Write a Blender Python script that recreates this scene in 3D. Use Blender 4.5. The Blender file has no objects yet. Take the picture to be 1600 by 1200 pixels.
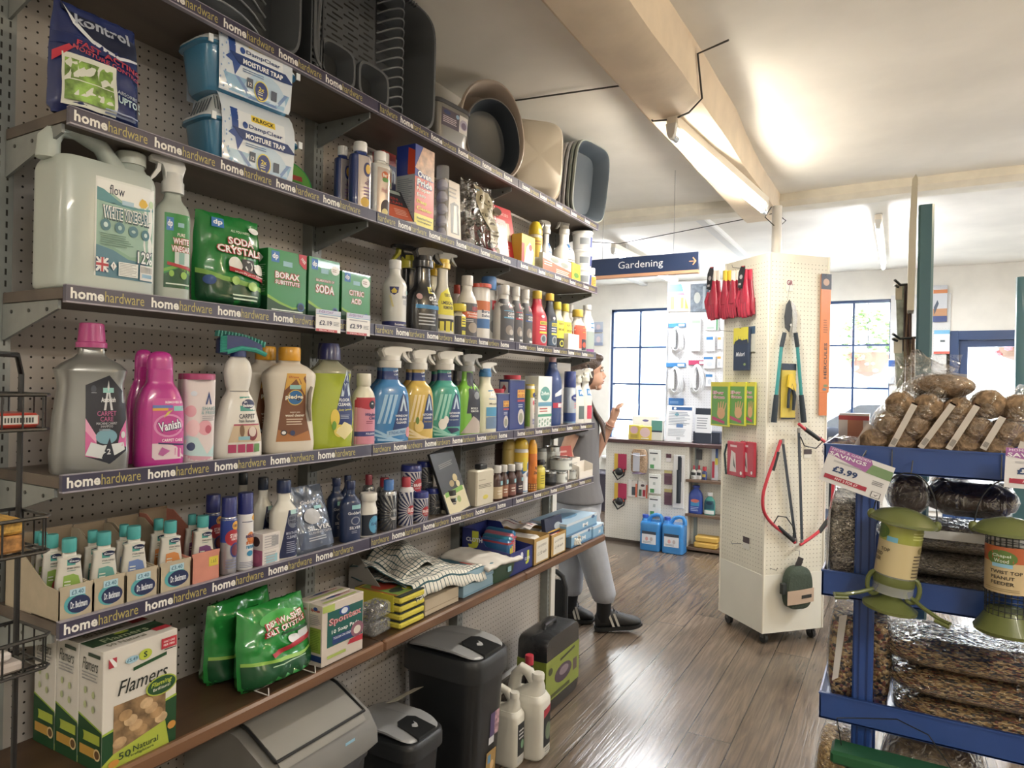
import bpy,math,random
from mathutils import Vector,Matrix,noise,geometry
random.seed(7)
S=bpy.context.scene;C=S.collection
PI=math.pi
# ---------------------------------------------------------------- camera
FPX,TH,ROLL,CAMX,CAMZ=1060.0,math.atan(605/1060),0.020,1.70,1.50
_d=Vector((-math.sin(TH),math.cos(TH),0));_r=Vector((math.cos(TH),math.sin(TH),0))
CAM=Vector((CAMX,0,CAMZ))
cd=bpy.data.cameras.new('camera');cam=bpy.data.objects.new('camera',cd);C.objects.link(cam)
cd.sensor_width=36;cd.lens=36*FPX/1600;cd.clip_start=.02
_u=Vector((0,0,1))
_ri=_r*math.cos(ROLL)+_u*math.sin(ROLL);_ui=_u*math.cos(ROLL)-_r*math.sin(ROLL)
cam.matrix_world=Matrix(((_ri.x,_ui.x,-_d.x,CAM.x),(_ri.y,_ui.y,-_d.y,CAM.y),(_ri.z,_ui.z,-_d.z,CAM.z),(0,0,0,1)))
S.camera=cam
def ray(px,py):
    u,v=px-800,600-py
    return _d*FPX+_ri*u+_ui*v
def atX(px,py,x):
    q=ray(px,py);return CAM+q*((x-CAM.x)/q.x)
def atY(px,py,y):
    q=ray(px,py);return CAM+q*((y-CAM.y)/q.y)
def atZ(px,py,z):
    q=ray(px,py);return CAM+q*((z-CAM.z)/q.z)
# ---------------------------------------------------------------- colour management, world, sun
vs=S.view_settings;vs.view_transform='Standard';vs.look='None';vs.gamma=1;vs.use_curve_mapping=False;vs.exposure=0.98
W=bpy.data.worlds.new('world');S.world=W;W.use_nodes=True
nt=W.node_tree;nt.nodes.clear()
wo=nt.nodes.new('ShaderNodeOutputWorld');wb=nt.nodes.new('ShaderNodeBackground')
wb.inputs[0].default_value=(.80,.90,1.0,1);wb.inputs[1].default_value=9
nt.links.new(wb.outputs[0],wo.inputs[0])
sd=bpy.data.lights.new('sun','SUN');sd.energy=9;sd.angle=.01;sd.color=(1,.96,.9)
so=bpy.data.objects.new('sun',sd);C.objects.link(so);so.rotation_euler=(math.radians(38),0,math.radians(12));so.location=(0,0,8)
def area(name,loc,sx,sy,power,col,rot=(0,0,0)):
    l=bpy.data.lights.new(name,'AREA');l.shape='RECTANGLE';l.size=sx;l.size_y=sy;l.energy=power;l.color=col
    o=bpy.data.objects.new(name,l);C.objects.link(o);o.location=loc;o.rotation_euler=rot;return o
# ---------------------------------------------------------------- materials
def lin(h):
    h=h.lstrip('#');c=[int(h[i:i+2],16)/255 for i in(0,2,4)]
    g=.3*c[0]+.55*c[1]+.15*c[2];c=[x*.88+g*.12 for x in c]
    return tuple(x/12.92 if x<=.04045 else((x+.055)/1.055)**2.4 for x in c)+(1,)
_M={}
def mat(hexc,rough=.4,metal=0,trans=0,bump=0,bscale=60,var=0,alpha=1,emit=0,key=None,coat=0):
    k=key or(hexc,rough,metal,trans,bump,bscale,var,alpha,emit,coat)
    if k in _M:return _M[k]
    m=bpy.data.materials.new('mat_%d'%len(_M));m.use_nodes=True;t=m.node_tree;b=t.nodes['Principled BSDF']
    b.inputs['Base Color'].default_value=lin(hexc);b.inputs['Roughness'].default_value=rough;b.inputs['Metallic'].default_value=metal
    if trans:b.inputs['Transmission Weight'].default_value=trans
    if coat:b.inputs['Coat Weight'].default_value=coat
    if alpha<1:b.inputs['Alpha'].default_value=alpha
    if emit:b.inputs['Emission Color'].default_value=lin(hexc);b.inputs['Emission Strength'].default_value=emit
    if bump or var:
        tc=t.nodes.new('ShaderNodeTexCoord');n=t.nodes.new('ShaderNodeTexNoise');n.inputs['Scale'].default_value=bscale;n.inputs['Detail'].default_value=4
        t.links.new(tc.outputs['Object'],n.inputs['Vector'])
        if bump:
            bp=t.nodes.new('ShaderNodeBump');bp.inputs['Strength'].default_value=bump;bp.inputs['Distance'].default_value=.01
            t.links.new(n.outputs['Fac'],bp.inputs['Height']);t.links.new(bp.outputs['Normal'],b.inputs['Normal'])
        if var:
            cr=t.nodes.new('ShaderNodeValToRGB');c=lin(hexc)
            cr.color_ramp.elements[0].color=tuple(max(0,x*(1-var))for x in c[:3])+(1,);cr.color_ramp.elements[1].color=tuple(min(1,x*(1+var))for x in c[:3])+(1,)
            cr.color_ramp.elements[0].position=.35;cr.color_ramp.elements[1].position=.65
            t.links.new(n.outputs['Fac'],cr.inputs[0]);t.links.new(cr.outputs[0],b.inputs['Base Color'])
    _M[k]=m;return m
def nodes_mat(name,fn):
    if name in _M:return _M[name]
    m=bpy.data.materials.new(name);m.use_nodes=True;fn(m.node_tree,m.node_tree.nodes['Principled BSDF']);_M[name]=m;return m
def M(x):return mat(x)if isinstance(x,str)else x
def film(alpha=.16,rough=.1,sc=28,k=.55,bs=1):
    def f(t,b):
        t.nodes.remove(b);out=t.nodes['Material Output'];tr=t.nodes.new('ShaderNodeBsdfTransparent');gl=t.nodes.new('ShaderNodeBsdfGlossy');gl.inputs['Roughness'].default_value=rough
        lw=t.nodes.new('ShaderNodeLayerWeight');lw.inputs[0].default_value=.35;ma=t.nodes.new('ShaderNodeMath');ma.operation='MULTIPLY_ADD';ma.inputs[1].default_value=k;ma.inputs[2].default_value=alpha*.5
        tc=t.nodes.new('ShaderNodeTexCoord');n=t.nodes.new('ShaderNodeTexNoise');n.inputs['Scale'].default_value=sc;n.inputs['Distortion'].default_value=1.5;bp=t.nodes.new('ShaderNodeBump');bp.inputs['Strength'].default_value=bs;bp.inputs['Distance'].default_value=.02
        t.links.new(tc.outputs['Object'],n.inputs['Vector']);t.links.new(n.outputs['Fac'],bp.inputs['Height'])
        for q in(gl,lw):t.links.new(bp.outputs[0],q.inputs['Normal'])
        mx=t.nodes.new('ShaderNodeMixShader');t.links.new(lw.outputs['Facing'],ma.inputs[0]);t.links.new(ma.outputs[0],mx.inputs[0]);t.links.new(tr.outputs[0],mx.inputs[1]);t.links.new(gl.outputs[0],mx.inputs[2]);t.links.new(mx.outputs[0],out.inputs[0])
    return nodes_mat('film_%g_%g_%g_%g'%(alpha,rough,sc,k),f)
def speck(name,cols,scale,rough=.5,bump=.5,stretch=(1,1,1)):
    def f(t,b):
        tc=t.nodes.new('ShaderNodeTexCoord');mp=t.nodes.new('ShaderNodeMapping');mp.inputs['Scale'].default_value=stretch
        v=t.nodes.new('ShaderNodeTexVoronoi');v.inputs['Scale'].default_value=scale;r=t.nodes.new('ShaderNodeValToRGB');r.color_ramp.interpolation='CONSTANT'
        sep=t.nodes.new('ShaderNodeSeparateColor')
        t.links.new(tc.outputs['Object'],mp.inputs[0]);t.links.new(mp.outputs[0],v.inputs['Vector']);t.links.new(v.outputs['Color'],sep.inputs[0]);t.links.new(sep.outputs[0],r.inputs[0])
        el=r.color_ramp.elements
        while len(el)<len(cols):el.new(.5)
        for i,c in enumerate(cols):el[i].position=i/len(cols);el[i].color=lin(c)
        t.links.new(r.outputs[0],b.inputs['Base Color']);b.inputs['Roughness'].default_value=rough
        bp=t.nodes.new('ShaderNodeBump');bp.inputs['Strength'].default_value=bump;bp.inputs['Distance'].default_value=.004;bp.invert=True
        t.links.new(v.outputs['Distance'],bp.inputs['Height']);t.links.new(bp.outputs[0],b.inputs['Normal'])
    return nodes_mat(name,f)
def pegmat(name,hexc,ax,pitch=.0254,rad=.0028,hole='1a1714',zmin=-9,zmax=9,rough=.55):
    """painted hardboard with a grid of drilled holes; ax = the two object axes the grid runs along"""
    def f(t,b):
        tc=t.nodes.new('ShaderNodeTexCoord');sp=t.nodes.new('ShaderNodeSeparateXYZ');t.links.new(tc.outputs['Object'],sp.inputs[0])
        def mth(op,a,c=None,d=None):
            n=t.nodes.new('ShaderNodeMath');n.operation=op
            for i,q in enumerate((a,c,d)):
                if q is None:continue
                if isinstance(q,(int,float)):n.inputs[i].default_value=q
                else:t.links.new(q,n.inputs[i])
            return n.outputs[0]
        ds=[]
        for a in ax:
            q=mth('SUBTRACT',mth('FRACT',mth('DIVIDE',sp.outputs[a],pitch)),.5);ds.append(mth('MULTIPLY',q,q))
        dist=mth('SQRT',mth('ADD',ds[0],ds[1]));inside=mth('LESS_THAN',dist,rad/pitch)
        z=sp.outputs[2];inside=mth('MULTIPLY',inside,mth('MULTIPLY',mth('GREATER_THAN',z,zmin),mth('LESS_THAN',z,zmax)))
        n=t.nodes.new('ShaderNodeTexNoise');n.inputs['Scale'].default_value=3;n.inputs['Detail'].default_value=5;t.links.new(tc.outputs['Object'],n.inputs['Vector'])
        r=t.nodes.new('ShaderNodeValToRGB');c=lin(hexc);r.color_ramp.elements[0].color=tuple(x*.86 for x in c[:3])+(1,);r.color_ramp.elements[1].color=c
        r.color_ramp.elements[0].position=.3;r.color_ramp.elements[1].position=.6
        t.links.new(n.outputs['Fac'],r.inputs[0])
        mx=t.nodes.new('ShaderNodeMix');mx.data_type='RGBA';t.links.new(inside,mx.inputs['Factor']);t.links.new(r.outputs[0],mx.inputs[6]);mx.inputs[7].default_value=lin(hole)
        t.links.new(mx.outputs[2],b.inputs['Base Color']);b.inputs['Roughness'].default_value=rough
    return nodes_mat(name,f)
def wood(name,c1,c2,scale=8,stretch=(1,.06,1),rough=.5,bump=.2):
    def f(t,b):
        tc=t.nodes.new('ShaderNodeTexCoord');mp=t.nodes.new('ShaderNodeMapping');mp.inputs['Scale'].default_value=stretch
        n=t.nodes.new('ShaderNodeTexNoise');n.inputs['Scale'].default_value=scale;n.inputs['Detail'].default_value=8;n.inputs['Distortion'].default_value=.6
        t.links.new(tc.outputs['Object'],mp.inputs[0]);t.links.new(mp.outputs[0],n.inputs['Vector'])
        r=t.nodes.new('ShaderNodeValToRGB');r.color_ramp.elements[0].color=lin(c1);r.color_ramp.elements[1].color=lin(c2);r.color_ramp.elements[0].position=.35;r.color_ramp.elements[1].position=.65
        t.links.new(n.outputs['Fac'],r.inputs[0]);t.links.new(r.outputs[0],b.inputs['Base Color']);b.inputs['Roughness'].default_value=rough
        bp=t.nodes.new('ShaderNodeBump');bp.inputs['Strength'].default_value=bump;bp.inputs['Distance'].default_value=.005;t.links.new(n.outputs['Fac'],bp.inputs['Height']);t.links.new(bp.outputs[0],b.inputs['Normal'])
    return nodes_mat(name,f)
# ---------------------------------------------------------------- mesh builder
class MB:
    def __init__(s):s.v=[];s.f=[];s.m=[];s.mats=[];s.sm=[]
    def mi(s,m):
        m=M(m)
        if m not in s.mats:s.mats.append(m)
        return s.mats.index(m)
    def add(s,vs,fs,m,smooth=True):
        o=len(s.v);s.v+=[tuple(p)for p in vs];k=s.mi(m)
        for f in fs:s.f.append([i+o for i in f]);s.m.append(k);s.sm.append(smooth)
    def box(s,x0,y0,z0,x1,y1,z1,m,bev=0):
        if bev:
            w,d=abs(x1-x0),abs(y1-y0);cx,cy=(x0+x1)/2,(y0+y1)/2;b=min(bev,w*.45,d*.45,abs(z1-z0)*.45)
            def ring(z,i):
                hw,hd=w/2-i,d/2-i;c=max(b-i,b*.3)
                return[(cx-hw+c,cy-hd,z),(cx+hw-c,cy-hd,z),(cx+hw,cy-hd+c,z),(cx+hw,cy+hd-c,z),(cx+hw-c,cy+hd,z),(cx-hw+c,cy+hd,z),(cx-hw,cy+hd-c,z),(cx-hw,cy-hd+c,z)]
            s.loft([ring(z0,b),ring(z0+b,0),ring(z1-b,0),ring(z1,b)],m,smooth=False);return
        v=[(x,y,z)for z in(z0,z1)for y in(y0,y1)for x in(x0,x1)]
        s.add(v,[(0,2,3,1),(4,5,7,6),(0,1,5,4),(2,6,7,3),(0,4,6,2),(1,3,7,5)],m,False)
    def loft(s,rings,m,caps=True,smooth=True,closed=True):
        n=len(rings[0]);v=[p for r in rings for p in r];f=[]
        for i in range(len(rings)-1):
            for j in range(n if closed else n-1):
                k=(j+1)%n;f.append((i*n+j,i*n+k,(i+1)*n+k,(i+1)*n+j))
        if caps:f.append(tuple(range(n-1,-1,-1)));f.append(tuple((len(rings)-1)*n+j for j in range(n)))
        s.add(v,f,m,smooth)
    def lathe(s,prof,m,cx=0,cy=0,seg=24,sx=1,sy=1,caps=True):
        s.loft([[(cx+r*sx*math.cos(2*PI*j/seg),cy+r*sy*math.sin(2*PI*j/seg),z)for j in range(seg)]for r,z in prof],m,caps)
    def cyl(s,p,q,r,m,seg=12,r2=None):
        p,q=Vector(p),Vector(q);a=(q-p).normalized();b=a.orthogonal().normalized();c=a.cross(b);r2=r if r2 is None else r2
        s.loft([[tuple(o+(b*math.cos(2*PI*j/seg)+c*math.sin(2*PI*j/seg))*rr)for j in range(seg)]for o,rr in((p,r),(q,r2))],m)
    def tube(s,pts,r,m,seg=8,flat=None):
        pts=[Vector(p)for p in pts];rings=[];pb=None
        for i,p in enumerate(pts):
            a=(pts[min(i+1,len(pts)-1)]-pts[max(i-1,0)]).normalized()
            b=a.orthogonal().normalized()if pb is None else(pb-a*pb.dot(a)).normalized()
            pb=b;c=a.cross(b);rr=r[i]if isinstance(r,(list,tuple))else r
            rings.append([tuple(p+b*math.cos(2*PI*j/seg)*rr+c*math.sin(2*PI*j/seg)*rr*(flat or 1))for j in range(seg)])
        s.loft(rings,m)
    def prism(s,pts,y0,y1,m,plane='xz',inset=0):
        """outline pts extruded between y0 and y1 across its plane; inset rounds the two rims"""
        cx=sum(p[0]for p in pts)/len(pts);cz=sum(p[1]for p in pts)/len(pts)
        def P(a,b,y):return(a,y,b)if plane=='xz' else((y,a,b)if plane=='yz' else(a,b,y))
        tri=geometry.tessellate_polygon([[Vector((p[0],p[1],0))for p in pts]])
        lv=[(y0,1-inset),(y0+(y1-y0)*.15,1),(y1-(y1-y0)*.15,1),(y1,1-inset)]if inset else[(y0,1),(y1,1)]
        v=[];n=len(pts)
        for y,k in lv:v+=[P(cx+(a-cx)*k,cz+(b-cz)*k,y)for a,b in pts]
        f=[(i*n+j,i*n+(j+1)%n,(i+1)*n+(j+1)%n,(i+1)*n+j)for i in range(len(lv)-1)for j in range(n)]
        f+=[tuple(t)for t in tri]+[tuple(i+(len(lv)-1)*n for i in t)for t in tri]
        s.add(v,f,m,bool(inset))
    def sphere(s,c,r,m,seg=16,sc=(1,1,1),rnd=0):
        rings=[]
        for i in range(seg//2+1):
            t=PI*i/(seg//2);ring=[]
            for j in range(seg):
                a=2*PI*j/seg;n=Vector((math.sin(t)*math.cos(a),math.sin(t)*math.sin(a),-math.cos(t)))
                k=1+(rnd*noise.noise(n*3+Vector(c)*9)if rnd else 0)
                ring.append((c[0]+n.x*r*sc[0]*k,c[1]+n.y*r*sc[1]*k,c[2]+n.z*r*sc[2]*k))
            rings.append(ring)
        s.loft(rings,m)
    def grid(s,fn,nu,nv,m,smooth=True,two=0):
        v=[tuple(fn(i/nu,j/nv))for j in range(nv+1)for i in range(nu+1)]
        f=[(j*(nu+1)+i,j*(nu+1)+i+1,(j+1)*(nu+1)+i+1,(j+1)*(nu+1)+i)for j in range(nv)for i in range(nu)]
        s.add(v,f,m,smooth)
    def build(s,name,parent=None,sharp=40):
        me=bpy.data.meshes.new(name);me.from_pydata(s.v,[],s.f);me.validate(clean_customdata=False)
        for m in s.mats:me.materials.append(m)
        if len(me.polygons)==len(s.f):
            me.polygons.foreach_set('material_index',s.m);me.polygons.foreach_set('use_smooth',s.sm)
        me.update()
        import bmesh
        bm=bmesh.new();bm.from_mesh(me);bmesh.ops.recalc_face_normals(bm,faces=bm.faces);bm.to_mesh(me);bm.free()
        if sharp:me.set_sharp_from_angle(angle=math.radians(sharp))
        o=bpy.data.objects.new(name,me);C.objects.link(o)
        if parent:o.parent=parent
        return o
def thing(name,label,cat,loc=(0,0,0),rot=0,group=None,tilt=(0,0)):
    o=bpy.data.objects.new(name,None);C.objects.link(o);o.location=loc;o.rotation_euler=(tilt[0],tilt[1],rot);o.empty_display_size=.05
    o['label']=label;o['category']=cat
    if group:o['group']=group
    return o
def tag(o,label,cat,group=None,kind=None):
    o['label']=label;o['category']=cat
    if group:o['group']=group
    if kind:o['kind']=kind
    return o
def struct(o,label=None):
    o['kind']='structure'
    if label:o['label']=label
    return o
def dup(root,loc,label=None,rot=None,group=None):
    r=root.copy();C.objects.link(r);r.location=loc
    if rot is not None:r.rotation_euler=(root.rotation_euler[0],root.rotation_euler[1],rot)
    if label:r['label']=label
    if group:r['group']=group
    for ch in list(root.children):
        c=ch.copy();C.objects.link(c);c.parent=r
        for g in list(ch.children):
            q=g.copy();C.objects.link(q);q.parent=c
    return r
# ---------------------------------------------------------------- lettering
_T={}
def text2d(txt,bold=0,shear=0):
    k=(txt,bold,shear)
    if k in _T:return _T[k]
    c=bpy.data.curves.new('t','FONT');c.body=txt;c.size=1;c.resolution_u=2;c.offset=.022*bold;c.shear=shear;c.space_character=1+.03*bold
    o=bpy.data.objects.new('t',c);me=bpy.data.meshes.new_from_object(o)
    v=[(p.co.x,p.co.y)for p in me.vertices];f=[tuple(p.vertices)for p in me.polygons]
    bpy.data.objects.remove(o);bpy.data.meshes.remove(me);bpy.data.curves.remove(c)
    if v:
        x0=min(p[0]for p in v);x1=max(p[0]for p in v);y0=min(p[1]for p in v);y1=max(p[1]for p in v)
        v=[((x-x0)/(x1-x0)-.5,(y-y0)/(y1-y0)-.5)for x,y in v];asp=(x1-x0)/(y1-y0)
    else:asp=1
    _T[k]=(v,f,asp);return _T[k]
def art(mb,spec,fmap,w,h,e0=.0004,step=.00012,sub=.11):
    """printed graphics: s runs -.5..+.5 over w, t 0..1 over h; fmap(x, z, lift) puts a point on the surface"""
    e=e0
    for it in spec:
        k=it[0];e+=step
        P=lambda s,t:fmap(s*w,t*h,e)
        if k=='r':
            _,s0,t0,s1,t1,c=it[:6];nu=max(1,min(16,int(abs(s1-s0)*16)));nv=max(1,min(10,int(abs(t1-t0)*12)))
            mb.grid(lambda a,b:P(s0+(s1-s0)*a,t0+(t1-t0)*b),nu,nv,c)
        elif k=='e':
            _,cs,ct,rs,rt,c=it[:6];n=20;v=[P(cs,ct)];f=[]
            for ring in(.35,.7,1):v+=[P(cs+rs*ring*math.cos(2*PI*j/n),ct+rt*ring*math.sin(2*PI*j/n))for j in range(n)]
            for j in range(n):f+=[(0,1+j,1+(j+1)%n)]+[(1+k+j,1+n+k+j,1+n+k+(j+1)%n,1+k+(j+1)%n)for k in(0,n)]
            mb.add(v,f,c)
        elif k=='p':
            pts=[tuple(p)for p in it[1]];tri=[tuple(pts[i]for i in t)for t in geometry.tessellate_polygon([[Vector((a,b,0))for a,b in pts]])];out=[];vi={}
            while tri:
                a,b,c=tri.pop();L=[(a,b,c),(b,c,a),(c,a,b)];a,b,c=max(L,key=lambda q:abs(q[0][0]-q[1][0])+.7*abs(q[0][1]-q[1][1]))
                if abs(a[0]-b[0])+.7*abs(a[1]-b[1])>sub:mid=((a[0]+b[0])/2,(a[1]+b[1])/2);tri+=[(a,mid,c),(mid,b,c)]
                else:out.append(tuple(vi.setdefault(p,len(vi))for p in(a,b,c)))
            mb.add([P(*p)for p in vi],out,it[2])
        elif k=='t':
            txt,cs,ct,ws,ht,c=it[1:7];bold=it[7]if len(it)>7 else 0;rot=it[8]if len(it)>8 else 0;sh=it[9]if len(it)>9 else 0
            v,f,asp=text2d(txt,bold,sh);cr,sr=math.cos(rot),math.sin(rot);vv=[]
            for a,b in v:
                x,y=a*ws*w,b*ht*h;x,y=x*cr-y*sr,x*sr+y*cr;vv.append(P(cs+x/w,ct+y/h))
            mb.add(vv,f,c,False)
        elif k=='g':
            _,s0,t0,s1,t1,c,n=it;rr=random.Random(n)
            for i in range(n):
                tt=t1-(t1-t0)*(i+.5)/n;hh=abs(t1-t0)/n*.2;q=s1-(s1-s0)*rr.uniform(0,.3)
                mb.grid(lambda a,b:P(s0+(q-s0)*a,tt-hh+2*hh*b),4,1,c)
        elif k=='s': # sunburst rays
            _,cs,ct,r0,r1,n,c,s0,t0,s1,t1=it
            for i in range(n):
                a0=2*PI*i/n;a1=a0+PI/n;q=[]
                for k_ in range(9):
                    rr_=r0+(r1-r0)*k_/8
                    for aa in(a0,a1):x=cs+rr_*math.cos(aa)/w;y=ct+rr_*math.sin(aa)/h;q.append(P(min(max(x,s0),s1),min(max(y,t0),t1)))
                mb.add(q,[(2*k_,2*k_+1,2*k_+3,2*k_+2)for k_ in range(8)],c)
def flat(y):return lambda x,z,e:(x,y-e,z)
def side(x,cy=0):return lambda s,z,e:(x-e,cy-s,z) # the -x side; s runs away to +... towards the front
def topm(z):return lambda x,y,e:(x,y,z+e)
class Loft:
    """a bottle-like body: prof rows (t, width, depth, shift) with super-elliptic sections"""
    def __init__(s,w,d,h,prof,n=2.6,smooth=3):
        P=[(p[0]*h,p[1]*w/2,(p[2]if len(p)>2 else p[1])*d/2,(p[3]if len(p)>3 else 0)*w)for p in prof]
        if smooth>1:
            Q=[]
            for i in range(len(P)-1):
                a,b=P[i],P[i+1];m0=P[max(0,i-1)];m1=P[min(len(P)-1,i+2)]
                for k in range(smooth):
                    t=k/smooth;q=[a[0]+(b[0]-a[0])*t]
                    for c in(1,2,3):
                        s0=0 if b[0]==m0[0]else(b[c]-m0[c])/(b[0]-m0[0])*(b[0]-a[0]);s1=0 if m1[0]==a[0]else(m1[c]-a[c])/(m1[0]-a[0])*(b[0]-a[0])
                        if(b[c]-a[c])==0:s0=s1=0
                        v=(2*t**3-3*t*t+1)*a[c]+(t**3-2*t*t+t)*s0*.7+(-2*t**3+3*t*t)*b[c]+(t**3-t*t)*s1*.7
                        if c<3:v=min(max(v,min(a[c],b[c])),max(a[c],b[c]))
                        q.append(v)
                    Q.append(tuple(q))
            Q.append(P[-1]);P=Q
        s.P=P;s.n=n;s.w=w;s.h=h
    def at(s,z):
        P=s.P
        if z<=P[0][0]:return P[0]
        for i in range(len(P)-1):
            if P[i][0]<=z<=P[i+1][0]:
                t=(z-P[i][0])/max(1e-9,P[i+1][0]-P[i][0]);return tuple(P[i][c]+(P[i+1][c]-P[i][c])*t for c in range(4))
        return P[-1]
    def rings(s,seg=28):
        R=[]
        for z,hw,hd,sx in s.P:
            r=[]
            for j in range(seg):
                a=2*PI*(j+.5)/seg;c,q=math.cos(a),math.sin(a)
                r.append((sx+hw*math.copysign(abs(c)**(2/s.n),c),hd*math.copysign(abs(q)**(2/s.n),q),z))
            R.append(r)
        return R
    def proj(s,x,z,e):
        _,hw,hd,sx=s.at(z);k=max(-.985,min(.985,(x-sx)/hw));y=-hd*(1-abs(k)**s.n)**(1/s.n)
        return(sx+k*hw,y-e,z)
    def wrap(s,a0=0):
        def f(x,z,e):
            _,hw,hd,sx=s.at(z);a=x/(s.w/2)+a0
            return(sx+(hw+e)*math.sin(a),-(hd+e)*math.cos(a),z)
        return f
# ---------------------------------------------------------------- the room
CEIL=2.78
def floor_nodes(t,b):
    tc=t.nodes.new('ShaderNodeTexCoord');mp=t.nodes.new('ShaderNodeMapping');mp.inputs['Rotation'].default_value=(0,0,0)
    t.links.new(tc.outputs['Object'],mp.inputs[0])
    sp=t.nodes.new('ShaderNodeSeparateXYZ');t.links.new(mp.outputs[0],sp.inputs[0])
    def mth(op,a,c=None):
        n=t.nodes.new('ShaderNodeMath');n.operation=op
        for i,q in enumerate((a,c)):
            if q is None:continue
            if isinstance(q,(int,float)):n.inputs[i].default_value=q
            else:t.links.new(q,n.inputs[i])
        return n.outputs[0]
    k=mth('DIVIDE',sp.outputs[0],.185);fr=mth('FRACT',k);idn=mth('FLOOR',k)
    gap=mth('LESS_THAN',mth('ABSOLUTE',mth('SUBTRACT',fr,.5)),.487)
    # butt joints along the boards
    wn=t.nodes.new('ShaderNodeTexWhiteNoise');wn.noise_dimensions='1D';t.links.new(idn,wn.inputs['W'])
    yy=mth('DIVIDE',mth('ADD',sp.outputs[1],mth('MULTIPLY',wn.outputs['Value'],3.0)),2.3);fy=mth('FRACT',yy)
    gap=mth('MULTIPLY',gap,mth('GREATER_THAN',fy,.0018))
    wn2=t.nodes.new('ShaderNodeTexWhiteNoise');wn2.noise_dimensions='2D';cb=t.nodes.new('ShaderNodeCombineXYZ');t.links.new(idn,cb.inputs[0]);t.links.new(mth('FLOOR',yy),cb.inputs[1]);t.links.new(cb.outputs[0],wn2.inputs['Vector'])
    # grain
    m2=t.nodes.new('ShaderNodeMapping');m2.inputs['Scale'].default_value=(16,.8,1);t.links.new(tc.outputs['Object'],m2.inputs[0])
    ad=t.nodes.new('ShaderNodeVectorMath');ad.operation='ADD';t.links.new(m2.outputs[0],ad.inputs[0]);t.links.new(wn2.outputs['Color'],ad.inputs[1])
    n=t.nodes.new('ShaderNodeTexNoise');n.inputs['Scale'].default_value=3.2;n.inputs['Detail'].default_value=9;n.inputs['Distortion'].default_value=1.2;t.links.new(ad.outputs[0],n.inputs['Vector'])
    r=t.nodes.new('ShaderNodeValToRGB');r.color_ramp.elements[0].color=lin('55473b');r.color_ramp.elements[1].color=lin('84705c');r.color_ramp.elements[0].position=.3;r.color_ramp.elements[1].position=.68
    t.links.new(n.outputs['Fac'],r.inputs[0])
    # worn grey patches
    n3=t.nodes.new('ShaderNodeTexNoise');n3.inputs['Scale'].default_value=1.3;n3.inputs['Detail'].default_value=6;t.links.new(tc.outputs['Object'],n3.inputs['Vector'])
    r3=t.nodes.new('ShaderNodeValToRGB');r3.color_ramp.elements[0].position=.3;r3.color_ramp.elements[1].position=.75;r3.color_ramp.elements[0].color=(.25,.25,.25,1);t.links.new(n3.outputs['Fac'],r3.inputs[0])
    mx=t.nodes.new('ShaderNodeMix');mx.data_type='RGBA';t.links.new(r3.outputs[0],mx.inputs['Factor']);mx.inputs[6].default_value=lin('4d463f');t.links.new(r.outputs[0],mx.inputs[7])
    # knots
    v=t.nodes.new('ShaderNodeTexVoronoi');v.inputs['Scale'].default_value=4.5;t.links.new(tc.outputs['Object'],v.inputs['Vector'])
    kn=mth('GREATER_THAN',v.outputs['Distance'],.035)
    hs=t.nodes.new('ShaderNodeHueSaturation');t.links.new(mx.outputs[2],hs.inputs['Color']);
    vv=mth('MULTIPLY',mth('MULTIPLY',mth('ADD',mth('MULTIPLY',gap,.8),.2),mth('ADD',mth('MULTIPLY',kn,.65),.35)),mth('ADD',mth('MULTIPLY',wn2.outputs['Value'],.35),.78))
    t.links.new(vv,hs.inputs['Value']);t.links.new(hs.outputs[0],b.inputs['Base Color'])
    rr=mth('ADD',mth('MULTIPLY',n3.outputs['Fac'],.36),.02);t.links.new(rr,b.inputs['Roughness'])
    bp=t.nodes.new('ShaderNodeBump');bp.inputs['Strength'].default_value=.35;bp.inputs['Distance'].default_value=.006
    t.links.new(mth('ADD',mth('MULTIPLY',n.outputs['Fac'],.5),mth('MULTIPLY',gap,.8)),bp.inputs['Height']);t.links.new(bp.outputs[0],b.inputs['Normal'])
M_floor=nodes_mat('floorboards',floor_nodes)
M_ceil=mat('ece8de',.8,bump=.5,bscale=2.2,var=.06)
M_wallc=mat('e4e0d6',.75,bump=.3,bscale=5,var=.04)
M_beam=mat('e2cfb4',.7,bump=.5,bscale=6,var=.06)
m=MB();m.box(-3,-3.2,-.1,4.4,8.1,0,M_floor);struct(m.build('floor'),'worn brown floorboards')
m=MB()
nx,ny=60,90
m.grid(lambda a,b:(-3+7.4*a,-3.2+11.3*b,CEIL+.035*noise.noise(Vector((a*5,b*7,0)))-.004*abs(noise.noise(Vector((a*30,b*40,3))))),nx,ny,M_ceil)
m.box(-3,-3.2,CEIL+.06,4.4,8.1,CEIL+.16,M_ceil)
struct(m.build('ceiling'),'uneven white plaster ceiling')
# walls
m=MB();m.box(-.12,-3.2,0,-.02,3.38,2.9,M_wallc);struct(m.build('wall_left'))
m=MB();m.box(-3.1,3.38,0,-3,8.2,2.9,M_wallc);m.box(-3.1,3.28,0,-.12,3.38,2.9,M_wallc);struct(m.build('wall_far_left'))
m=MB();m.box(4.4,-3.2,0,4.5,8.2,2.9,M_wallc);struct(m.build('wall_right'))
m=MB();m.box(-3,-3.3,0,4.5,-3.2,2.9,M_wallc);struct(m.build('wall_back'))
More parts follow.
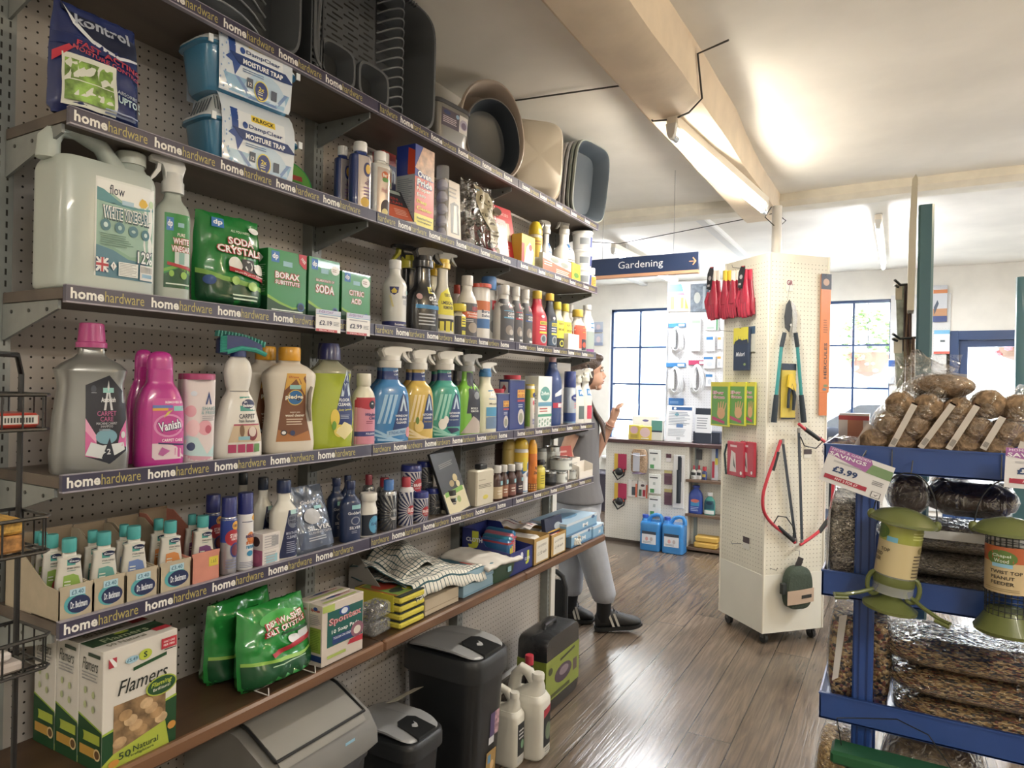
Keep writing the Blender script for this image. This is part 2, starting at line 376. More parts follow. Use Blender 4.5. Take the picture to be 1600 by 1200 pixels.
# far wall with two windows and a door opening
FY=8.1
ops=[(-1.50,.02,.62,2.47),(.16,1.63,.62,2.47),(2.10,3.40,0,2.12)]
m=MB();x=-3.1
for a,b,z0,z1 in ops:
    m.box(x,FY,0,a,FY+.22,2.9,M_wallc)
    m.box(a,FY,z1,b,FY+.22,2.9,M_wallc)
    if z0:m.box(a,FY,0,b,FY+.22,z0,M_wallc)
    x=b
m.box(x,FY,0,4.5,FY+.22,2.9,M_wallc)
struct(m.build('wall_far'),'white painted far wall with the shop windows')
NAVY=mat('23406e',.35);WHITE=mat('e8e8e4',.45)
def glassm(t,b):
    b.inputs['Base Color'].default_value=(1,1,1,1);b.inputs['Roughness'].default_value=0;b.inputs['Alpha'].default_value=.07;b.inputs['IOR'].default_value=1.4
GLASS=nodes_mat('pane_glass',glassm)
for n,(a,b,z0,z1)in enumerate(ops[:2]):
    w=thing('window_%d'%(n+1),'window','window',(0,0,0));del w['category'];struct(w,'wide navy-barred shop window %s'%('behind the till counter' if n==0 else 'behind the pegboard column'))
    m=MB();t_=.03
    m.box(a,FY+.04,z0,a+t_,FY+.12,z1,NAVY);m.box(b-t_,FY+.04,z0,b,FY+.12,z1,NAVY);m.box(a,FY+.04,z0,b,FY+.12,z0+t_,NAVY);m.box(a,FY+.04,z1-t_,b,FY+.12,z1,NAVY)
    k=round((b-a)/.365)
    for i in range(1,k):q=a+(b-a)*i/k;m.box(q-.011,FY+.05,z0,q+.011,FY+.10,z1,NAVY)
    for q in(1.08,1.53,1.99):m.box(a,FY+.055,q-.010,b,FY+.095,q+.010,NAVY)
    m.build('window_frame',w)
    m=MB();m.box(a+.01,FY+.073,z0+.01,b-.01,FY+.077,z1-.01,GLASS);m.build('pane',w)
    m=MB();m.box(a-.05,FY-.10,z0-.03,b+.05,FY+.04,z0,WHITE,.006);m.build('window_sill',w)
# door
dr=thing('door_1','glazed shop door','door',(0,0,0));del dr['category'];struct(dr,'navy framed glazed shop door')
m=MB()
a,b=2.10,3.40
m.box(a,FY-.02,0,a+.11,FY+.12,2.12,NAVY,.006);m.box(b-.11,FY-.02,0,b,FY+.12,2.12,NAVY,.006);m.box(a+.1,FY-.018,2.03,b-.1,FY+.118,2.118,NAVY)
m.build('door_frame',dr)
m=MB();m.box(a+.11,FY+.03,0,a+.19,FY+.08,2.03,NAVY,.005);m.box(b-.19,FY+.03,0,b-.11,FY+.08,2.03,NAVY,.005);m.box(a+.18,FY+.032,1.96,b-.18,FY+.078,2.028,NAVY);m.box(a+.18,FY+.032,0.002,b-.18,FY+.078,.28,NAVY)
m.build('door_leaf',dr)
m=MB();m.box(a+.19,FY+.05,.28,b-.19,FY+.055,1.96,GLASS);m.build('pane',dr)
# beams
m=MB()
def wob(x,y,z,k=.010):
    n=noise.noise(Vector((x*2,y*2.3,z*2)));return(x+n*k,y,z+noise.noise(Vector((x*3+7,y*1.7,z)))*k)
bx0,bx1,bz=.775,1.00,2.61
ys=[-3.2+i*.16 for i in range(50)];ys=[y for y in ys if y<4.72]+[4.72]
prof=[(bx0-.005,CEIL+.02),(bx0,bz+.012),(bx0+.015,bz),(bx1-.055,bz),(bx1,bz+.025),(bx1+.01,CEIL-.02),(bx1+.035,CEIL+.03),(bx1,CEIL+.08),(bx0,CEIL+.08)]
m.loft([[wob(px_,y,pz_)for px_,pz_ in prof]for y in ys],M_beam)
struct(m.build('trim_1',sharp=30),'long plastered ceiling beam')
m=MB();prof=[(4.66,CEIL-.06),(4.70,CEIL-.09),(4.84,CEIL-.09),(4.87,CEIL-.04),(4.87,CEIL+.05),(4.66,CEIL+.05)]
m.loft([[(x,p[0]+.012*noise.noise(Vector((x*2,p[0]*3,0))),p[1]+.015*noise.noise(Vector((x*1.7,5,p[1]))))for p in prof]for x in[-3+i*.15 for i in range(50)]],mat('e8e2d2',.75,bump=.4,bscale=9,var=.05))
struct(m.build('trim_2',sharp=30),'cross beam on the ceiling')
# thin battens on the far ceiling
for i,(xa,xb)in enumerate([(-1.1,-1.02),(.35,.43)]):
    m=MB();m.box(xa,4.87,CEIL-.035,xb,FY,CEIL+.03,mat('dcdcd8',.7),.008);struct(m.build('trim_%d'%(i+3)))
# ceiling crack / board joint and cable
# street outside
M_pave=mat('b9b6ae',.85,bump=.2,bscale=8,var=.1)
m=MB();m.box(-14,FY+.22,-.16,18,20,-.06,M_pave);struct(m.build('pavement'),'bright street outside the windows')
m=MB();yb=14.0
fac=mat('e9e6df',.8,bump=.2,bscale=4,var=.06)
m.box(-14,yb,-.1,18,yb+.3,7.5,fac)
m.box(-14,yb-.06,3.0,18,yb,3.25,mat('cfd2d2',.7));m.box(-14,yb-.03,-.1,18,yb,.55,mat('8d949c',.7))
struct(m.build('facade'),'pale building across the street')
for i,(xa,xb,za,zb,col)in enumerate([(-8.2,-6.6,.6,2.7,'6e7c8c'),(-5.2,-4.1,.0,2.5,'9aa7b5'),(-3.4,-2.2,.7,2.7,'5f6d7c'),(1.2,2.6,.2,2.5,'5a6570'),(5.0,8.4,1.9,2.6,'7c8aa0'),(5.2,8.2,.5,1.8,'b4bcc6')]):
    m=MB();m.box(xa,yb-.09,za,xb,yb-.062,zb,mat(col,.25));m.box(xa-.08,yb-.12,za-.08,xb+.08,yb-.03,za,mat('f0eeea',.6));m.box(xa-.08,yb-.12,zb,xb+.08,yb-.03,zb+.08,mat('f0eeea',.6))
    struct(m.build('window_%d'%(i+4)))
# parked cars outside
def car(loc,col,label,rot=0,L=4.2):
    o=thing('car',label,'car',loc,rot)
    pts=[(-.5,.03),(-.5,.105),(-.49,.15),(-.40,.185),(-.27,.20),(-.20,.275),(-.10,.335),(.16,.345),(.30,.29),(.42,.215),(.49,.20),(.5,.12),(.5,.05),(.47,.03)]
    m=MB();m.prism([(a*L,b*L)for a,b in pts],-.86,.86,mat(col,.2,metal=.2,coat=1),inset=.06);m.build('body',o)
    m=MB()
    for s_ in(-1,1):
        m.prism([(a*L,b*L)for a,b in[(-.24,.21),(-.18,.27),(-.09,.325),(.02,.33),(.02,.21)]],s_*.84,s_*.868,mat('20262c',.08));m.prism([(a*L,b*L)for a,b in[(.035,.21),(.035,.33),(.15,.335),(.25,.29),(.27,.22)]],s_*.84,s_*.868,mat('20262c',.08))
    m.build('side_windows',o)
    for a in(-.31,.31):
        for s_ in(-1,1):
            m=MB();m.cyl((a*L,s_*.70,.31),(a*L,s_*.88,.31),.31,mat('1a1a1b',.7),24);m.cyl((a*L,s_*.84,.31),(a*L,s_*.885,.31),.19,mat('a8abae',.3,metal=.8),16);m.build('wheel',o)
    return o
car((-3.6,11.6,-.06),'d7dade','silver car parked across the street behind the till window')
car((1.6,11.4,-.06),'c9d6e6','pale blue car parked outside behind the pegboard column window')
# hanging flower basket outside window 2
o=thing('flower_basket','hanging basket of white and pink flowers outside the window','hanging basket',(1.35,9.6,2.1))
m=MB();m.lathe([(.02,-.42),(.16,-.36),(.24,-.2),(.26,-.12)],mat('8a5a44',.8,bump=.5),seg=20);m.build('basket',o)
m=MB();rr=random.Random(4)
for i in range(150):
    a=rr.uniform(0,2*PI);e_=rr.uniform(-.6,1.3);R=.34*rr.uniform(.75,1.08);c=(R*math.cos(a)*math.cos(e_),R*math.sin(a)*math.cos(e_),R*1.25*math.sin(e_));s_=rr.uniform(.03,.05)
    col=rr.choice(['5f8a3c','79a24a','4c7434','8fb558'])
    m.sphere(c,s_,mat(col,.7),6,(1,1,.5))
m.build('foliage',o)
m=MB()
for i in range(90):
    a=rr.uniform(0,2*PI);e_=rr.uniform(-.9,1.4);R=.39*rr.uniform(.85,1.08);c=(R*math.cos(a)*math.cos(e_),R*math.sin(a)*math.cos(e_),R*1.25*math.sin(e_))
    m.sphere(c,rr.uniform(.022,.036),mat(rr.choice(['f5f0f0','f5f0f0','e79aa0','f3d4d2']),.6),6,(1,1,.7))
m.build('flowers',o)
m=MB();m.tube([(0,0,-.1),(0,0,.5)],.006,'22262b');m.tube([(0,0,.5),(0,-.6,.55),(0,-1.25,.5)],.01,'22262b');m.build('hanging_bracket',o)
o=thing('flower_basket','hanging basket of red and white flowers by the shop door glass','hanging basket',(2.92,9.9,2.18))
m=MB()
for i in range(60):
    a=rr.uniform(0,2*PI);e_=rr.uniform(-.9,1.4);R=.3*rr.uniform(.8,1.05);c=(R*math.cos(a)*math.cos(e_),R*math.sin(a)*math.cos(e_),R*math.sin(e_))
    m.sphere(c,rr.uniform(.03,.05),mat(rr.choice(['d8323a','d8323a','f3e4e2','5f8a3c','e8807f']),.6),6,(1,1,.7))
m.build('flowers',o)
m=MB();m.lathe([(.02,-.3),(.16,-.24),(.22,-.1)],mat('6a4a34',.8),seg=16);m.tube([(0,0,-.1),(0,0,.5),(0,-1.55,.5)],.008,'22262b');m.build('basket',o)
# ---------------------------------------------------------------- tubes
TUBE=mat('fff4e2',.5,emit=34);TUBEC=mat('f4f6ff',.5,emit=30)
def tube_light(x,y0,y1,z,label,col,power,tm,drop=.0,lamp=True,rot=0):
    o=thing('strip_light',label,'ceiling light',(x,(y0+y1)/2,z),rot);h=(y1-y0)/2
    m=MB();m.box(-.024,-h,.018,.024,h,.07,mat('e9e0cf',.5),.006);m.build('housing',o)
    for s_ in(-1,1):
        m=MB();m.prism([(-.022,.03),(.022,.03),(.016,-.012),(.008,-.03),(-.008,-.03),(-.016,-.012)],s_*h-.012,s_*h+.012,mat('d8d6d0',.4));m.cyl((0,s_*(h-.055),-.018),(0,s_*(h-.01),-.018),.0145,mat('b9bcc0',.3,metal=.8));m.build('end_cap',o)
    m=MB();m.cyl((0,-h+.03,-.018),(0,h-.03,-.018),.013,tm,14);m.build('lamp_tube',o)
    if drop:
        m=MB()
        for s_ in(-.7,.7):m.box(-.02,s_*h-.03,.07,.02,s_*h+.03,.07+drop,mat('c8c6c0',.5))
        m.build('mounting_block',o)
    if lamp:
        a=area('tube_lamp',(x+math.sin(rot)*.15,(y0+y1)/2-.15,z-.045),.03,2*h-.4,power,col,(0,0,rot))
    return o
p0=atZ(1049,205,2.545);p1=atZ(1195,327,2.545)
tube_light((p0.x+p1.x)/2,p0.y,p1.y,2.545,'long lit strip light under the plastered beam',(1,.95,.86),11,TUBE,0,True,-math.atan2(p1.x-p0.x,p1.y-p0.y))
q0=atZ(1372,350,2.66);q1=atZ(1400,416,2.66)
tube_light(q0.x,q0.y,q1.y,2.66,'lit strip light above the pegboard column window',(.93,.96,1),34,TUBEC,.07)
r0=atZ(958,392,2.68);r1=atZ(1050,441,2.68)
tube_light(r0.x,r0.y,r1.y,2.68,'lit strip light behind the hanging navy sign',(.93,.96,1),34,TUBEC,.05)
tube_light(1.0,-2.75,-1.25,2.55,'strip light over the aisle behind the camera',(1,.94,.86),9,TUBE,.05)
tube_light(3.3,4.2,5.6,2.55,'added unseen strip light over the right-hand aisle',(.93,.96,1),30,TUBEC,.05)  # unseen tube, added to raise the ambient light
tube_light(2.9,-.6,.8,2.55,'added unseen strip light above the bird food side',(1,.95,.86),19,TUBE,.05)  # another unseen tube, added as fill for the near shelves
# warm ceiling lamp on the right
o=thing('ceiling_lamp','warm round lamp on the ceiling at the right','ceiling light',(3.3,2.4,2.62))
m=MB();m.lathe([(.03,.12),(.06,.10),(.06,.02),(.02,.0)],mat('e8e2d6',.5),seg=20);m.build('holder',o)
m=MB();m.sphere((0,0,-.04),.05,mat('ffd9a0',.5,emit=12),14);m.build('bulb',o)
pl=bpy.data.lights.new('warm_lamp','POINT');pl.energy=22;pl.color=(1,.78,.5);pl.shadow_soft_size=.06;po=bpy.data.objects.new('warm_lamp',pl);C.objects.link(po);po.location=(3.3,2.4,2.5)
# cables
DK=mat('3c3a36',.6)
def cable(pts,r,label):m=MB();m.tube(pts,r,DK,6);return tag(m.build('cable'),label,'cable')
cable([(bx0-.06,p0.y-.02,CEIL-.05),(bx0+.02,p0.y,2.60),(p0.x,p0.y+.02,2.60),(bx1-.05,p0.y-.02,2.60),(bx1+.012,p0.y-.06,2.63),(bx1+.018,p0.y-.16,2.76),(bx1+.14,p0.y-.20,CEIL-.015)],.004,'dark cable running from the strip light over the plastered beam')
cable([(p1.x+.02,p1.y+.1,2.58),(p1.x-.04,p1.y+.25,2.56),(p1.x+.02,p1.y+.33,2.50),(p1.x+.06,p1.y+.4,2.56),(p1.x,p1.y+.42,2.62),(-.2,4.95,2.60),(-.6,4.95,2.66)],.003,'loose dark cable looping past the end of the strip light')
cable([(-.0,2.62,2.775),(.3,2.64,2.765),(.77,2.70,2.76)],.0035,'dark cable crossing the ceiling above the washing-up bowls')
# gardening sign
o=thing('hanging_sign','navy hanging sign reading Gardening with an orange arrow','sign')
a=atY(932,417,3.9);b=atY(1091,407,3.9)
SY=3.9;sx0=atY(905,420,SY).x;sx1=atY(1091,407,SY).x;sz1=atY(1091,393,SY).z;sz0=atY(1091,421,SY).z;w=sx1-sx0;o.location=((sx0+sx1)/2,SY,sz0)
m=MB();m.box(-w/2,0,0,w/2,.03,sz1-sz0,mat('24365c',.4),.002)
xt0=atY(966,410,SY).x-o.location.x;xt1=atY(1036,410,SY).x-o.location.x;hh=sz1-sz0
art(m,[('t','Gardening',(xt0+xt1)/2/w,.48,(xt1-xt0)/w,.55,mat('d3d7e0',.5)),('r',.43,.47,.47,.51,mat('e0a070')),('p',[(.462,.72),(.487,.49),(.462,.26),(.456,.30),(.474,.49),(.456,.68)],mat('e0a070'))],flat(0),w,hh)
m.build('board',o)
m=MB();m.box(-w/2,-.004,-.018,w/2,.034,0,mat('d09a78',.6));m.build('bottom_rail',o)
for s_ in(-.3,.3):m=MB();m.cyl((s_*w,.015,hh),(s_*w,.015,CEIL-sz0),.0012,'666666',6);m.build('hanging_wire',o)
# ---------------------------------------------------------------- wall shelving
YB=[.707,1.595,2.474,3.346];BAY=['left-hand bay','middle bay','far bay']
LV={'A':(2.355,'topmost'),'B':(2.02,'second from top'),'C':(1.675,'third from top'),'D':(1.305,'fourth from top'),'E':(1.02,'fifth from top')}
ZS={k:v[0]-.004 for k,v in LV.items()};ZS['F']=.70
M_peg=pegmat('pegboard_shelving','b5aea6',(1,2),.0235,.0026)
METAL=mat('8d9290',.45,metal=.35,var=.06,bscale=30)
M_shelf=wood('shelf_laminate','494038','6a5d52',5,(1,.15,1),.45,.05)
STRIP=mat('3f3c54',.28,coat=.3);INKW=mat('e8e6e0',.4);INKY=mat('b3a65a',.4)
for i in range(3):
    m=MB();m.box(0,YB[i]+.0,.05,.006,YB[i+1],2.60 if i<2 else 2.60,M_peg);struct(m.build('wall_panel_%d'%(i+1)),'cream pegboard back panel')
for i,y in enumerate(YB):
    m=MB();m.box(.006,y-.02,0,.05,y+.02,2.62,METAL)
    for k in range(104):
        z=.06+k*.025
        for s_ in(-.008,.008):m.add([(.0503,y+s_-.002,z),(.0503,y+s_+.002,z),(.0503,y+s_+.002,z+.013),(.0503,y+s_-.002,z+.013)],[(0,1,2,3)],'23221f',False)
    tag(m.build('shelving_upright'),'slotted grey metal upright %s'%['at the left end of the wall shelving','between left-hand and middle shelf bays','between middle and far shelf bays','at the far end of the wall shelving'][i],'upright','slotted uprights of the wall shelving')
def strip_text(m,y0,y1,z0,dull):
    x=.3008;y=y0+.008-(dull*.07)
    h1,f1,_=text2d('home',1.4);h2,f2,_=text2d('hardware',0)
    while y<y1-.01:
        for(v,f),a,b,inkc in(((h1,f1),0,.064,INKW),((h2,f2),.066,.148,INKY)):
            vv=[];ok=y+b<y1 and y+a>y0
            if not ok:continue
            top=.0215 if a==0 else.0215
            vv=[(x,y+a+(p+.5)*(b-a),z0-.0255+(q+.5)*top)for p,q in v];m.add(vv,f,inkc,False)
        y+=.164
for lk,(zt,lname)in LV.items():
    for i in range(3):
        y0,y1=YB[i]+.002,YB[i+1]-.002
        s_=thing('wall_shelf','brown shelf board with navy lettered edge strip, %s, %s'%(lname,BAY[i]),'shelf',(0,0,0),0,'brown wall shelves with navy edge strips')
        m=MB();m.box(.055,y0,zt-.026,.288,y1,zt-.004,M_shelf);m.build('board',s_)
        m=MB();m.box(.289,y0,zt-.031,.3005,y1,zt,STRIP);m.box(.289,y0,zt-.034,.3025,y1,zt-.031,mat('9b97a4',.35));m.box(.289,y0,zt,.302,y1,zt+.0015,mat('9b97a4',.35));strip_text(m,y0,y1,zt,i);m.build('price_strip',s_)
        for yy in((y0+.004,y1-.004)if i==0 else(y1-.004,)):
            m=MB();m.prism([(.052,zt-.028),(.27,zt-.028),(.27,zt-.045),(.052,zt-.105)],yy-.003,yy+.003,METAL,'xz')
            for q in(.09,.16,.23):m.cyl((q,yy-.0045,zt-.045),(q,yy+.0045,zt-.045),.004,'33332f',8)
            m.build('bracket',s_)
M_edge=wood('timber_edge','5a3c28','7c563a',9,(1,.1,1),.4,.1)
jf=[.30,atX(600,993,.34).y,atX(821,893,.34).y,atX(945,833,.34).y]
for i in range(3):
    s_=thing('timber_shelf','deep brown timber shelf with rounded edge, lowest tier, %s'%BAY[i],'shelf',(0,0,0),0,'lowest timber shelves')
    m=MB();m.box(.055,jf[i]+.001,.676,.325,jf[i+1]-.001,.70,wood('timber_shelf','3d2c1e','604630',6,(1,.1,1),.4));m.build('board',s_)
    m=MB();m.box(.325,jf[i]+.001,.668,.345,jf[i+1]-.001,.704,M_edge,.006);m.build('edge_moulding',s_)
    m=MB();yy=YB[i+1]-.01;m.prism([(.052,.674),(.30,.674),(.30,.655),(.052,.58)],yy-.004,yy+.004,METAL);m.build('bracket',s_)
# hanging pegboard end and white post past the shelving end
m=MB();m.box(-.02,3.35,0,.06,3.40,2.6,mat('dcd9cf',.6));struct(m.build('trim_6'),'white end post of the shelving')
# ---------------------------------------------------------------- placement helpers
def projpx(p):
    q=Vector(p)-CAM;f=q.dot(_d);return 800+FPX*q.dot(_ri)/f,600-FPX*q.dot(_ui)/f
def spot(pl,pr,pt,z,xf=.28,k=.6,mode='b'):
    d=.05;x0=xf
    for _ in range(5):
        xa=xf-d*.62 if mode=='b' else(xf-d/2 if mode=='r' else xf);xb=xf-d/2 if mode=='r' else(xf-d*.2 if mode=='b' else xf);xm=xf if mode=='f' else xf-d/2
        y0=atX(pl,pt,xa).y;pb=projpx((xm,y0,z))[1];y0=atX(pl,(pt+pb)/2,xa).y;y1=atX(pr,(pt+pb)/2,xb).y
        w=y1-y0
        if mode=='r':w*=math.sin(math.atan2(CAM.x-xm,(y0+y1)/2));d=w
        else:d=k if k>1e-6 and k<.0 else(k*w if mode!='f' else k)
    h=atX((pl+pr)/2,pt,xm).z-z
    return dict(x=xf-d/2,y=(y0+y1)/2,z=z,w=w,d=d,h=h)
def put(name,label,cat,q,yaw=0,group=None,tilt=0):
    o=thing(name,label,cat,(q['x'],q['y'],q['z']),PI/2+yaw,group)
    if tilt:o.rotation_euler=(tilt,0,PI/2+yaw)
    return o
ROUND=[(0,.90),(.015,1),(.78,1),(.86,.86),(.93,.5),(1,.44)]
SQRT_=[(0,.92),(.02,1),(.8,1),(.9,.85),(.97,.45),(1,.42)]
SOFT=[(0,.93),(.02,1),(.6,.98),(.75,.9),(.88,.62),(.95,.36),(1,.34)]
def turn(o):
    # stock on the shelves stands turned a little towards the shop entrance
    if o.location.x<.5 and o.location.z>.5:o.rotation_euler[2]-=.26+.06*max(0,min(2,o.location.y-1))
def bottle(o,q,body,prof=ROUND,n=2.0,cap=None,graphics=None,wrapa=None,lz=(0,1),capstyle='screw',sm=3):
    """cap = (radius/half width, height/total height, colour)"""
    turn(o);w,d,h=q['w'],q['d'],q['h'];ch=cap[1]*h if cap else 0;bh=h-ch
    L=Loft(w,d,bh,prof,n,sm);m=MB();m.loft(L.rings(),body)
    m.build('bottle_body',o)
    if cap:
        r=cap[0]*w/2;m=MB();sx=L.P[-1][3]
        if capstyle=='screw':
            pr=[(r*.97,0),(r,ch*.04),(r,ch*.9),(r*.93,ch),(0.0005,ch)]
            m.loft([[(sx+rr*(1+(.02 if j%2 and rr>r*.96 else 0))*math.cos(2*PI*j/36),rr*math.sin(2*PI*j/36),bh-.001+z)for j in range(36)]for rr,z in pr],cap[2])
        elif capstyle=='dome':
            m.lathe([(r,0),(r,ch*.45),(r*.92,ch*.7),(r*.7,ch*.9),(r*.35,ch*.99),(.0004,ch)],cap[2],sx,0,28,1,min(1,d/w*1.1));
        elif capstyle=='tall':
            m.lathe([(r*1.12,0),(r*1.12,ch*.2),(r,ch*.24),(r*.88,ch*.97),(r*.8,ch),(.0004,ch)],cap[2],sx,0,28)
        co=m.build('cap',o);co.location.z=0 if capstyle=='screw' else bh
    if graphics:
        m=MB();hh=bh*(lz[1]-lz[0]);base=L.wrap(wrapa)if wrapa is not None else L.proj
        art(m,graphics,lambda x,z,e:base(x,z+lz[0]*bh,e),w,hh);m.build('front_label',o)
    return L
def trigger(o,z0,h,w,hcol,trig,dirn=1,collar=None,t=.024,neck=None):
    """spray head of height h; dirn +1 nozzle to local +x"""
    r=w*.30
    m=MB();m.lathe([(r*1.02,0),(r*1.02,h*.30),(r*.9,h*.34),(r*.86,h*.55)],collar or hcol,0,0,20);m.build('collar',o).location.z=z0
    D=dirn;X=lambda a:D*a*w
    pts=[(X(-.22),h*.34),(X(-.27),h*.55),(X(-.33),h*.75),(X(-.28),h*.90),(X(-.08),h*.985),(X(.30),h),(X(.62),h*.955),(X(.66),h*.90),(X(.64),h*.80),(X(.50),h*.78),(X(.34),h*.74),(X(.27),h*.58),(X(.24),h*.34)]
    m=MB();m.prism(pts,-t/2,t/2,hcol,inset=.10);hd=m.build('spray_head',o);hd.location.z=z0
    m=MB();m.prism([(X(.34),h*.78),(X(.44),h*.78),(X(.47),h*.60),(X(.60),h*.38),(X(.66),h*.26),(X(.61),h*.25),(X(.50),h*.36),(X(.36),h*.56)],-t*.32,t*.32,trig,inset=.05);m.build('trigger',hd)
def spray(o,q,body,prof,n,hf,hcol,gr,dirn=1,collar=None,trig=None,sleeve=None,lz=(0,1),hw=1,wrapa=None):
    turn(o);w,d,h=q['w'],q['d'],q['h'];hh=h*hf;bh=h-hh
    L=Loft(w,d,bh,prof,n);m=MB();m.loft(L.rings(),body);m.build('bottle_body',o)
    if gr:
        m=MB();base=L.wrap(wrapa)if wrapa is not None else L.proj;art(m,gr,lambda x,z,e:base(x,z+lz[0]*bh,e),w,bh*(lz[1]-lz[0]));m.build('front_label',o)
    trigger(o,bh-.001,hh,w*hw,hcol,trig or hcol,dirn,collar,t=max(.02,w*.27*hw))
    return L
SPRAYP=[(0,.94),(.015,1),(.45,.98),(.62,.93),(.70,.80),(.78,.46),(.86,.40),(1,.42)]
def can(o,q,body,capc,capf=.2,gr=None,wrapa=0,domed=False,metal_ring=True):
    turn(o);r,h=q['w']/2,q['h'];ch=h*capf;bh=h-ch
    L=Loft(2*r,2*r,bh,[(0,.92),(.012,1),(.955,1),(.985,.93),(1,.86)],2.0,1)
    m=MB();m.loft(L.rings(),body);m.build('can_body',o)
    m=MB();k=.94
    if domed:m.lathe([(r,0),(r*.99,ch*.3),(r*.85,ch*.65),(r*.5,ch*.93),(.0004,ch)],capc)
    else:m.lathe([(r*k,0),(r*k,ch*.1),(r*k*.97,ch*.96),(r*.86,ch),(.0004,ch)],capc)
    m.build('cap',o).location.z=bh-.001
    if gr:m=MB();art(m,gr,L.wrap(wrapa),2*r,bh);m.build('front_label',o)
def carton(o,q,col,front=None,sidea=None,topa=None,bev=.0012):
    w,d,h=q['w'],q['d'],q['h'];m=MB();m.box(-w/2,-d/2,0,w/2,d/2,h,col,bev)
    if front:art(m,front,flat(-d/2),w,h)
    if sidea:art(m,sidea,lambda s,z,e:(-w/2-e,-s,z),d,h)
    if topa:art(m,topa,lambda x,y,e:(x,y-d/2,h+e),w,d)
    m.build('carton',o)
def pouch(o,q,col,gr=None,seed=1,fill=(.9,.55),tie=0,nx=30,nz=36,wr=.10,bandcol=None,part='pouch',flare=0,bands=None):
    """soft filled bag with crimped wrinkled surface"""
    w,d,h=q['w'],q['d'],q['h']
    def f(x,z):
        s=min(1,abs(2*x/w));t=max(0,min(1,z/h));k=(1-s**3.2)**.6*min(1,(t*9+.25))*((1-t)**.55*.9+.08)*1.25
        return d/2*min(1.1,k)+wr*d*.35*noise.noise(Vector((x*28/max(w,.05)*.25+seed,z*24/h*.3,seed*3.1)))*(1-s**6)
    def hw(z):
        t=max(0,min(1,z/h));return w/2*(1-.08*(t<.05)-.10*math.sin(PI*t)*-.4+(-.06+flare)*t+.02*noise.noise(Vector((t*6,seed,0))))
    def P(s,t,sg):
        z=t*h;x=s*hw(z);return(x,-sg*f(x*w/2/hw(z),z),z+(.012*h*noise.noise(Vector((s*4,seed,t*2)))if t>.9 else 0))
    m=MB()
    for sg in(1,-1):
        m.grid(lambda a,b:P(a*2-1,b,sg),nx,nz,col)
    if bands:
        for t0,t1,c in bands:m.grid(lambda a,b:(lambda p:(p[0],p[1]-.0006,p[2]))(P(a*1.98-.99,t0(a)+(t1(a)-t0(a))*b,1)),nx,8,c)
    m.build(part,o,sharp=0)
    if gr:
        m=MB();art(m,gr,lambda x,z,e:(x*2*hw(z)/w,-f(x,z)-e-.0025,z),w,h,step=.0003);m.build('print',o,sharp=0)
    return f
def tilt_on(o,a):o.rotation_euler=(a,0,o.rotation_euler[2])
# ================================================================ shelf B (second from top)
Z=ZS['B'];RD='c8273a';NV='26306e';GRN='1f8a3c'
plast=lambda c,r=.3:mat(c,r,coat=.3)
foil=lambda c:mat(c,.25,bump=.35,bscale=18,coat=.4)
# desiccant bag
q=spot(72,223,26,Z,.285,.42);q['z']=Z+.002
o=put('moisture_control_bag','navy glossy bag with green picture reading moisture control, top left shelf','bag',q,-.05)
pouch(o,q,foil('26346c'),[
    ('r',-.50,.60,.5,.70,mat('26346c',.3)),
    ('p',[(-.44,.92),(.47,.86),(.47,.70),(.2,.66),(-.1,.72),(-.3,.86),(-.44,1.0)],mat('1b2440',.3)),
    ('p',[(-.42,.97),(-.3,.84),(-.1,.715),(.2,.65),(.47,.70),(.47,.68),(.2,.62),(-.12,.68),(-.32,.80)],mat('d9dde4',.3)),
    ('t','kontrol',.03,.86,.66,.105,'aab2c2',1.5),
    ('t','FAST ACTING',.1,.60,.78,.055,'b8384c',1.2,-.12),('t','MOISTURE CONTROL',.08,.54,.82,.04,'b8384c',1,-.16),
    ('p',[(-.49,.52),(-.49,.43),(-.32,.57),(-.36,.60)],'c92f45'),
    ('r',-.42,.06,.14,.52,'d9dccf'),('r',-.40,.10,.10,.47,mat('7fa646',.4,var=.6,bscale=40)),('r',-.40,.28,.10,.288,'e4e6d8'),
    ('t','ABSORBS',.27,.30,.26,.035,'aebbc8',.5,-.05),('t','UPTO',.27,.23,.25,.07,'b7d3d8',1.5,-.05),('t','5',.45,.23,.06,.10,'b7d3d8',1.5),('g',.0,.03,.44,.12,'8d9cc0',3)],3,wr=.22,flare=-.04)
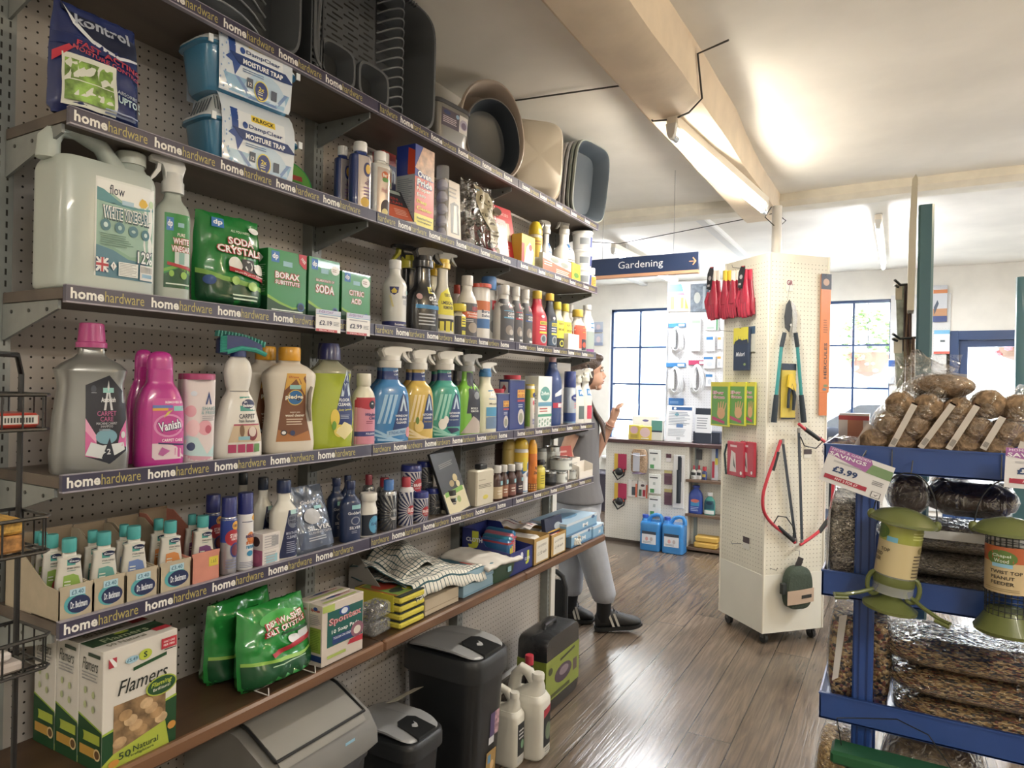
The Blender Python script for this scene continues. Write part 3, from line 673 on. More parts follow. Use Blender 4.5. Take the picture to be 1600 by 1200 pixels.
# moisture traps: tub > lid, sleeve
def trap(q,label):
    o=put('moisture_trap',label,'moisture absorber',q,-.10,'moisture trap tubs stacked on the second shelf');w,d,h=q['w'],q['d'],q['h']
    m=MB()
    def rr(hw,hd,z,n=5):return[(hw*math.copysign(abs(math.cos(a))**(2/n),math.cos(a)),hd*math.copysign(abs(math.sin(a))**(2/n),math.sin(a)),z)for a in[2*PI*(j+.5)/28 for j in range(28)]]
    m.loft([rr(w*.40,d*.36,0),rr(w*.42,d*.40,h*.05),rr(w*.47,d*.46,h*.58),rr(w*.5,d*.5,h*.60),rr(w*.5,d*.5,h*.635)],mat('4fa0d2',.2,trans=.25,coat=.5));m.build('tub',o)
    m=MB();m.loft([rr(w*.49,d*.49,h*.635),rr(w*.49,d*.49,h*.67),rr(w*.44,d*.42,h*.69),rr(w*.38,d*.35,h*.97),rr(w*.36,d*.33,h)],plast('dfe6ea'))
    for sg in(-1,1):
        for k in range(6):
            y=-d*.22+k*d*.088;m.prism([(sg*w*.434,h*.73),(sg*w*.441,h*.73),(sg*w*.391,h*.93),(sg*w*.384,h*.93)],y-.002,y+.002,'56626c')
        for k in range(5):
            x=sg*(w*.30+k*.0075);m.add([(x,-d*.405,h*.74),(x+.003,-d*.405,h*.74),(x+.001,-d*.362,h*.92),(x-.002,-d*.362,h*.92)],[(0,1,2,3)],'48545e',False)
    m.box(-w*.47,-d*.515,h*.56,-w*.43,-d*.49,h*.66,plast('e8eef2'));m.box(w*.43,-d*.515,h*.56,w*.47,-d*.49,h*.66,plast('e8eef2'));m.build('lid',o)
    # wrap-around card sleeve
    R=[(-d*.47,0),(-d*.50,h*.06),(-d*.515,h*.35),(-d*.52,h*.62),(-d*.49,h*.78),(-d*.42,h*.92),(-d*.34,h*1.005),(0,h*1.012)]
    R2=[(d*.34,h*1.005),(d*.42,h*.92),(d*.50,h*.65),(d*.48,0)]
    cum=[0]
    for a,b in zip(R,R[1:]):cum.append(cum[-1]+math.hypot(a[0]-b[0],a[1]-b[1]))
    def sl(s,t,e=0):
        L=max(0,min(.9999,t))*cum[-2]
        for i in range(len(cum)-1):
            if cum[i]<=L<=cum[i+1]:
                k=(L-cum[i])/(cum[i+1]-cum[i]);y=R[i][0]+(R[i+1][0]-R[i][0])*k;z=R[i][1]+(R[i+1][1]-R[i][1])*k
                ty,tz=R[i+1][0]-R[i][0],R[i+1][1]-R[i][1];n=math.hypot(ty,tz);return(s,y-e*tz/n,z+e*ty/n)
    m=MB();sw=w*.36
    card=mat('d6e2ee',.18,coat=.6)
    allp=R+R2
    m.grid(lambda a,b:(lambda p:((a*2-1)*sw*(1+.06*math.sin(PI*min(1,b*1.2))),p[0],p[1]))(allp[min(len(allp)-1,round(b*(len(allp)-1)))]),10,len(allp)-1,card)
    sp_=[('r',-.48,.02,.48,.98,card),('p',[(-.45,.30),(.47,.30),(.40,.03),(-.36,.03)],mat('8fbde0',.2,coat=.5)),
           ('p',[(-.40,.98),(-.30,.98),(-.30,.72),(-.22,.52),(-.30,.30),(-.34,.50),(-.43,.55),(-.38,.62)],mat('2a4f9e',.3)),
           ('e',.12,.10,.30,.40,mat('b8d4ec',.2,coat=.5)),('p',[(-.30,.30),(-.1,.02),(.3,.02),(.45,.3),(.40,.3),(.27,.06),(-.06,.06),(-.25,.3)],mat('6d90c8',.3)),
           ('r',-.30,.60,.36,.96,mat('e4ebf2',.25)),('r',-.12,.84,.22,.95,'f0d33a'),('t','KILROCK',.05,.895,.30,.07,'1b1b20',1.5),
           ('e',-.21,.74,.035,.055,mat('2a4f9e',.3)),('t','DampClear',.08,.735,.48,.085,'25407e',1),
           ('p',[(-.38,.66),(.40,.66),(.52,.52),(.36,.50),(-.24,.50)],mat('24407f',.25)),('t','MOISTURE TRAP',.08,.575,.56,.085,'eef2f6',1.6),
           ('g',-.2,.40,.2,.47,'5d7fb0',2),('e',.06,.20,.10,.17,'e4d44a'),('e',.06,.20,.088,.15,'2d3f86'),('t','2x',.06,.23,.08,.07,'e4d44a',1.5),('g',.01,.12,.11,.19,'d9dcc0',2),
           ('r',-.14,.18,-.06,.34,'4b586e'),('t','12',-.10,.24,.05,.06,'e8e8e8',1),('r',.20,.12,.28,.28,'4b586e')]
    for i in range(14):sp_.append(('e',-.44+.05*math.sin(i*2.3),.06+i*.062,.010,.018,'7ea2d2'))
    art(m,sp_,lambda x,z,e:sl(x,z/h*.80,e),sw*2.06,h);m.build('sleeve',o)
qb=spot(296,462,168,Z,.285,.55);qb['h']=(qb['h'])*.97
trap(qb,'blue and white moisture trap tub, lower of the two stacked')
qt=dict(qb);qt['z']=qb['z']+qb['h'];qt['y']=qb['y']-.012;qt['h']=qb['h']*.98
trap(qt,'blue and white moisture trap tub, upper of the two stacked')
# tape on a green backing card
q=spot(472,540,222,Z,.27,.3,'f');o=put('tape_reel_pack','green round tape reel on a green hanging card','packet',q,-.1);w,h=q['w'],q['h'];tilt_on(o,-.25)
m=MB();m.prism([(-w*.5,h*.15),(-w*.35,0),(w*.3,0),(w*.5,h*.2),(w*.5,h*.55),(w*.1,h*.6),(w*.05,h*.9),(-w*.05,h),(-w*.4,h*1.02),(-w*.5,h*.95)],0,.002,mat('3f8f35',.3));art(m,[('r',-.42,.86,-.1,.95,'b5333c'),('t','FIXING TAPE',-.18,.78,.4,.05,'a9cf9a',1,-.1),('r',-.42,.2,-.3,.5,'7a2a30')],flat(0),w,h);m.build('backing_card',o)
m=MB();R=w*.42;m.cyl((w*.05,-.002,h*.36),(w*.05,-.03,h*.36),R,mat('2f9a52',.15,coat=.6),32);m.cyl((w*.05,-.03,h*.36),(w*.05,-.034,h*.36),R*.93,mat('63a84a',.2,coat=.6),32,R*.88)
art(m,[('r',-.14,.42,.24,.52,'a8403a'),('g',-.18,.22,.26,.4,'2d6a3a',4)],flat(-.035),w,h);m.build('reel',o)
wirebr=mat('d9d7d2',.35)
# polish bottles
def polish(pl,pr,pt,label,bodyc,capc,gr,xf=.28,grp=None):
    q=spot(pl,pr,pt,Z,xf,.62);o=put('polish_bottle',label,'bottle',q,0,grp)
    bottle(o,q,mat(bodyc,.25,coat=.4),[(0,.94),(.02,1),(.86,1),(.93,.96),(.96,.6),(1,.56)],3.2,(.60,.14,plast(capc)),gr)
pol=[('r',-.26,.05,.44,.92,mat('cfc6c6',.12,metal=.5)),('e',.2,.70,.2,.12,NV),('e',.24,.71,.13,.08,'e2b84a'),('t','Bar',.2,.5,.3,.07,'5b3a6e',1,1.3),('g',.02,.2,.4,.42,'7a5a90',4),('e',.1,.15,.22,.08,'e2b84a')]
polish(524,547,229,'navy and silver polish bottle with white cap, behind its twin','2b3f80','eeeeee',pol,.22)
polish(548,579,223,'navy and silver polish bottle with white cap, in front of its twin','2b3f80','eeeeee',pol)
polish(570,584,243,'pale polish bottle half hidden behind the navy one','d8d4cc','eeeeee',[('r',-.2,.1,.4,.8,'c87a5a'),('g',-.1,.3,.3,.6,'8a6a5a',4)],.17)
hob=[('r',-.3,.04,.46,.94,mat('d8c9c0',.12,metal=.45)),('e',.12,.74,.2,.07,'c85a2a'),('t','Bar',.12,.74,.26,.06,'f2e9dc',1.5),('e',.14,.66,.18,.04,'5a9a4a'),('t','Hob',.1,.48,.3,.09,'b0707a',1),('e',.2,.16,.30,.16,'3b3040'),('e',.14,.10,.17,.06,'e8d892')]
polish(592,611,240,'cream hob cleaner bottle with white cap, behind its twin','dfe0da','eeeeee',hob,.21)
polish(580,608,238,'cream hob cleaner bottle with white cap and swirl label, front','dfe0da','eeeeee',hob)
# thin red/blue box behind, oven pack leaning
q=spot(598,618,238,Z,.14,.05,'f');o=put('cleaner_carton','red and blue carton mostly hidden behind the cream bottle','box',q);carton(o,q,'c43c34',[('r',-.5,.55,.5,.85,'2a3b86'),('t','en',.1,.72,.7,.16,'d9e6f4',1)])
q=spot(607,650,282,Z,.285,.014,'f');o=put('oven_liner_pack','slim dark leaning packet with orange corner beside the oven cleaner box','packet',q,-.15,tilt=-.5)
carton(o,q,mat('3a3e48',.3),[('r',-.4,.1,.4,.5,'c85a3c'),('p',[(-.5,.0),(.5,0),(.5,.12)],'d9d5cf'),('t','OVEN',-.1,.7,.5,.08,'c04038',1),('t','CLEAN',0,.58,.5,.08,'c04038',1),('r',-.3,.85,.3,.95,'a9b7b4'),('g',-.1,.2,.3,.4,'e0b0a0',4)])
# oven cleaner box
q=spot(648,678,231,Z,.285,.078,'f');o=put('oven_cleaner_box','tall red, blue and yellow oven cleaner box','box',q)
carton(o,q,mat('2a3f9e',.3,coat=.3),[('r',-.5,0,.5,.62,mat('d8462c',.3,coat=.3)),('r',-.5,0,.5,.18,mat('e4d63c',.3)),('p',[(-.5,.72),(.5,.62),(.5,1),(-.1,1)],mat('c9a58c',.35,var=.4,bscale=30)),('p',[(-.5,.8),(-.1,1),(-.5,1)],'2a3f9e'),
    ('t','Oven',-.02,.66,.74,.09,'24357e',4.5),('t','Pride',.0,.555,.82,.095,'24357e',4.5),('t','Oven',-.02,.66,.70,.08,'f2f2f4',1.5),('t','Pride',0,.56,.78,.08,'f2f2f4',1.5),
    ('t','Proper',-.05,.475,.72,.055,'f4efe6',1.5),('t','Easy',-.16,.405,.48,.055,'f4efe6',1.5),('t','Deep',-.14,.325,.5,.055,'ecd840',1.5),('t','Cleaner',.0,.25,.8,.05,'ecd840',1.5),('t','Works First Time to',0,.13,.8,.025,'2a3050',1),('t','cut through grease',0,.09,.7,.025,'2a3050',1)],
    [('r',-.5,0,.5,1,mat('2a3f9e',.3,coat=.3)),('p',[(.1,.66),(.5,.52),(.5,.92),(.14,.97)],'d8462c'),('r',-.5,.04,.5,.64,'a9b3bd'),('g',-.42,.08,.42,.6,'7c8794',22)])
# clear tube of capsules
q=spot(681,701,260,Z,.28,1,'r');o=put('capsule_tube','clear plastic tube stacked with pale capsules','tube',q);r=q['w']/2;h=q['h']
m=MB();m.lathe([(r,0),(r,h*.99),(r*.95,h),(.0005,h)],mat('e4e8ec',.08,alpha=.28,coat=.5),seg=24);m.build('tube',o)
m=MB()
for k in range(5):m.lathe([(r*.5,h*(.02+.165*k)),(r*.86,h*(.05+.165*k)),(r*.86,h*(.10+.165*k)),(r*.5,h*(.155+.165*k))],mat('c9c6d6',.4),seg=16)
m.build('capsules',o)
m=MB();L=Loft(2*r,2*r,h,[(0,1),(1,1)],2,1);art(m,[('r',.05,.25,.5,.8,'d9cfc4'),('r',.05,.6,.5,.66,'8fb7b0'),('g',.1,.3,.46,.56,'b06a5a',6)],L.wrap(.2),2*r,h);m.build('label_sheet',o)
# candle carton with window, tealights bag, red candle cartons
q=spot(699,722,282,Z,.28,.04,'f');o=put('candle_carton','slim kraft candle carton with an oval window','box',q,0,tilt=-.06)
carton(o,q,'b9ab94',[('p',[(-.2,.12),(.36,.12),(.36,.62),(.1,.66),(-.2,.6)],'3a3630'),('p',[(-.05,.14),(.22,.14),(.22,.6),(.05,.6)],'d8d0bc'),('g',-.3,.7,.3,.9,'5c5142',3)])
q=spot(716,777,288,Z,.285,.6);o=put('tealight_bag','clear bag of silver tealights with a buff paper label','bag',q,-.1);w,h,d=q['w'],q['h'],q['d']
m=MB();rr=random.Random(2)
for k in range(26):
    z=.012+rr.random()*h*.6;x=rr.uniform(-.40,.40)*w;y=rr.uniform(-.4,.35)*d;m.cyl((x,y,z),(x+rr.uniform(-.006,.006),y-.012,z+rr.uniform(-.008,.008)),.018,mat('cfcdc8',.2,metal=.9),14)
m.build('tealights',o)
f=pouch(o,q,film(.35,.08),[('p',[(-.28,.98),(.28,.82),(.36,.2),(.1,.06),(-.14,.5)],'b3a98c'),('t','PRI',.0,.74,.3,.09,'4a4232',1,-.2),('t','50',.1,.6,.14,.07,'4a4232',1,-.2),('t','TEALIGHTS',.1,.5,.42,.05,'4a4232',1,-.2),('r',-.2,.86,-.02,.89,'8aa3b0'),('g',.0,.12,.3,.34,'6d6350',4)],5,wr=.5)
for pl,pr,pt,xf,lb,ti in((752,772,330,.14,'red candle box at the back behind the tealight bag',-.1),(767,802,339,.285,'shorter red box of square candles leaning beside the tealights',-.16),(776,817,320,.25,'taller red box of dinner candles leaning beside the shorter red box',-.2)):
    q=spot(pl,pr,pt,Z,xf,.035,'f');q['w']*=.62;o=put('candle_box',lb,'box',q,-.1,tilt=ti)
    big='taller' in lb
    carton(o,q,mat('cc2f38',.3,coat=.3),[('t','PRICES',0,.86,.6,.05,'e8b0a8',1)]+([('r',-.28,.38,.28,.72,'b9ab94'),('r',-.16,.40,-.02,.7,'e4dccc'),('r',.02,.40,.16,.7,'e4dccc'),('g',-.3,.2,.3,.3,'e8b0a8',2)]if big else[('r',-.2,.22,.25,.52,'e6ded0'),('e',.02,.36,.12,.1,'c9a8a0'),('e',-.1,.8,.12,.05,'d9cfd2')]))
# bird-printed yellow pack and spray can, white sprays
q=spot(815,836,368,Z,.285,.05,'f');o=put('fly_spray_pack','yellow and white pack printed with a bird shape','box',q);carton(o,q,'d9c03a',[('p',[(-.3,.1),(.3,.05),(.4,.5),(.1,.8),(-.15,.6)],'e6e6e2'),('e',.15,.62,.12,.1,'a03030'),('r',-.5,0,-.3,.7,'c0392b')])
q=spot(825,847,345,Z,.25,1,'r');o=put('spray_can','yellow capped spray can on the second shelf','spray can',q);can(o,q,mat('e8e6dc',.3),plast('e3c52f'),.27,[('r',-.9,.4,.9,.97,'d9b83a'),('p',[(-.1,.1),(.4,.1),(.5,.5),(.2,.75),(0,.5)],'e8e6e2'),('e',.3,.5,.12,.07,'a03030'),('g',-.4,.7,.3,.85,'b0662a',2)],.0,True)
HG=lambda c2='8c6f5a':[('r',.0,.58,.5,.80,'2f6cae'),('t','HG',.22,.69,.36,.12,'f2f4f6',2,0,.3),('g',-.1,.36,.4,.5,'6a6560',3),('r',-.1,.02,.5,.28,c2)]
q=spot(847,862,345,Z,.20,.7);o=put('spray_bottle','white spray bottle behind the orange sponge pack, nearer the yellow can','spray bottle',q);spray(o,q,plast('dfe0dc'),SPRAYP,2.4,.22,plast('dcdcd8'),HG(),-1)
q=spot(871,897,342,Z,.24,.7);o=put('spray_bottle','white spray bottle beside the stacked tubs','spray bottle',q);spray(o,q,plast('e6e4dc'),SPRAYP,2.4,.24,plast('dedcd4'),HG(),-1,hw=.7)
q=spot(848,893,402,Z,.29,.02,'f');o=put('sponge_pack','orange and clear pack of scouring sponges','packet',q,0);carton(o,q,mat('cfd2cc',.2,alpha=.75),[('p',[(-.5,0),(.5,0),(.5,.45),(-.5,.7)],mat('e0582c',.35)),('g',-.45,.35,-.1,.6,'f4dcc8',2),('g',-.05,.1,.45,.38,'f4dcc8',3),('e',-.1,.78,.15,.15,mat('8f958c',.5)),('e',.25,.7,.15,.15,mat('8f958c',.5))])
# stacked tubs
hs=[362,385,411];base=spot(893,925,362,Z,.28,1,'r');H=base['h']/3
for k in range(3):
    q=dict(base);q['z']=Z+H*k;q['h']=H;o=put('filler_tub','white and blue tub with blue lid, %s in its stack of three'%['bottom','middle','top'][k],'tub',q,0,'stacked blue-lidded tubs');r=q['w']/2
    L=Loft(2*r,2*r,H*.86,[(0,.88),(.03,.9),(1,.99)],2,1);m=MB();m.loft(L.rings(),plast('e9ebec'));m.build('tub_body',o)
    m=MB();m.lathe([(r*1.04,H*.84),(r*1.06,H*.86),(r*1.06,H*.96),(r*1.0,H*.985),(.0005,H*.985)],plast('e6e8ea'));m.lathe([(r*.98,H*.986),(r*.9,H*.995),(.0005,H*.995)],plast('3a55a0'));m.build('lid',o)
    m=MB();art(m,[('r',-.1,.15,.9,.78,'3a4a96'),('p',[(.15,.2),(.8,.2),(.7,.42),(.3,.45)],'d8642c'),('r',-.7,.3,-.2,.7,'8a929a'),('g',.1,.5,.6,.7,'dfe4ee',2)],L.wrap(0),2*r,H*.86);m.build('front_label',o)
q=spot(894,907,412,Z,.29,.02,'f');o=put('small_box','small yellow box at the far end of the second shelf','box',q);carton(o,q,'e0cc34',[('e',0,.35,.3,.15,'5a8a3a'),('r',-.3,.6,.3,.7,'a8a030')])
q=spot(918,931,419,Z,.285,1,'r');o=put('dropper_bottle','tiny white-capped bottle at the very end of the second shelf','bottle',q);bottle(o,q,plast('e6e2d4'),ROUND,2,(.8,.3,plast('eeeeee')),[('r',-.4,.1,.5,.8,'d8a03a'),('g',-.2,.3,.3,.6,'6a5a3a',3)],0)
# ================================================================ shelf C
Z=ZS['C']
# jerrican of vinegar
q=spot(62,241,214,Z,.285,.62);w,d,h=q['w'],q['d'],q['h']
o=put('vinegar_jerrican','large translucent jerrican of white vinegar with moulded handle','jerrican',q,-.02)
milk=mat('bcc7c0',.28,trans=.12,coat=.35)
def jerry(o,w,d,h,body,capc,front=None,handle_dir=-1,capname='cap'):
    L=Loft(w,d,h*.80,[(0,.93),(.02,.99),(.05,1),(.90,1),(.96,.965),(1,.90)],5.5,2);m=MB();m.loft(L.rings(40),body)
    D=handle_dir
    # neck hump and handle
    hx=lambda a:D*a*w
    pts=[(hx(.47),h*.78),(hx(.46),h*.90),(hx(.38),h*.975),(hx(.22),h*.99),(hx(-.02),h*.94),(hx(-.15),h*.84),(hx(-.24),h*.79)]
    rad=[.020*w/.2]*7;
    m.tube(pts_3:=[(p[0],0,p[1])for p in pts],[w*.105,w*.10,w*.085,w*.08,w*.085,w*.10,w*.11],body,14,1.0)
    m.lathe([(w*.17,h*.785),(w*.155,h*.83),(w*.13,h*.855),(w*.125,h*.90)],body,hx(-.34),0,24)
    m.build('jerrican_body',o)
    m=MB();r=w*.145
    m.loft([[(hx(-.34)+rr*(1+(.015 if j%2 else 0))*math.cos(2*PI*j/40),rr*math.sin(2*PI*j/40),h*.875+z)for j in range(40)]for rr,z in[(r,0),(r,h*.075),(r*.93,h*.082),(.001,h*.082)]],capc);m.build(capname,o)
    if front:m=MB();art(m,front,L.proj,w,h*.80);m.build('front_label',o)
G1='8fb6a6'
jerry(o,w,d,h,milk,plast('c3cac2'),[
    ('p',[(-.18,.12),(.44,.12),(.44,.88),(-.18,.88)],'dfe3df'),('r',-.165,.20,.425,.77,G1),('p',[(-.165,.77),(-.165,.80),(-.1,.79),(.05,.72),(.2,.68),(.425,.72),(.425,.70),(-.165,.70)],'4d8f98'),
    ('p',[(-.165,.86),(.425,.86),(.425,.735),(.25,.70),(.1,.72),(-.05,.79),(-.165,.80)],'e6e9e6'),('p',[(-.165,.34),(.0,.36),(.18,.30),(.425,.34),(.425,.20),(-.165,.20)],'7aa58e'),('p',[(-.165,.36),(.0,.335),(.15,.28),(.425,.26),(.425,.12),(-.165,.12)],'4a7f95'),
    ('t','flow',.03,.80,.15,.075,'26324e',.3),('p',[(.26,.755),(.29,.785),(.33,.775),(.355,.745),(.33,.715),(.28,.71),(.255,.73)],'e2b73a'),('e',.395,.755,.028,.03,'b8d4a8'),('r',.08,.70,.2,.735,'a6c8dc'),
    ('t','WHITE VINEGAR',.13,.617,.49,.115,'274a54',6),('t','WHITE VINEGAR',.13,.622,.475,.10,'eef2f0',4.5),('t','WHITE VINEGAR',.13,.622,.45,.082,'2c6676',1.5),
    ('e',-.08,.52,.05,.045,'41798a'),('e',.06,.515,.05,.045,'41798a'),('e',.20,.505,.05,.045,'41798a'),('e',.33,.495,.045,.043,'41798a'),('e',-.08,.52,.022,.02,'c3dcdc'),('e',.06,.515,.02,.018,'9fc4c4'),('e',.20,.505,.022,.012,'9fc4c4'),('e',.33,.495,.018,.018,'c3dcdc'),
    ('g',-.13,.36,.2,.46,'5f8878',6),('t','12%',.33,.31,.18,.115,'2d4b66',2.4),('t','12%',.33,.31,.165,.095,'eef2f2',.8),
    ('r',-.17,.155,-.05,.265,'2b3566'),('p',[(-.17,.155),(-.155,.155),(-.05,.255),(-.05,.265),(-.07,.265),(-.17,.17)],'e6e6e6'),('p',[(-.05,.155),(-.065,.155),(-.17,.255),(-.17,.265),(-.155,.265),(-.05,.17)],'e6e6e6'),('r',-.13,.155,-.09,.265,'e6e6e6'),('r',-.17,.19,-.05,.23,'e6e6e6'),('r',-.12,.155,-.10,.265,'bf3444'),('r',-.17,.20,-.05,.22,'bf3444'),
    ('p',[(-.03,.21),(0,.245),(.03,.21),(0,.175)],'e9e9e9'),('t','!',0,.21,.008,.04,'222222',1),('r',.05,.14,.25,.25,'dfe3e0'),('g',.06,.145,.24,.245,'9a9fa0',8),('r',.27,.13,.42,.25,'e4e6e4')]+[('r',.28+i*.013,.19,.285+i*.013,.24,'6a6a66')for i in range(10)]+[('r',.29,.15,.4,.18,'86b0cc')])
# spray vinegar
q=spot(241,299,246,Z,.285,.62);o=put('vinegar_spray_bottle','pure white vinegar spray bottle with green label and white trigger','spray bottle',q)
spray(o,q,mat('b9c4bb',.25,trans=.15,coat=.3),[(0,.95),(.015,1),(.78,.98),(.86,.86),(.94,.5),(1,.45)],2.6,.25,plast('d8dad8'),[
    ('r',-.30,.12,.48,.80,GRN),('p',[(-.3,.12),(.48,.12),(.48,.26),(.2,.32),(-.3,.24)],'14502c'),('p',[(-.3,.26),(.1,.31),(.48,.25),(.48,.29),(.1,.34),(-.3,.29)],'6fae3a'),('r',-.25,.64,-.06,.76,'2f74c2'),('t','dp',-.155,.70,.14,.08,'f0f4f8',1.5),('r',.06,.68,.24,.72,'8fc0cc'),
    ('t','PURE',.16,.61,.22,.03,'e8ded8',1),('t','WHITE',.16,.55,.48,.065,'b3222e',5),('t','VINEGAR',.16,.48,.56,.065,'b3222e',5),('t','WHITE',.16,.55,.46,.055,'f2f2f0',1.5),('t','VINEGAR',.16,.48,.54,.055,'f2f2f0',1.5),
    ('r',-.02,.33,.42,.45,'c6d2ce'),('r',.1,.34,.26,.45,'7fb0a8'),('p',[(-.22,.325),(.48,.29),(.48,.32),(-.22,.355)],'b3222e'),('e',-.1,.25,.07,.03,'8cc04a'),('e',.25,.24,.09,.035,'8cc04a'),('g',-.25,.14,.45,.17,'d8e6d8',1)],-1,lz=(0,1))
# soda crystals pouch
q=spot(298,412,338,Z,.285,.45);o=put('soda_crystals_bag','green glossy bag of soda crystals with washing picture','bag',q,-.05)
pouch(o,q,mat('1f8238',.22,bump=.2,bscale=14,coat=.5),[
    ('p',[(-.49,.02),(.49,.02),(.49,.20),(.2,.24),(-.2,.28),(-.49,.34)],mat('124a2a',.3)),('p',[(-.49,.34),(-.2,.28),(.2,.24),(.49,.20),(.49,.25),(.2,.29),(-.2,.33),(-.49,.39)],'7cb24a'),
    ('r',-.32,.84,-.14,.94,'2f74c2'),('t','dp',-.23,.89,.13,.07,'f0f4f8',1.5),('t','ALL YOU NEED',.1,.83,.3,.025,'c9e0c4',.5),('t','SODA',.1,.72,.42,.09,'b3222e',5),('t','CRYSTALS',.08,.62,.72,.09,'b3222e',5),('t','SODA',.1,.72,.40,.08,'f2f0ee',1.5),('t','CRYSTALS',.08,.62,.70,.08,'f2f0ee',1.5),
    ('e',.35,.88,.10,.035,'e8ece8'),('e',-.02,.47,.10,.08,'dfe0da'),('r',.08,.40,.28,.54,'3a3c40'),('e',.18,.47,.07,.055,'c9cccc'),('e',.18,.47,.045,.035,'2a2c30'),('e',.36,.45,.10,.06,'dfe0da'),('p',[(-.12,.44),(.48,.36),(.48,.31),(-.12,.39)],'b3222e'),('t','Multi-Purpose Cleaner',.2,.375,.5,.025,'e8d0cc',.8,-.06),
    ('e',-.38,.27,.07,.05,'2b4f96'),('e',-.05,.29,.06,.045,'9cc85a'),('e',.22,.25,.08,.05,'9cc85a'),('g',-.1,.08,.45,.16,'c9e0c9',2)],8,wr=.2)
# cartons
def dp(pl,pr,pt,lab,l1,l2,big,xf=.285,side_=True,dd=.06):
    q=spot(pl,pr,pt,Z,xf,dd,'f');o=put('powder_carton',lab,'box',q)
    hill=[('p',[(-.5,0),(.5,0),(.5,.14),(.15,.10),(-.2,.16),(-.5,.24)],'154a2c'),('p',[(-.5,.24),(-.2,.16),(.15,.10),(.5,.14),(.5,.17),(.15,.13),(-.2,.20),(-.5,.29)],'83b83e')]
    fr=[('r',-.5,0,.5,1,mat(GRN,.3,coat=.3))]+hill+[('r',-.42,.80,-.22,.97,'2f74c2'),('t','dp',-.32,.885,.15,.11,'f0f4f8',1.5),('r',-.12,.76,.12,.84,'8fc0cc')]
    if big=='B':fr+=[('t',l1,0,.61,.66,.12,'b3222e',6),('t',l2,0,.50,.66,.08,'b3222e',6),('t',l1,0,.61,.63,.10,'f2f2f0',1.5),('t',l2,0,.50,.63,.065,'f2f2f0',1.5),('p',[(.5,1),(.28,1),(.30,.85),(.42,.78),(.5,.77)],'c8273a'),('t','FREE',.41,.90,.14,.05,'f0e0e0',1,-.7),('g',-.4,.04,.45,.09,'d8e6d8',1)]
    if big=='S':fr+=[('t',l1,.02,.64,.6,.05,'b3222e',5),('t',l2,.02,.50,.62,.16,'b3222e',5),('t',l1,.02,.64,.58,.04,'f2f2f0',1),('t',l2,.02,.50,.6,.14,'f2f2f0',1.5),('e',.34,.84,.14,.075,'eef0ec'),('g',.25,.81,.43,.87,'8a6a6a',2)]
    if big=='C':fr+=[('t',l1,0,.60,.54,.12,'b3222e',5),('t',l2,0,.44,.38,.12,'b3222e',5),('t',l1,0,.60,.52,.11,'f2f2f0',1.5),('t',l2,0,.44,.36,.11,'f2f2f0',1.5),('e',.32,.84,.15,.09,'eef0ec'),('g',.22,.80,.42,.88,'8a6a6a',2)]
    fr.append(('e',.36,.15,.10,.07,'2b5a96'));fr.append(('e',.36,.15,.07,.05,'16304e'))
    carton(o,q,mat('16702f',.35),fr,[('p',[(-.5,0),(.5,0),(.5,.26),(-.5,.30)],'154a2c'),('p',[(0,.93),(.22,.86),(0,.79),(-.22,.86)],'e0dcdc'),('g',-.4,.32,.4,.76,'9cc3a0',14)]if side_ else None)
dp(418,478,393,'green borax substitute carton with red corner flash','BORAX','SUBSTITUTE','B')
dp(482,530,405,'green bicarbonate of soda carton beside the borax carton','BICARBONATE OF','SODA','S')
dp(534,578,427,'green citric acid carton, smallest of the green cartons','CITRIC','ACID','C')
# price tags
def ptag(pl,pr,pt,pb,txt,lb,x=.307,tilt=.04):
    a=atX(pl,pt,x);b=atX(pr,pb,x);w=b.y-a.y;h=a.z-atX(pl,pb,x).z
    o=thing('price_tag',lb,'price tag',(x,(a.y+b.y)/2,a.z-h),PI/2,'white price tags on the shelf edge');m=MB();m.box(-w/2,0,0,w/2,.0015,h,mat('eceae8',.35))
    art(m,[('r',-.5,.82,.5,1,'c9d0e6'),('t','EVERYDAY',-.1,.90,.6,.11,'8a6aa8',1,0,.2),('r',-.5,.77,.5,.80,'6fa8d8'),('g',-.4,.62,.4,.74,'a8a8b0',1),('t',txt,-.12,.40,.5,.22,'3a4060',1),('g',.2,.3,.45,.5,'8a8a92',3),('r',-.5,0,.35,.12,'c2454e'),('t','SPECIAL PRICE',-.08,.06,.6,.06,'f0e0e0',.5)],flat(0),w,h);m.build('card',o)
ptag(494,532,482,517,'£2.19','white price tag reading 2.19 on the third shelf edge');ptag(542,578,488,522,'£2.99','white price tag reading 2.99 on the third shelf edge')
# isopropyl
q=spot(597,635,406,Z,.285,1,'r');o=put('solvent_bottle','tall white bottle with navy shield and band','bottle',q)
bottle(o,q,plast('dcdddb'),[(0,.94),(.015,1),(.72,1),(.80,.85),(.88,.55),(.92,.48),(1,.46)],2,(.52,.13,plast('e4e6e8')),[('r',-.95,.04,.95,.16,'2b3278'),('p',[(-.5,.86),(-.1,.86),(-.14,.74),(-.3,.69),(-.46,.74)],'2b3278'),('p',[(-.42,.78),(-.3,.84),(-.18,.78),(-.22,.73),(-.38,.73)],'e2c84a'),('t','ISOPROPYL',.36,.66,.6,.055,'3a3f66',1),('g',.1,.5,.6,.6,'9aa0b0',4),('p',[(-.5,.68),(-.38,.45),(-.3,.45),(-.42,.68)],'d9cf94'),('t','home',-.05,.10,.4,.05,'f0f0f4',1.2),('t','hardware',.42,.10,.5,.05,'cfc48a'),('r',.3,.72,.45,.80,'9fc8cc')],.0,(0,.80))
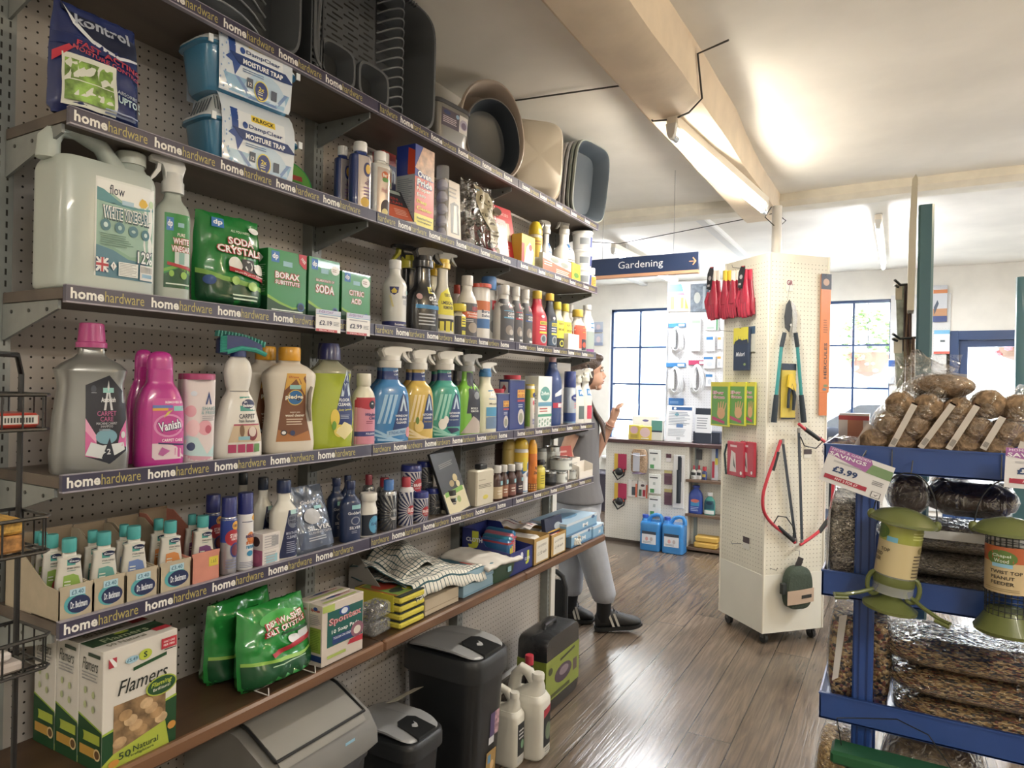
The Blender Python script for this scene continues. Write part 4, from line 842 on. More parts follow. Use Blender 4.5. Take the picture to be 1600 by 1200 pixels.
# kilrock grout + limescale sprays
KB=mat('25272c',.22,coat=.5)
kg=[('r',.05,.60,.5,.70,'d8cc3c'),('t','KILROCK',.3,.65,.36,.06,'1c1c20',1.5),('e',-.26,.54,.09,.045,'c9a0a0'),('t','GROUT',.26,.52,.42,.07,'eeeeee',1.5),('t','CLEANER',.3,.46,.3,.035,'dddddd',1),('r',-.38,.36,.5,.42,'2f86c4'),('g',-.3,.10,.3,.30,'b8bcc4',4)]
q=spot(640,684,386,Z,.285,.6);o=put('grout_spray_bottle','black grout cleaner spray bottle with clear trigger, front','spray bottle',q);spray(o,q,KB,[(0,.95),(.015,1),(.42,.98),(.60,.82),(.70,.56),(.78,.48),(.9,.46),(1,.44)],3,.24,mat('3a3c40',.15,coat=.6),kg,1,collar=plast('2b2c30'))
q=spot(620,660,384,Z,.20,.6);o=put('grout_spray_bottle','black spray bottle with yellow nozzle and collar, behind','spray bottle',q);spray(o,q,KB,[(0,.95),(.015,1),(.42,.98),(.60,.82),(.70,.56),(.9,.46),(1,.44)],3,.26,mat('33353a',.15,coat=.6),None,-1,collar=plast('d9cf3c'),trig=plast('d2cc3e'))
q=spot(664,690,398,Z,.19,.6);o=put('limescale_spray_bottle','pale spray bottle with yellow trigger half hidden behind','spray bottle',q);spray(o,q,plast('d8d4bc'),SPRAYP,3,.26,plast('e0b92a'),None,-1)
q=spot(677,708,394,Z,.285,.6);o=put('limescale_spray_bottle','limescale remover spray bottle with yellow label and yellow collar','spray bottle',q)
spray(o,q,plast('cfccc0'),[(0,.95),(.015,1),(.30,1),(.50,.9),(.64,.66),(.74,.48),(.9,.44),(1,.44)],3,.20,mat('9a9c9c',.15,alpha=.8,coat=.6),[('r',-.48,0,.48,.24,'222326'),('p',[(-.46,.30),(.46,.30),(.46,.70),(.2,.72),(-.2,.62),(-.4,.45)],'e2d62e'),('t','KILROCK',.16,.60,.4,.05,'1c1c20',1.5),('t','LIMESCALE',.08,.48,.6,.05,'2a2a2c',1.5),('t','REMOVER',.12,.41,.5,.05,'2a2a2c',1.5),('r',-.3,.06,-.1,.20,'d8cc3c'),('r',-.02,.05,.2,.21,'d8cc3c'),('r',.28,.06,.4,.2,'d8cc3c')],1,collar=plast('e2bb2c'))
q=spot(708,727,475,Z,.285,.6);o=put('limescale_jar','small clear bottle with yellow cap and black label','bottle',q);bottle(o,q,plast('c9c5b2'),ROUND,2.5,(.95,.22,plast('e2cf34')),[('r',-.45,.05,.48,.8,'25262a'),('r',.0,.4,.48,.8,'e2d62e'),('g',.05,.45,.42,.75,'33332c',3),('r',.05,.1,.4,.25,'c9c43a')])
TXT=lambda c:[('r',-.35,.04,.48,.90,'56555a'),('r',-.2,.50,.48,.66,c),('t','CLEAN',.2,.60,.42,.045,'f0eeee',1),('t','MASTER',.2,.54,.42,.04,'f0eeee',1),('r',.08,.72,.38,.84,'a0404a'),('e',.08,.26,.2,.10,'8c8078'),('e',.2,.22,.12,.06,'b9b0a8'),('r',.1,.06,.4,.10,'dddddd')]
def plain(pl,pr,pt,lb,body,capc,gr,xf=.285,capf=.16,prof=None,capr=.5,nm='cleaner_bottle',n=2.4,cs='screw',k=.65,zz=None,a0=None,grp=None):
    q=spot(pl,pr,pt,Z if zz is None else zz,xf,k);o=put(nm,lb,'bottle',q,0,grp);bottle(o,q,plast(body),prof or[(0,.95),(.015,1),(.62,1),(.74,.88),(.88,.55),(.92,.5),(1,.48)],n,(capr,capf,plast(capc)),gr,a0,capstyle=cs)
plain(706,722,445,'white bottle with red lid hidden behind the ammonia bottle','d8d0cc','c8402e',None,.18)
plain(717,745,431,'ammonia bottle with grey and orange label and white cap','d9d6d0','e0dedc',[('r',-.45,.02,.48,.66,'4c4a50'),('r',-.45,.38,.48,.50,'cf5a34'),('t','Household',.1,.47,.6,.04,'f0e6e0',1),('t','Ammonia',.1,.42,.5,.04,'f0e6e0',1),('r',.05,.52,.4,.60,'9c3f48'),('e',.12,.2,.26,.1,'9c8f80'),('g',-.3,.3,.3,.36,'c8c8c8',2)])
plain(740,765,444,'white borax tub with red screw lid','dcd9d4','d4442e',[('r',-.48,.22,.48,.74,'3b6fae'),('p',[(-.48,.46),(.48,.52),(.48,.74),(-.48,.74)],'cc6a3a'),('r',-.48,.40,.48,.56,'dfe0e2'),('t','Borax',.12,.54,.6,.06,'2b3a66',1.5),('t','Subst.',.12,.46,.6,.05,'2b3a66',1.5)],.285,.07,[(0,.95),(.02,1),(.9,1),(.96,.95),(1,.93)],1.0,n=2)
plain(754,775,433,'grey bottle with large bright blue cap','c5c8ca','4a7ec2',[('r',-.4,.3,.48,.8,'8c969c'),('r',.0,.62,.45,.8,'c03444'),('t','C',.22,.71,.2,.1,'f4f0f0',2),('e',.1,.3,.25,.12,'6a6f78')],.23,.2,[(0,.95),(.02,1),(.8,1),(.95,.85),(1,.8)],.86,n=2)
plain(770,782,447,'plain white bottle hidden behind the row near the blue cap','d4d2ce','e0dedc',None,.18)
plain(774,802,446,'white stone cleaner bottle with pale blue panel','d9d7d2','e2e0dc',TXT('5fa8cc'));plain(797,816,448,'white drain cleaner bottle with red panel','d9d7d2','e2e0dc',TXT('bf3040'),.28);plain(812,831,453,'white bottle with blue panel beside the red bottle','d9d7d2','e2e0dc',TXT('33559c'),.28)
ANG=[(0,.94),(.015,1),(.55,1),(.66,.92),(.86,.5),(.92,.44),(1,.42)]
KR=lambda c:[('p',[(-.3,.55),(.42,.58),(.42,.08),(-.3,.06)],c),('r',-.08,.46,.4,.53,'d8cc3c'),('t','KILROCK',.16,.495,.4,.045,'1c1c20',1.5),('g',-.1,.34,.4,.44,'f0dcdc',2),('r',-.1,.28,.4,.32,'d8cc3c'),('e',.15,.17,.2,.09,'9aa4ac'),('e',.15,.17,.12,.06,'55606a'),('e',.1,.63,.10,.03,'d8d0d4')]
plain(828,853,455,'red bottle with yellow cap on the third shelf','c82a40','dcb83c',KR('d02f45'),.285,.14,ANG,.42);plain(850,869,459,'dark blue bottle with yellow cap beside the red bottle','2a3242','dcb83c',KR('33506e'),.28,.13,ANG,.5)
DS=[('r',-.4,.28,.48,.72,'dfd23a'),('r',-.4,.02,.48,.28,'23262e'),('t','KILROCK',.12,.64,.45,.05,'26262a',1.2),('t','DESCALER',.12,.5,.5,.05,'26262a',1.2),('e',.15,.15,.2,.08,'c9c43a'),('e',.15,.15,.13,.05,'23262e')]
plain(863,880,472,'descaler bottle with yellow cap, nearer of two','d9d2b0','dccb3a',DS,.28,.16);plain(876,892,475,'descaler bottle with yellow cap, farther of two','d9d2b0','dccb3a',DS,.27,.16)
plain(883,898,476,'white-capped bottle behind the descalers','d2d0c8','d8d6d0',None,.16)
plain(894,914,484,'white and red bottle with yellow cap near the shelf end','d6d2cc','dcb83c',[('r',-.48,.1,.48,.75,'d2543c'),('r',.1,.55,.48,.68,'dfd23a'),('r',.0,.05,.48,.36,'2a2d3e'),('e',.2,.2,.14,.08,'c2503c')],.285,.17,None,.55)
plain(910,927,477,'tall white bottle with blue square at the third shelf end','dcdcda','e0e0de',[('r',.02,.58,.45,.70,'2f7ab0'),('t','HG',.23,.64,.3,.07,'f0f4f4',1.5),('r',-.3,.1,.46,.5,'9aa8a4'),('r',-.3,.02,.46,.10,'8a4a8a')],.27,.1)
q=spot(888,905,522,Z,.298,.03,'f');o=put('small_box','small grey-topped box at the shelf edge by the last bottles','box',q);carton(o,q,'e0dcd4')
# ================================================================ shelf D
Z=ZS['D']
q=spot(80,204,505,Z,.285,.55);o=put('carpet_shampoo_bottle','large silver carpet shampoo bottle with pink cap','bottle',q)
SIL=mat('8b8d8c',.28,metal=.55,coat=.3)
L=bottle(o,q,SIL,[(0,.93),(.02,.97),(.16,1.0),(.45,.93),(.70,.82),(.80,.90),(.82,.92),(.87,.74),(.92,.44),(.95,.34),(1,.32)],4,(.36,.165,mat('b53a80',.35,coat=.2)),[
    ('p',[(-.12,.14),(.20,.07),(.42,.17),(.42,.62),(.18,.78),(-.12,.70)],'1c2030'),
    ('p',[(-.12,.34),(.05,.22),(.05,.12),(-.12,.14)],'d25c9c'),('p',[(-.12,.44),(-.12,.34),(.02,.24),(.02,.30)],'e49ac0'),('p',[(.42,.42),(.42,.2),(.3,.22),(.33,.32)],'d25c9c'),('p',[(-.12,.15),(.15,.105),(.40,.18),(.38,.24),(.1,.22),(-.05,.25)],'ccd2d6'),
    ('e',.15,.29,.14,.06,'6fa0b4'),('p',[(.09,.12),(.19,.28),(.27,.10),(.18,.07)],'1c2436'),('t','2',.18,.17,.05,.045,'c9ccd2',1),('e',-.02,.67,.035,.03,'3a4050'),('g',-.05,.635,.02,.645,'aab0bc',1),
    ('p',[(.11,.50),(.17,.74),(.23,.50),(.20,.50),(.17,.64),(.14,.50)],'c9ccd0'),('r',.1,.64,.24,.68,'86c0bc'),('t','Astonish',.17,.585,.19,.04,'e6e8ec',1.2),('t','CARPET',.15,.475,.25,.038,'c05a90',.3),('t','CARE',.15,.43,.17,.038,'c05a90',.3),('t','MACHINE CARPET',.15,.395,.27,.02,'c9ccd4'),('t','SHAMPOO',.15,.372,.16,.018,'c9ccd4'),('g',.05,.335,.25,.355,'9a9eaa',2),('e',.37,.30,.03,.028,'c9ccd0')],None,(0,1),capstyle='tall',sm=1)
PK=mat('c22c92',.25,coat=.5)
vp=[(0,.95),(.015,1),(.5,1),(.66,.93),(.78,.76),(.86,.56),(.9,.54),(1,.52)]
vg=[('p',[(-.22,.10),(-.16,.07),(.48,.07),(.48,.70),(-.22,.70)],mat('cb4a9c',.3)),('p',[(-.22,.10),(-.16,.075),(.48,.075),(.48,.16),(.1,.24),(-.22,.24)],'dcc6d0'),('t','REMOVES 5X',.24,.66,.4,.025,'f4e8f0',1.5),('r',-.22,.60,.2,.63,'5a78c4'),('r',-.22,.575,.1,.60,'e0a43a'),('r',.22,.57,.44,.62,'7fc2c0'),
      ('e',.12,.42,.32,.12,'dc8cc0'),('e',.12,.42,.27,.10,'c43c92'),('t','Vanish',.14,.42,.50,.11,'252a5e',4,.18),('t','Vanish',.14,.422,.48,.095,'eef0f8',1.2,.18),('p',[(.0,.50),(.08,.56),(.2,.585),(.1,.535)],'cfc04a'),('t','CARPET CARE',.2,.27,.45,.03,'f4e8f0',1),('p',[(-.1,.235),(.46,.21),(.46,.225),(-.1,.25)],'2b2f66'),('p',[(-.1,.13),(-.02,.20),(.15,.16),(.0,.11)],'b4589c')]
for pl,pr,pt,xf,lb in((198,250,546,.20,'bright pink carpet care bottle, rear one of two'),(212,288,549,.285,'bright pink carpet care bottle, front one of two')):
    q=spot(pl,pr,pt,Z,xf,.55);o=put('carpet_care_bottle',lb,'bottle',q);bottle(o,q,PK,vp,3.2,(.54,.155,mat('c03090',.3,coat=.4)),vg,capstyle='dome')
sg=[('r',-.5,0,.5,.10,'d9a0b4'),('p',[(-.5,.1),(.5,.06),(.5,.24),(.2,.10),(-.1,.3),(-.5,.34)],'b8d8dc'),('e',-.32,.62,.16,.07,'e3a4b4'),('e',.12,.42,.22,.09,'e4a0b0'),('e',.22,.40,.1,.05,'c05a70'),('e',-.25,.42,.2,.10,'edc4cc'),('e',-.3,.2,.12,.05,'3a4a76'),('p',[(.12,.70),(.22,.86),(.32,.70),(.27,.70),(.22,.79),(.17,.70)],'3a4f8c'),('t','SHAKE',.24,.65,.46,.045,'8fb0b4',1),('t','& FRESH',.24,.60,.5,.04,'8fb0b4',1),('g',.02,.50,.45,.57,'a0a0a8',3),('e',-.25,.83,.10,.03,'d2d8e6')]
for pl,pr,pt,xf,lb in((278,300,583,.20,'white and pink shaker bottle, rear one half hidden'),(285,336,583,.285,'white and pink shaker bottle with red lid, front')):
    q=spot(pl,pr,pt,Z,xf,.6);o=put('carpet_freshener',lb,'bottle',q);bottle(o,q,plast('e0d4d6'),[(0,.90),(.02,.94),(1,1)],3.5,(.99,.07,plast('b84078')),sg)
# carpet stain remover with brush head
q=spot(334,410,556,Z,.285,.55);o=put('stain_remover_bottle','white carpet stain remover bottle topped with a blue and green brush','bottle',q);w,h,d=q['w'],q['h'],q['d']
L=bottle(o,q,plast('dedbd4'),[(0,.94),(.02,1),(.22,.97),(.55,.66),(.66,.44),(.72,.50),(.84,.56),(.93,.48),(1,.26)],2.8,None,[('r',-.02,.46,.32,.60,'3f9a8e'),('e',.16,.53,.14,.045,'1f2c5c'),('t','Dr.',.10,.55,.07,.022,'f0f0f4',1),('t','Beckmann',.16,.515,.23,.03,'f0f0f4',1.2),('r',.30,.52,.36,.60,'b03058'),('t','CARPET',.12,.41,.34,.045,'34384a',1),('t','Stain Remover',.12,.365,.36,.03,'34384a',.7),('p',[(-.28,.16),(.44,.16),(.38,.335),(-.16,.335)],'c8b294'),('p',[(-.16,.335),(.38,.335),(.385,.32),(-.17,.32)],'a83a5a'),('e',.22,.24,.11,.07,'7c2a34'),('e',.22,.26,.08,.05,'d8c8c0'),('e',.0,.27,.05,.06,'7a5a40'),('g',-.2,.665,.2,.64,'8a8a88',1),('r',-.28,.06,-.12,.14,'b03060'),('r',-.09,.06,.06,.14,'b03060'),('r',.09,.06,.23,.14,'b03060'),('r',.26,.06,.38,.14,'5a8a4a'),('r',-.08,.18,.16,.215,'86bccc')])
m=MB();m.prism([(-w*.42,h*1.02),(-w*.42,h*1.15),(-w*.30,h*1.20),(w*.1,h*1.19),(w*.45,h*1.12),(w*.5,h*1.03),(w*.3,h*1.05),(0,h*1.06),(-w*.2,h*1.03),(-w*.25,h)],-.018,.018,plast('273a7a'),inset=.06);m.cyl((0,0,h*.99),(0,0,h*1.05),w*.16,plast('273a7a'),18);m.build('brush_head',o)
m=MB()
for i in range(15):
    s=i/14;x=-w*.44+s*w*.96;zt=h*(1.205-.085*s**2)
    for k in(-1,0,1):m.cyl((x,k*.008,zt-.006),(x+.002,k*.008,zt+.008),.0025,plast('35a090'),6)
for i in range(10):
    z=h*1.03+i*h*.016;m.cyl((-w*.42,-.016,z),(-w*.30,-.021,z+.002),.0022,plast('35a090'),6)
m.tube([(-w*.3,-.019,h*1.03),(0,-.019,h*1.075),(w*.3,-.019,h*1.06),(w*.52,-.019,h*1.02)],.006,plast('35a090'))
m.build('bristles',o)
# pledge
pg=[('p',[(-.34,.13),(.36,.13),(.24,.42),(.22,.86),(-.16,.86)],'7a4a30'),('p',[(-.16,.86),(.22,.86),(.22,.62),(.02,.80),(-.19,.68)],'d8a440'),('p',[(-.34,.13),(.36,.13),(.3,.24),(0,.18),(-.30,.26)],'b0703c'),('t','35% bonus',-.03,.82,.2,.025,'b04030',1),('r',-.1,.69,.12,.735,'8cc4c4'),('e',.02,.60,.16,.085,'d2b04a'),('e',.02,.60,.145,.075,'2f6fae'),('t','pledge',.0,.60,.36,.07,'22324e',4),('t','pledge',.0,.602,.35,.06,'f2ead2',1.5),('t','expert care',.02,.44,.2,.018,'e8dcc8',.8),('t','wood cleaner',.02,.41,.38,.03,'f0e6d4',1.2),('g',-.15,.30,.2,.38,'d8c2ac',3),('e',-.2,.225,.06,.03,'2a2e3a'),('e',-.03,.22,.05,.028,'2a3a6a'),('e',-.2,.225,.04,.018,'e0e0e0')]
for pl,pr,pt,xf,lb in((378,452,541,.19,'cream wood cleaner bottle with amber cap, rear one of two'),(414,491,542,.285,'cream wood cleaner bottle with amber cap and moulded handle, front')):
    q=spot(pl,pr,pt,Z,xf,.5);o=put('wood_cleaner_bottle',lb,'bottle',q);w,d,h=q['w'],q['d'],q['h']
    L=bottle(o,q,plast('d6cdbd',.35),[(0,.90),(.02,.95),(.12,.97),(.5,.86),(.80,1.0),(.86,.98),(.93,.7),(.97,.42),(1,.40)],3.2,(.40,.13,plast('dd9c1e')),pg)
    if xf>.25:
        m=MB();m.tube([(w*.36,-d*.40,h*.62),(w*.30,-d*.47,h*.56),(w*.29,-d*.49,h*.42),(w*.33,-d*.48,h*.30)],[.006,.009,.009,.005],mat('75695c',.6),10,.5);m.build('handle_slot_shade',o)  # shade of the open handle slot, put on as a shadow-coloured strip
# floor cleaner
fg=[('p',[(.02,.22),(.16,.16),(.40,.26),(.42,.55),(.30,.86),(.20,.74),(.02,.40)],'2a3f7c'),('p',[(.14,.58),(.26,.88),(.38,.58),(.32,.58),(.26,.74),(.2,.58)],'c4d6e4'),('t','FLOOR',.22,.54,.24,.035,'eef2f4',1),('t','CLEANER',.22,.49,.30,.035,'eef2f4',1),('t','Zesty Lemon',.22,.43,.3,.03,'d8d24a',.6,.05,.3),('g',.12,.33,.34,.38,'b8c4dc',3),('e',.0,.34,.1,.10,'e2c64a'),('e',.1,.20,.12,.07,'e6d05a'),('e',.12,.20,.08,.045,'f0e6a0'),('e',-.02,.26,.05,.05,'6aa03a'),('p',[(.02,.18),(.22,.10),(.42,.2),(.36,.26),(.2,.3)],'e8dca0')]
for pl,pr,pt,xf,lb,fr_ in((487,520,536,.20,'lime green floor cleaner bottle, rear one behind its twin',0),(481,551,537,.285,'lime green floor cleaner bottle with navy cap and lemon label, front',1)):
    q=spot(pl,pr,pt,Z,xf,.5);o=put('floor_cleaner_bottle',lb,'bottle',q,-.28)
    w,d,h=q['w'],q['d'],q['h'];bh=h*.86*.83
    L=Loft(w,d,bh,[(0,.88),(.02,.92),(.42,.98),(.66,.86),(.87,.80),(.97,.84),(1,.86)],3.5)
    m=MB();m.loft(L.rings(),mat('b9cc34',.15,trans=.25,coat=.6,emit=0));m.build('bottle_body',o)
    m=MB();m.loft([[(x*a,y*a,bh+z)for x,y,_ in L.rings()[-1]]for a,z in((1,0),(1.0,h*.03),(.62,h*.08),(.40,h*.115),(.34,h*.15))],mat('a9a98c',.15,alpha=.65,coat=.6));m.build('clear_neck',o)
    m=MB();m.lathe([(w*.21,0),(w*.20,h*.1),(w*.165,h*.155),(.0005,h*.155)],plast('2b2f66'));m.build('cap',o).location.z=h*.845
    if fr_:m=MB();art(m,fg,L.proj,w,h*.86);m.build('front_label',o)
plain(552,586,583,'pink window cleaner bottle with white cap','dcd8c4','e0dccc',[('r',-.48,.03,.48,.80,'d88aa0'),('p',[(-.48,.64),(.1,.6),(.48,.66),(.48,.80),(-.48,.80)],'bc2f42'),('r',-.48,.16,.48,.24,'3a3f86'),('t','POLISHING',.2,.2,.5,.035,'e0e0f0',1),('e',.24,.68,.16,.07,'202a3e'),('t','Mr',.24,.70,.1,.03,'f0f0f0',1),('t','Window',.2,.52,.6,.055,'2a3a7a',1.5,0,.3),('t','Clean',.28,.46,.4,.055,'2a3a7a',1.5,0,.3),('g',-.05,.36,.4,.42,'9a4a66',2)],.285,.17,[(0,.95),(.015,1),(.78,1),(.88,.85),(.97,.56),(1,.54)],.58)
# trigger spray family
AST=[(0,.93),(.02,.98),(.40,1),(.62,.95),(.74,.80),(.81,.52),(.85,.42),(1,.40)]
def stripes(c1,c2):
    r_=[]
    for i in range(6):a=-.42+i*.13;r_.append(('p',[(a,.26+.0*i),(a+.06,.26),(a+.26,.64),(a+.17,.64)],c2)if i<3 else('p',[(-.46,.04+(i-3)*.06),(.2-(i-3)*.1,.02),(.3-(i-3)*.1,.04),(-.46,.07+(i-3)*.06)],c2))
    return r_
def ast(c,c2,l1,l2,extra=[]):return stripes(c,c2)+[('p',[(-.05,.16),(.40,.16),(.42,.40),(.32,.62),(.24,.66),(.16,.56)],'26407c'),('p',[(.14,.42),(.25,.64),(.36,.42),(.30,.42),(.25,.54),(.20,.42)],'b9cfe0'),('t',l1,.2,.36,.36,.03,'eef2f6',1),('t',l2,.2,.315,.3,.03,'eef2f6',1)]+extra
SH=plast('dcdad4')
def asp(pl,pr,pt,xf,c,c2,l1,l2,lb,extra=[],head=None):
    q=spot(pl,pr,pt,Z,xf,.45);o=put('trigger_spray',lb,'spray bottle',q)
    w,d,h=q['w'],q['d'],q['h'];L=spray(o,q,mat(c,.2,coat=.6),AST,3,.225,head or SH,ast(c,c2,l1,l2,extra),1,hw=.85)
    bh=h*.775;m=MB();m.loft([r_ for r_ in Loft(w*1.01,d*1.01,bh,AST,3).rings()if bh*.835<r_[0][2]<bh*.985],mat('243a7c',.3));art(m,[('t','LIFT',.12,.95,.16,.024,'e8eef4',1),('t','OFF',.12,.905,.14,.024,'e8eef4',1)],Loft(w*1.03,d*1.03,bh,AST,3).proj,w,bh);m.build('neck_sleeve',o)
asp(578,622,541,.19,'3a78bc','7fb2de','','','blue window spray bottle, rear one behind its twin')
asp(583,637,540,.285,'3f86c8','9cc8ea','WINDOW','& GLASS','blue streak-free window and glass cleaner spray bottle, front',[('t','CLEANER',.2,.27,.3,.028,'eef2f6',1),('p',[(-.2,.16),(.35,.20),(.38,.12),(-.2,.08)],'9cc0dc'),('t','STREAK-FREE',.08,.14,.45,.04,'3a68a8',1.2,.06),('e',.40,.14,.08,.07,'d08a90')])
asp(626,660,546,.19,'c8a048','e0c88a','','','yellow kitchen spray bottle, rear one behind its twin')
asp(634,675,545,.285,'d4b04a','ead29a','KITCHEN','CLEANER','yellow kitchen cleaner spray bottle with lemon picture, front',[('t','Zesty Lemon',.2,.26,.3,.03,'d8b84a',.5,0,.3),('e',-.1,.2,.16,.08,'e0c070'),('e',-.16,.28,.06,.05,'6a8a3a')])
asp(666,700,551,.19,'2f9484','7cc4b4','','','teal bathroom spray bottle, rear one behind its twin')
asp(673,717,547,.285,'36a08e','92d4c4','BATHROOM','CLEANER','teal bathroom cleaner spray bottle with white flowers, front',[('t','Fresh Jasmine',.16,.26,.34,.025,'c8d8d4',.4,0,.3),('e',-.18,.2,.13,.08,'e4e2dc'),('e',-.08,.26,.08,.06,'e4e2dc'),('p',[(-.05,.14),(.3,.14),(.4,.1),(.1,.06)],'1f2c54')])
q=spot(700,735,552,Z,.20,.5);o=put('trigger_spray','black and lime mould spray bottle, rear one behind its twin','spray bottle',q);spray(o,q,mat('30343e',.2,coat=.5),AST,3,.22,plast('8e9092'),None,1,hw=.85)
q=spot(714,748,552,Z,.285,.5);o=put('trigger_spray','lime and black mould remover spray bottle with grey head','spray bottle',q)
spray(o,q,mat('7cc43c',.2,coat=.6),AST,3,.22,plast('9c9e9e'),[('p',[(-.1,.98),(.46,.98),(.46,.10),(.15,.10),(.0,.34),(-.18,.34),(-.1,.6)],'2c3040'),('p',[(-.4,.03),(.46,.03),(.46,.2),(.1,.3)],'b8aca2'),('t','MOULD',.14,.42,.3,.035,'e4e8e4',1),('t','REMOVER',.16,.375,.34,.03,'e4e8e4',1),('e',.25,.62,.12,.06,'8a8f98')],1,hw=.85)
q=spot(744,774,565,Z,.28,.6);o=put('trigger_spray','cream mould cleaner spray bottle with blue collar and blue square','spray bottle',q)
spray(o,q,plast('e2dec6'),[(0,.96),(.015,1),(.62,1),(.72,.86),(.86,.5),(.9,.46),(1,.46)],2.8,.21,SH,[('r',-.02,.60,.46,.76,'2f7ec2'),('t','HG',.24,.68,.4,.09,'f0f4f8',2,0,.3),('t','Mould',.2,.52,.4,.035,'40403c',1),('r',-.15,.30,.48,.46,'4a9ac8'),('p',[(-.15,.08),(.48,.08),(.48,.30),(-.15,.28)],'6a86a8')],1,collar=plast('3a7ebe'),hw=.8)
def metal_can(pl,pr,pt,pcap,lb,xf):
    q=spot(pl,pr,pt,Z,xf,.055,'f');o=put('fluid_tin',lb,'tin',q);w,d,h=q['w'],q['d'],q['h']
    m=MB();m.box(-w/2,-d/2,0,w/2,d/2,h,mat('2a3f86',.25,coat=.4),.004);m.box(-w/2-.001,-d/2-.001,h-.004,w/2+.001,d/2+.001,h,mat('9a9ca4',.3,metal=.8));m.box(-w/2-.001,-d/2-.001,0,w/2+.001,d/2+.001,.004,mat('9a9ca4',.3,metal=.8))
    art(m,[('r',.0,.64,.48,.80,'e2b048'),('t','JEYES',.24,.76,.42,.06,'a03028',1.5),('t','FLUID',.24,.68,.42,.06,'a03028',1.5),('r',.0,.56,.48,.60,'b8404a'),('e',.24,.26,.2,.16,'c9c2c0'),('e',.24,.24,.13,.10,'8a8c7c'),('g',.05,.44,.45,.52,'b8c0d8',2)],flat(-d/2),w,h)
    art(m,[('r',-.36,.05,.36,.95,'d8d6d6'),('g',-.28,.1,.28,.6,'8a8a92',14),('p',[(0,.90),(.2,.82),(0,.74),(-.2,.82)],'c8404a'),('p',[(0,.72),(.2,.64),(0,.56),(-.2,.64)],'c8404a')],lambda s,z,e:(-w/2-e,-s,z),d,h)
    m.build('tin_body',o);m=MB();r=w*.28;m.lathe([(r,0),(r,pcap),(r*.85,pcap*1.05),(.0004,pcap*1.05)],plast('c52c42'),0,0,20);m.build('cap',o).location.z=h
metal_can(796,820,593,.018,'large navy fluid tin with red cap',.27);metal_can(777,795,614,.016,'small navy fluid tin with red cap',.285)
q=spot(820,835,600,Z,.28,1,'r');o=put('bin_powder_tube','yellow and white cardboard tube with pink blots','tube',q);can(o,q,mat('e6e2dc',.35),mat('d9c038',.4),.03,[('r',-.9,.72,.9,1,'d9c038'),('r',-.9,0,-.3,.9,'8ab84a'),('e',.3,.78,.35,.06,'2b3a80'),('e',.1,.6,.12,.06,'d8506a'),('e',.35,.45,.12,.08,'e09a8a'),('t','BIN',.2,.2,.4,.06,'3a4a9a',1),('t','FRESH',.2,.13,.4,.05,'3a4a9a',1)],0)
q=spot(841,862,588,Z,.285,.07,'f');o=put('disinfectant_box','white box with eucalyptus leaf print and green circle','box',q)
carton(o,q,'dfe4e2',[('e',0,.66,.36,.14,'5a9a98'),('t','Zoflora',0,.67,.6,.07,'eef4f2',1),('r',-.5,.42,.5,.5,'5f98b8'),('g',-.4,.3,.4,.4,'c05a50',2),('r',-.5,.22,.5,.27,'4a9a80')]+[('e',-.4+.2*(i%5),.05+.05*(i//5)+.02*(i%2),.05,.02,'86ac98')for i in range(15)],[('g',-.4,.2,.4,.8,'9aa4a0',12),('p',[(0,.36),(.2,.32),(0,.28),(-.2,.32)],'80868a')])
plain(853,876,558,'tall dark blue bleach bottle with red collar','26407e','d4a8b0',[('p',[(-.1,.45),(.48,.5),(.48,.60),(.2,.56),(-.1,.5)],'d8dfe8'),('r',-.2,.28,.48,.36,'c0304a'),('r',.1,.29,.4,.35,'d8dce4')],.26,.07,[(0,.9),(.02,.95),(.5,1),(.7,.98),(.82,.72),(.90,.5),(.96,.46),(1,.34)],.34)
q=spot(870,891,567,Z,.20,.05,'f');o=put('tall_carton','plain tall white carton behind the blue spray can','box',q);carton(o,q,'d8d4cf')
q=spot(880,900,580,Z,.285,1,'r');o=put('spray_can','blue and silver spray can near the end of the fourth shelf','spray can',q);can(o,q,mat('a8b4c4',.25,metal=.4),plast('24387e'),.30,[('r',-1,0,1,.32,'2c4a8e'),('r',-1,0,1,.08,'3a86c0'),('e',.25,.72,.5,.10,'2a3a86'),('t','Nilodor',.25,.72,.6,.05,'e8ecf4',1),('g',0,.42,.5,.6,'c06a70',3)],0)
for pl,pr,pt,c,xf,lb in((894,911,577,'5a6a6c',.25,'nearer white spray bottle at the end of the fourth shelf'),(908,923,575,'d0405a',.27,'farther white spray bottle with red panel at the end of the fourth shelf')):
    q=spot(pl,pr,pt,Z,xf,.6);o=put('trigger_spray',lb,'spray bottle',q);spray(o,q,plast('dcdcd6'),[(0,.96),(.015,1),(.62,1),(.74,.82),(.9,.5),(1,.46)],2.8,.24,plast('dad8cc'),[('r',-.1,.66,.46,.82,'2f7ec2'),('t','HG',.2,.74,.36,.09,'f0f4f8',1.5),('r',-.1,.1,.46,.42,c)],1,hw=.9)
# ================================================================ shelf E
Z=ZS['E']
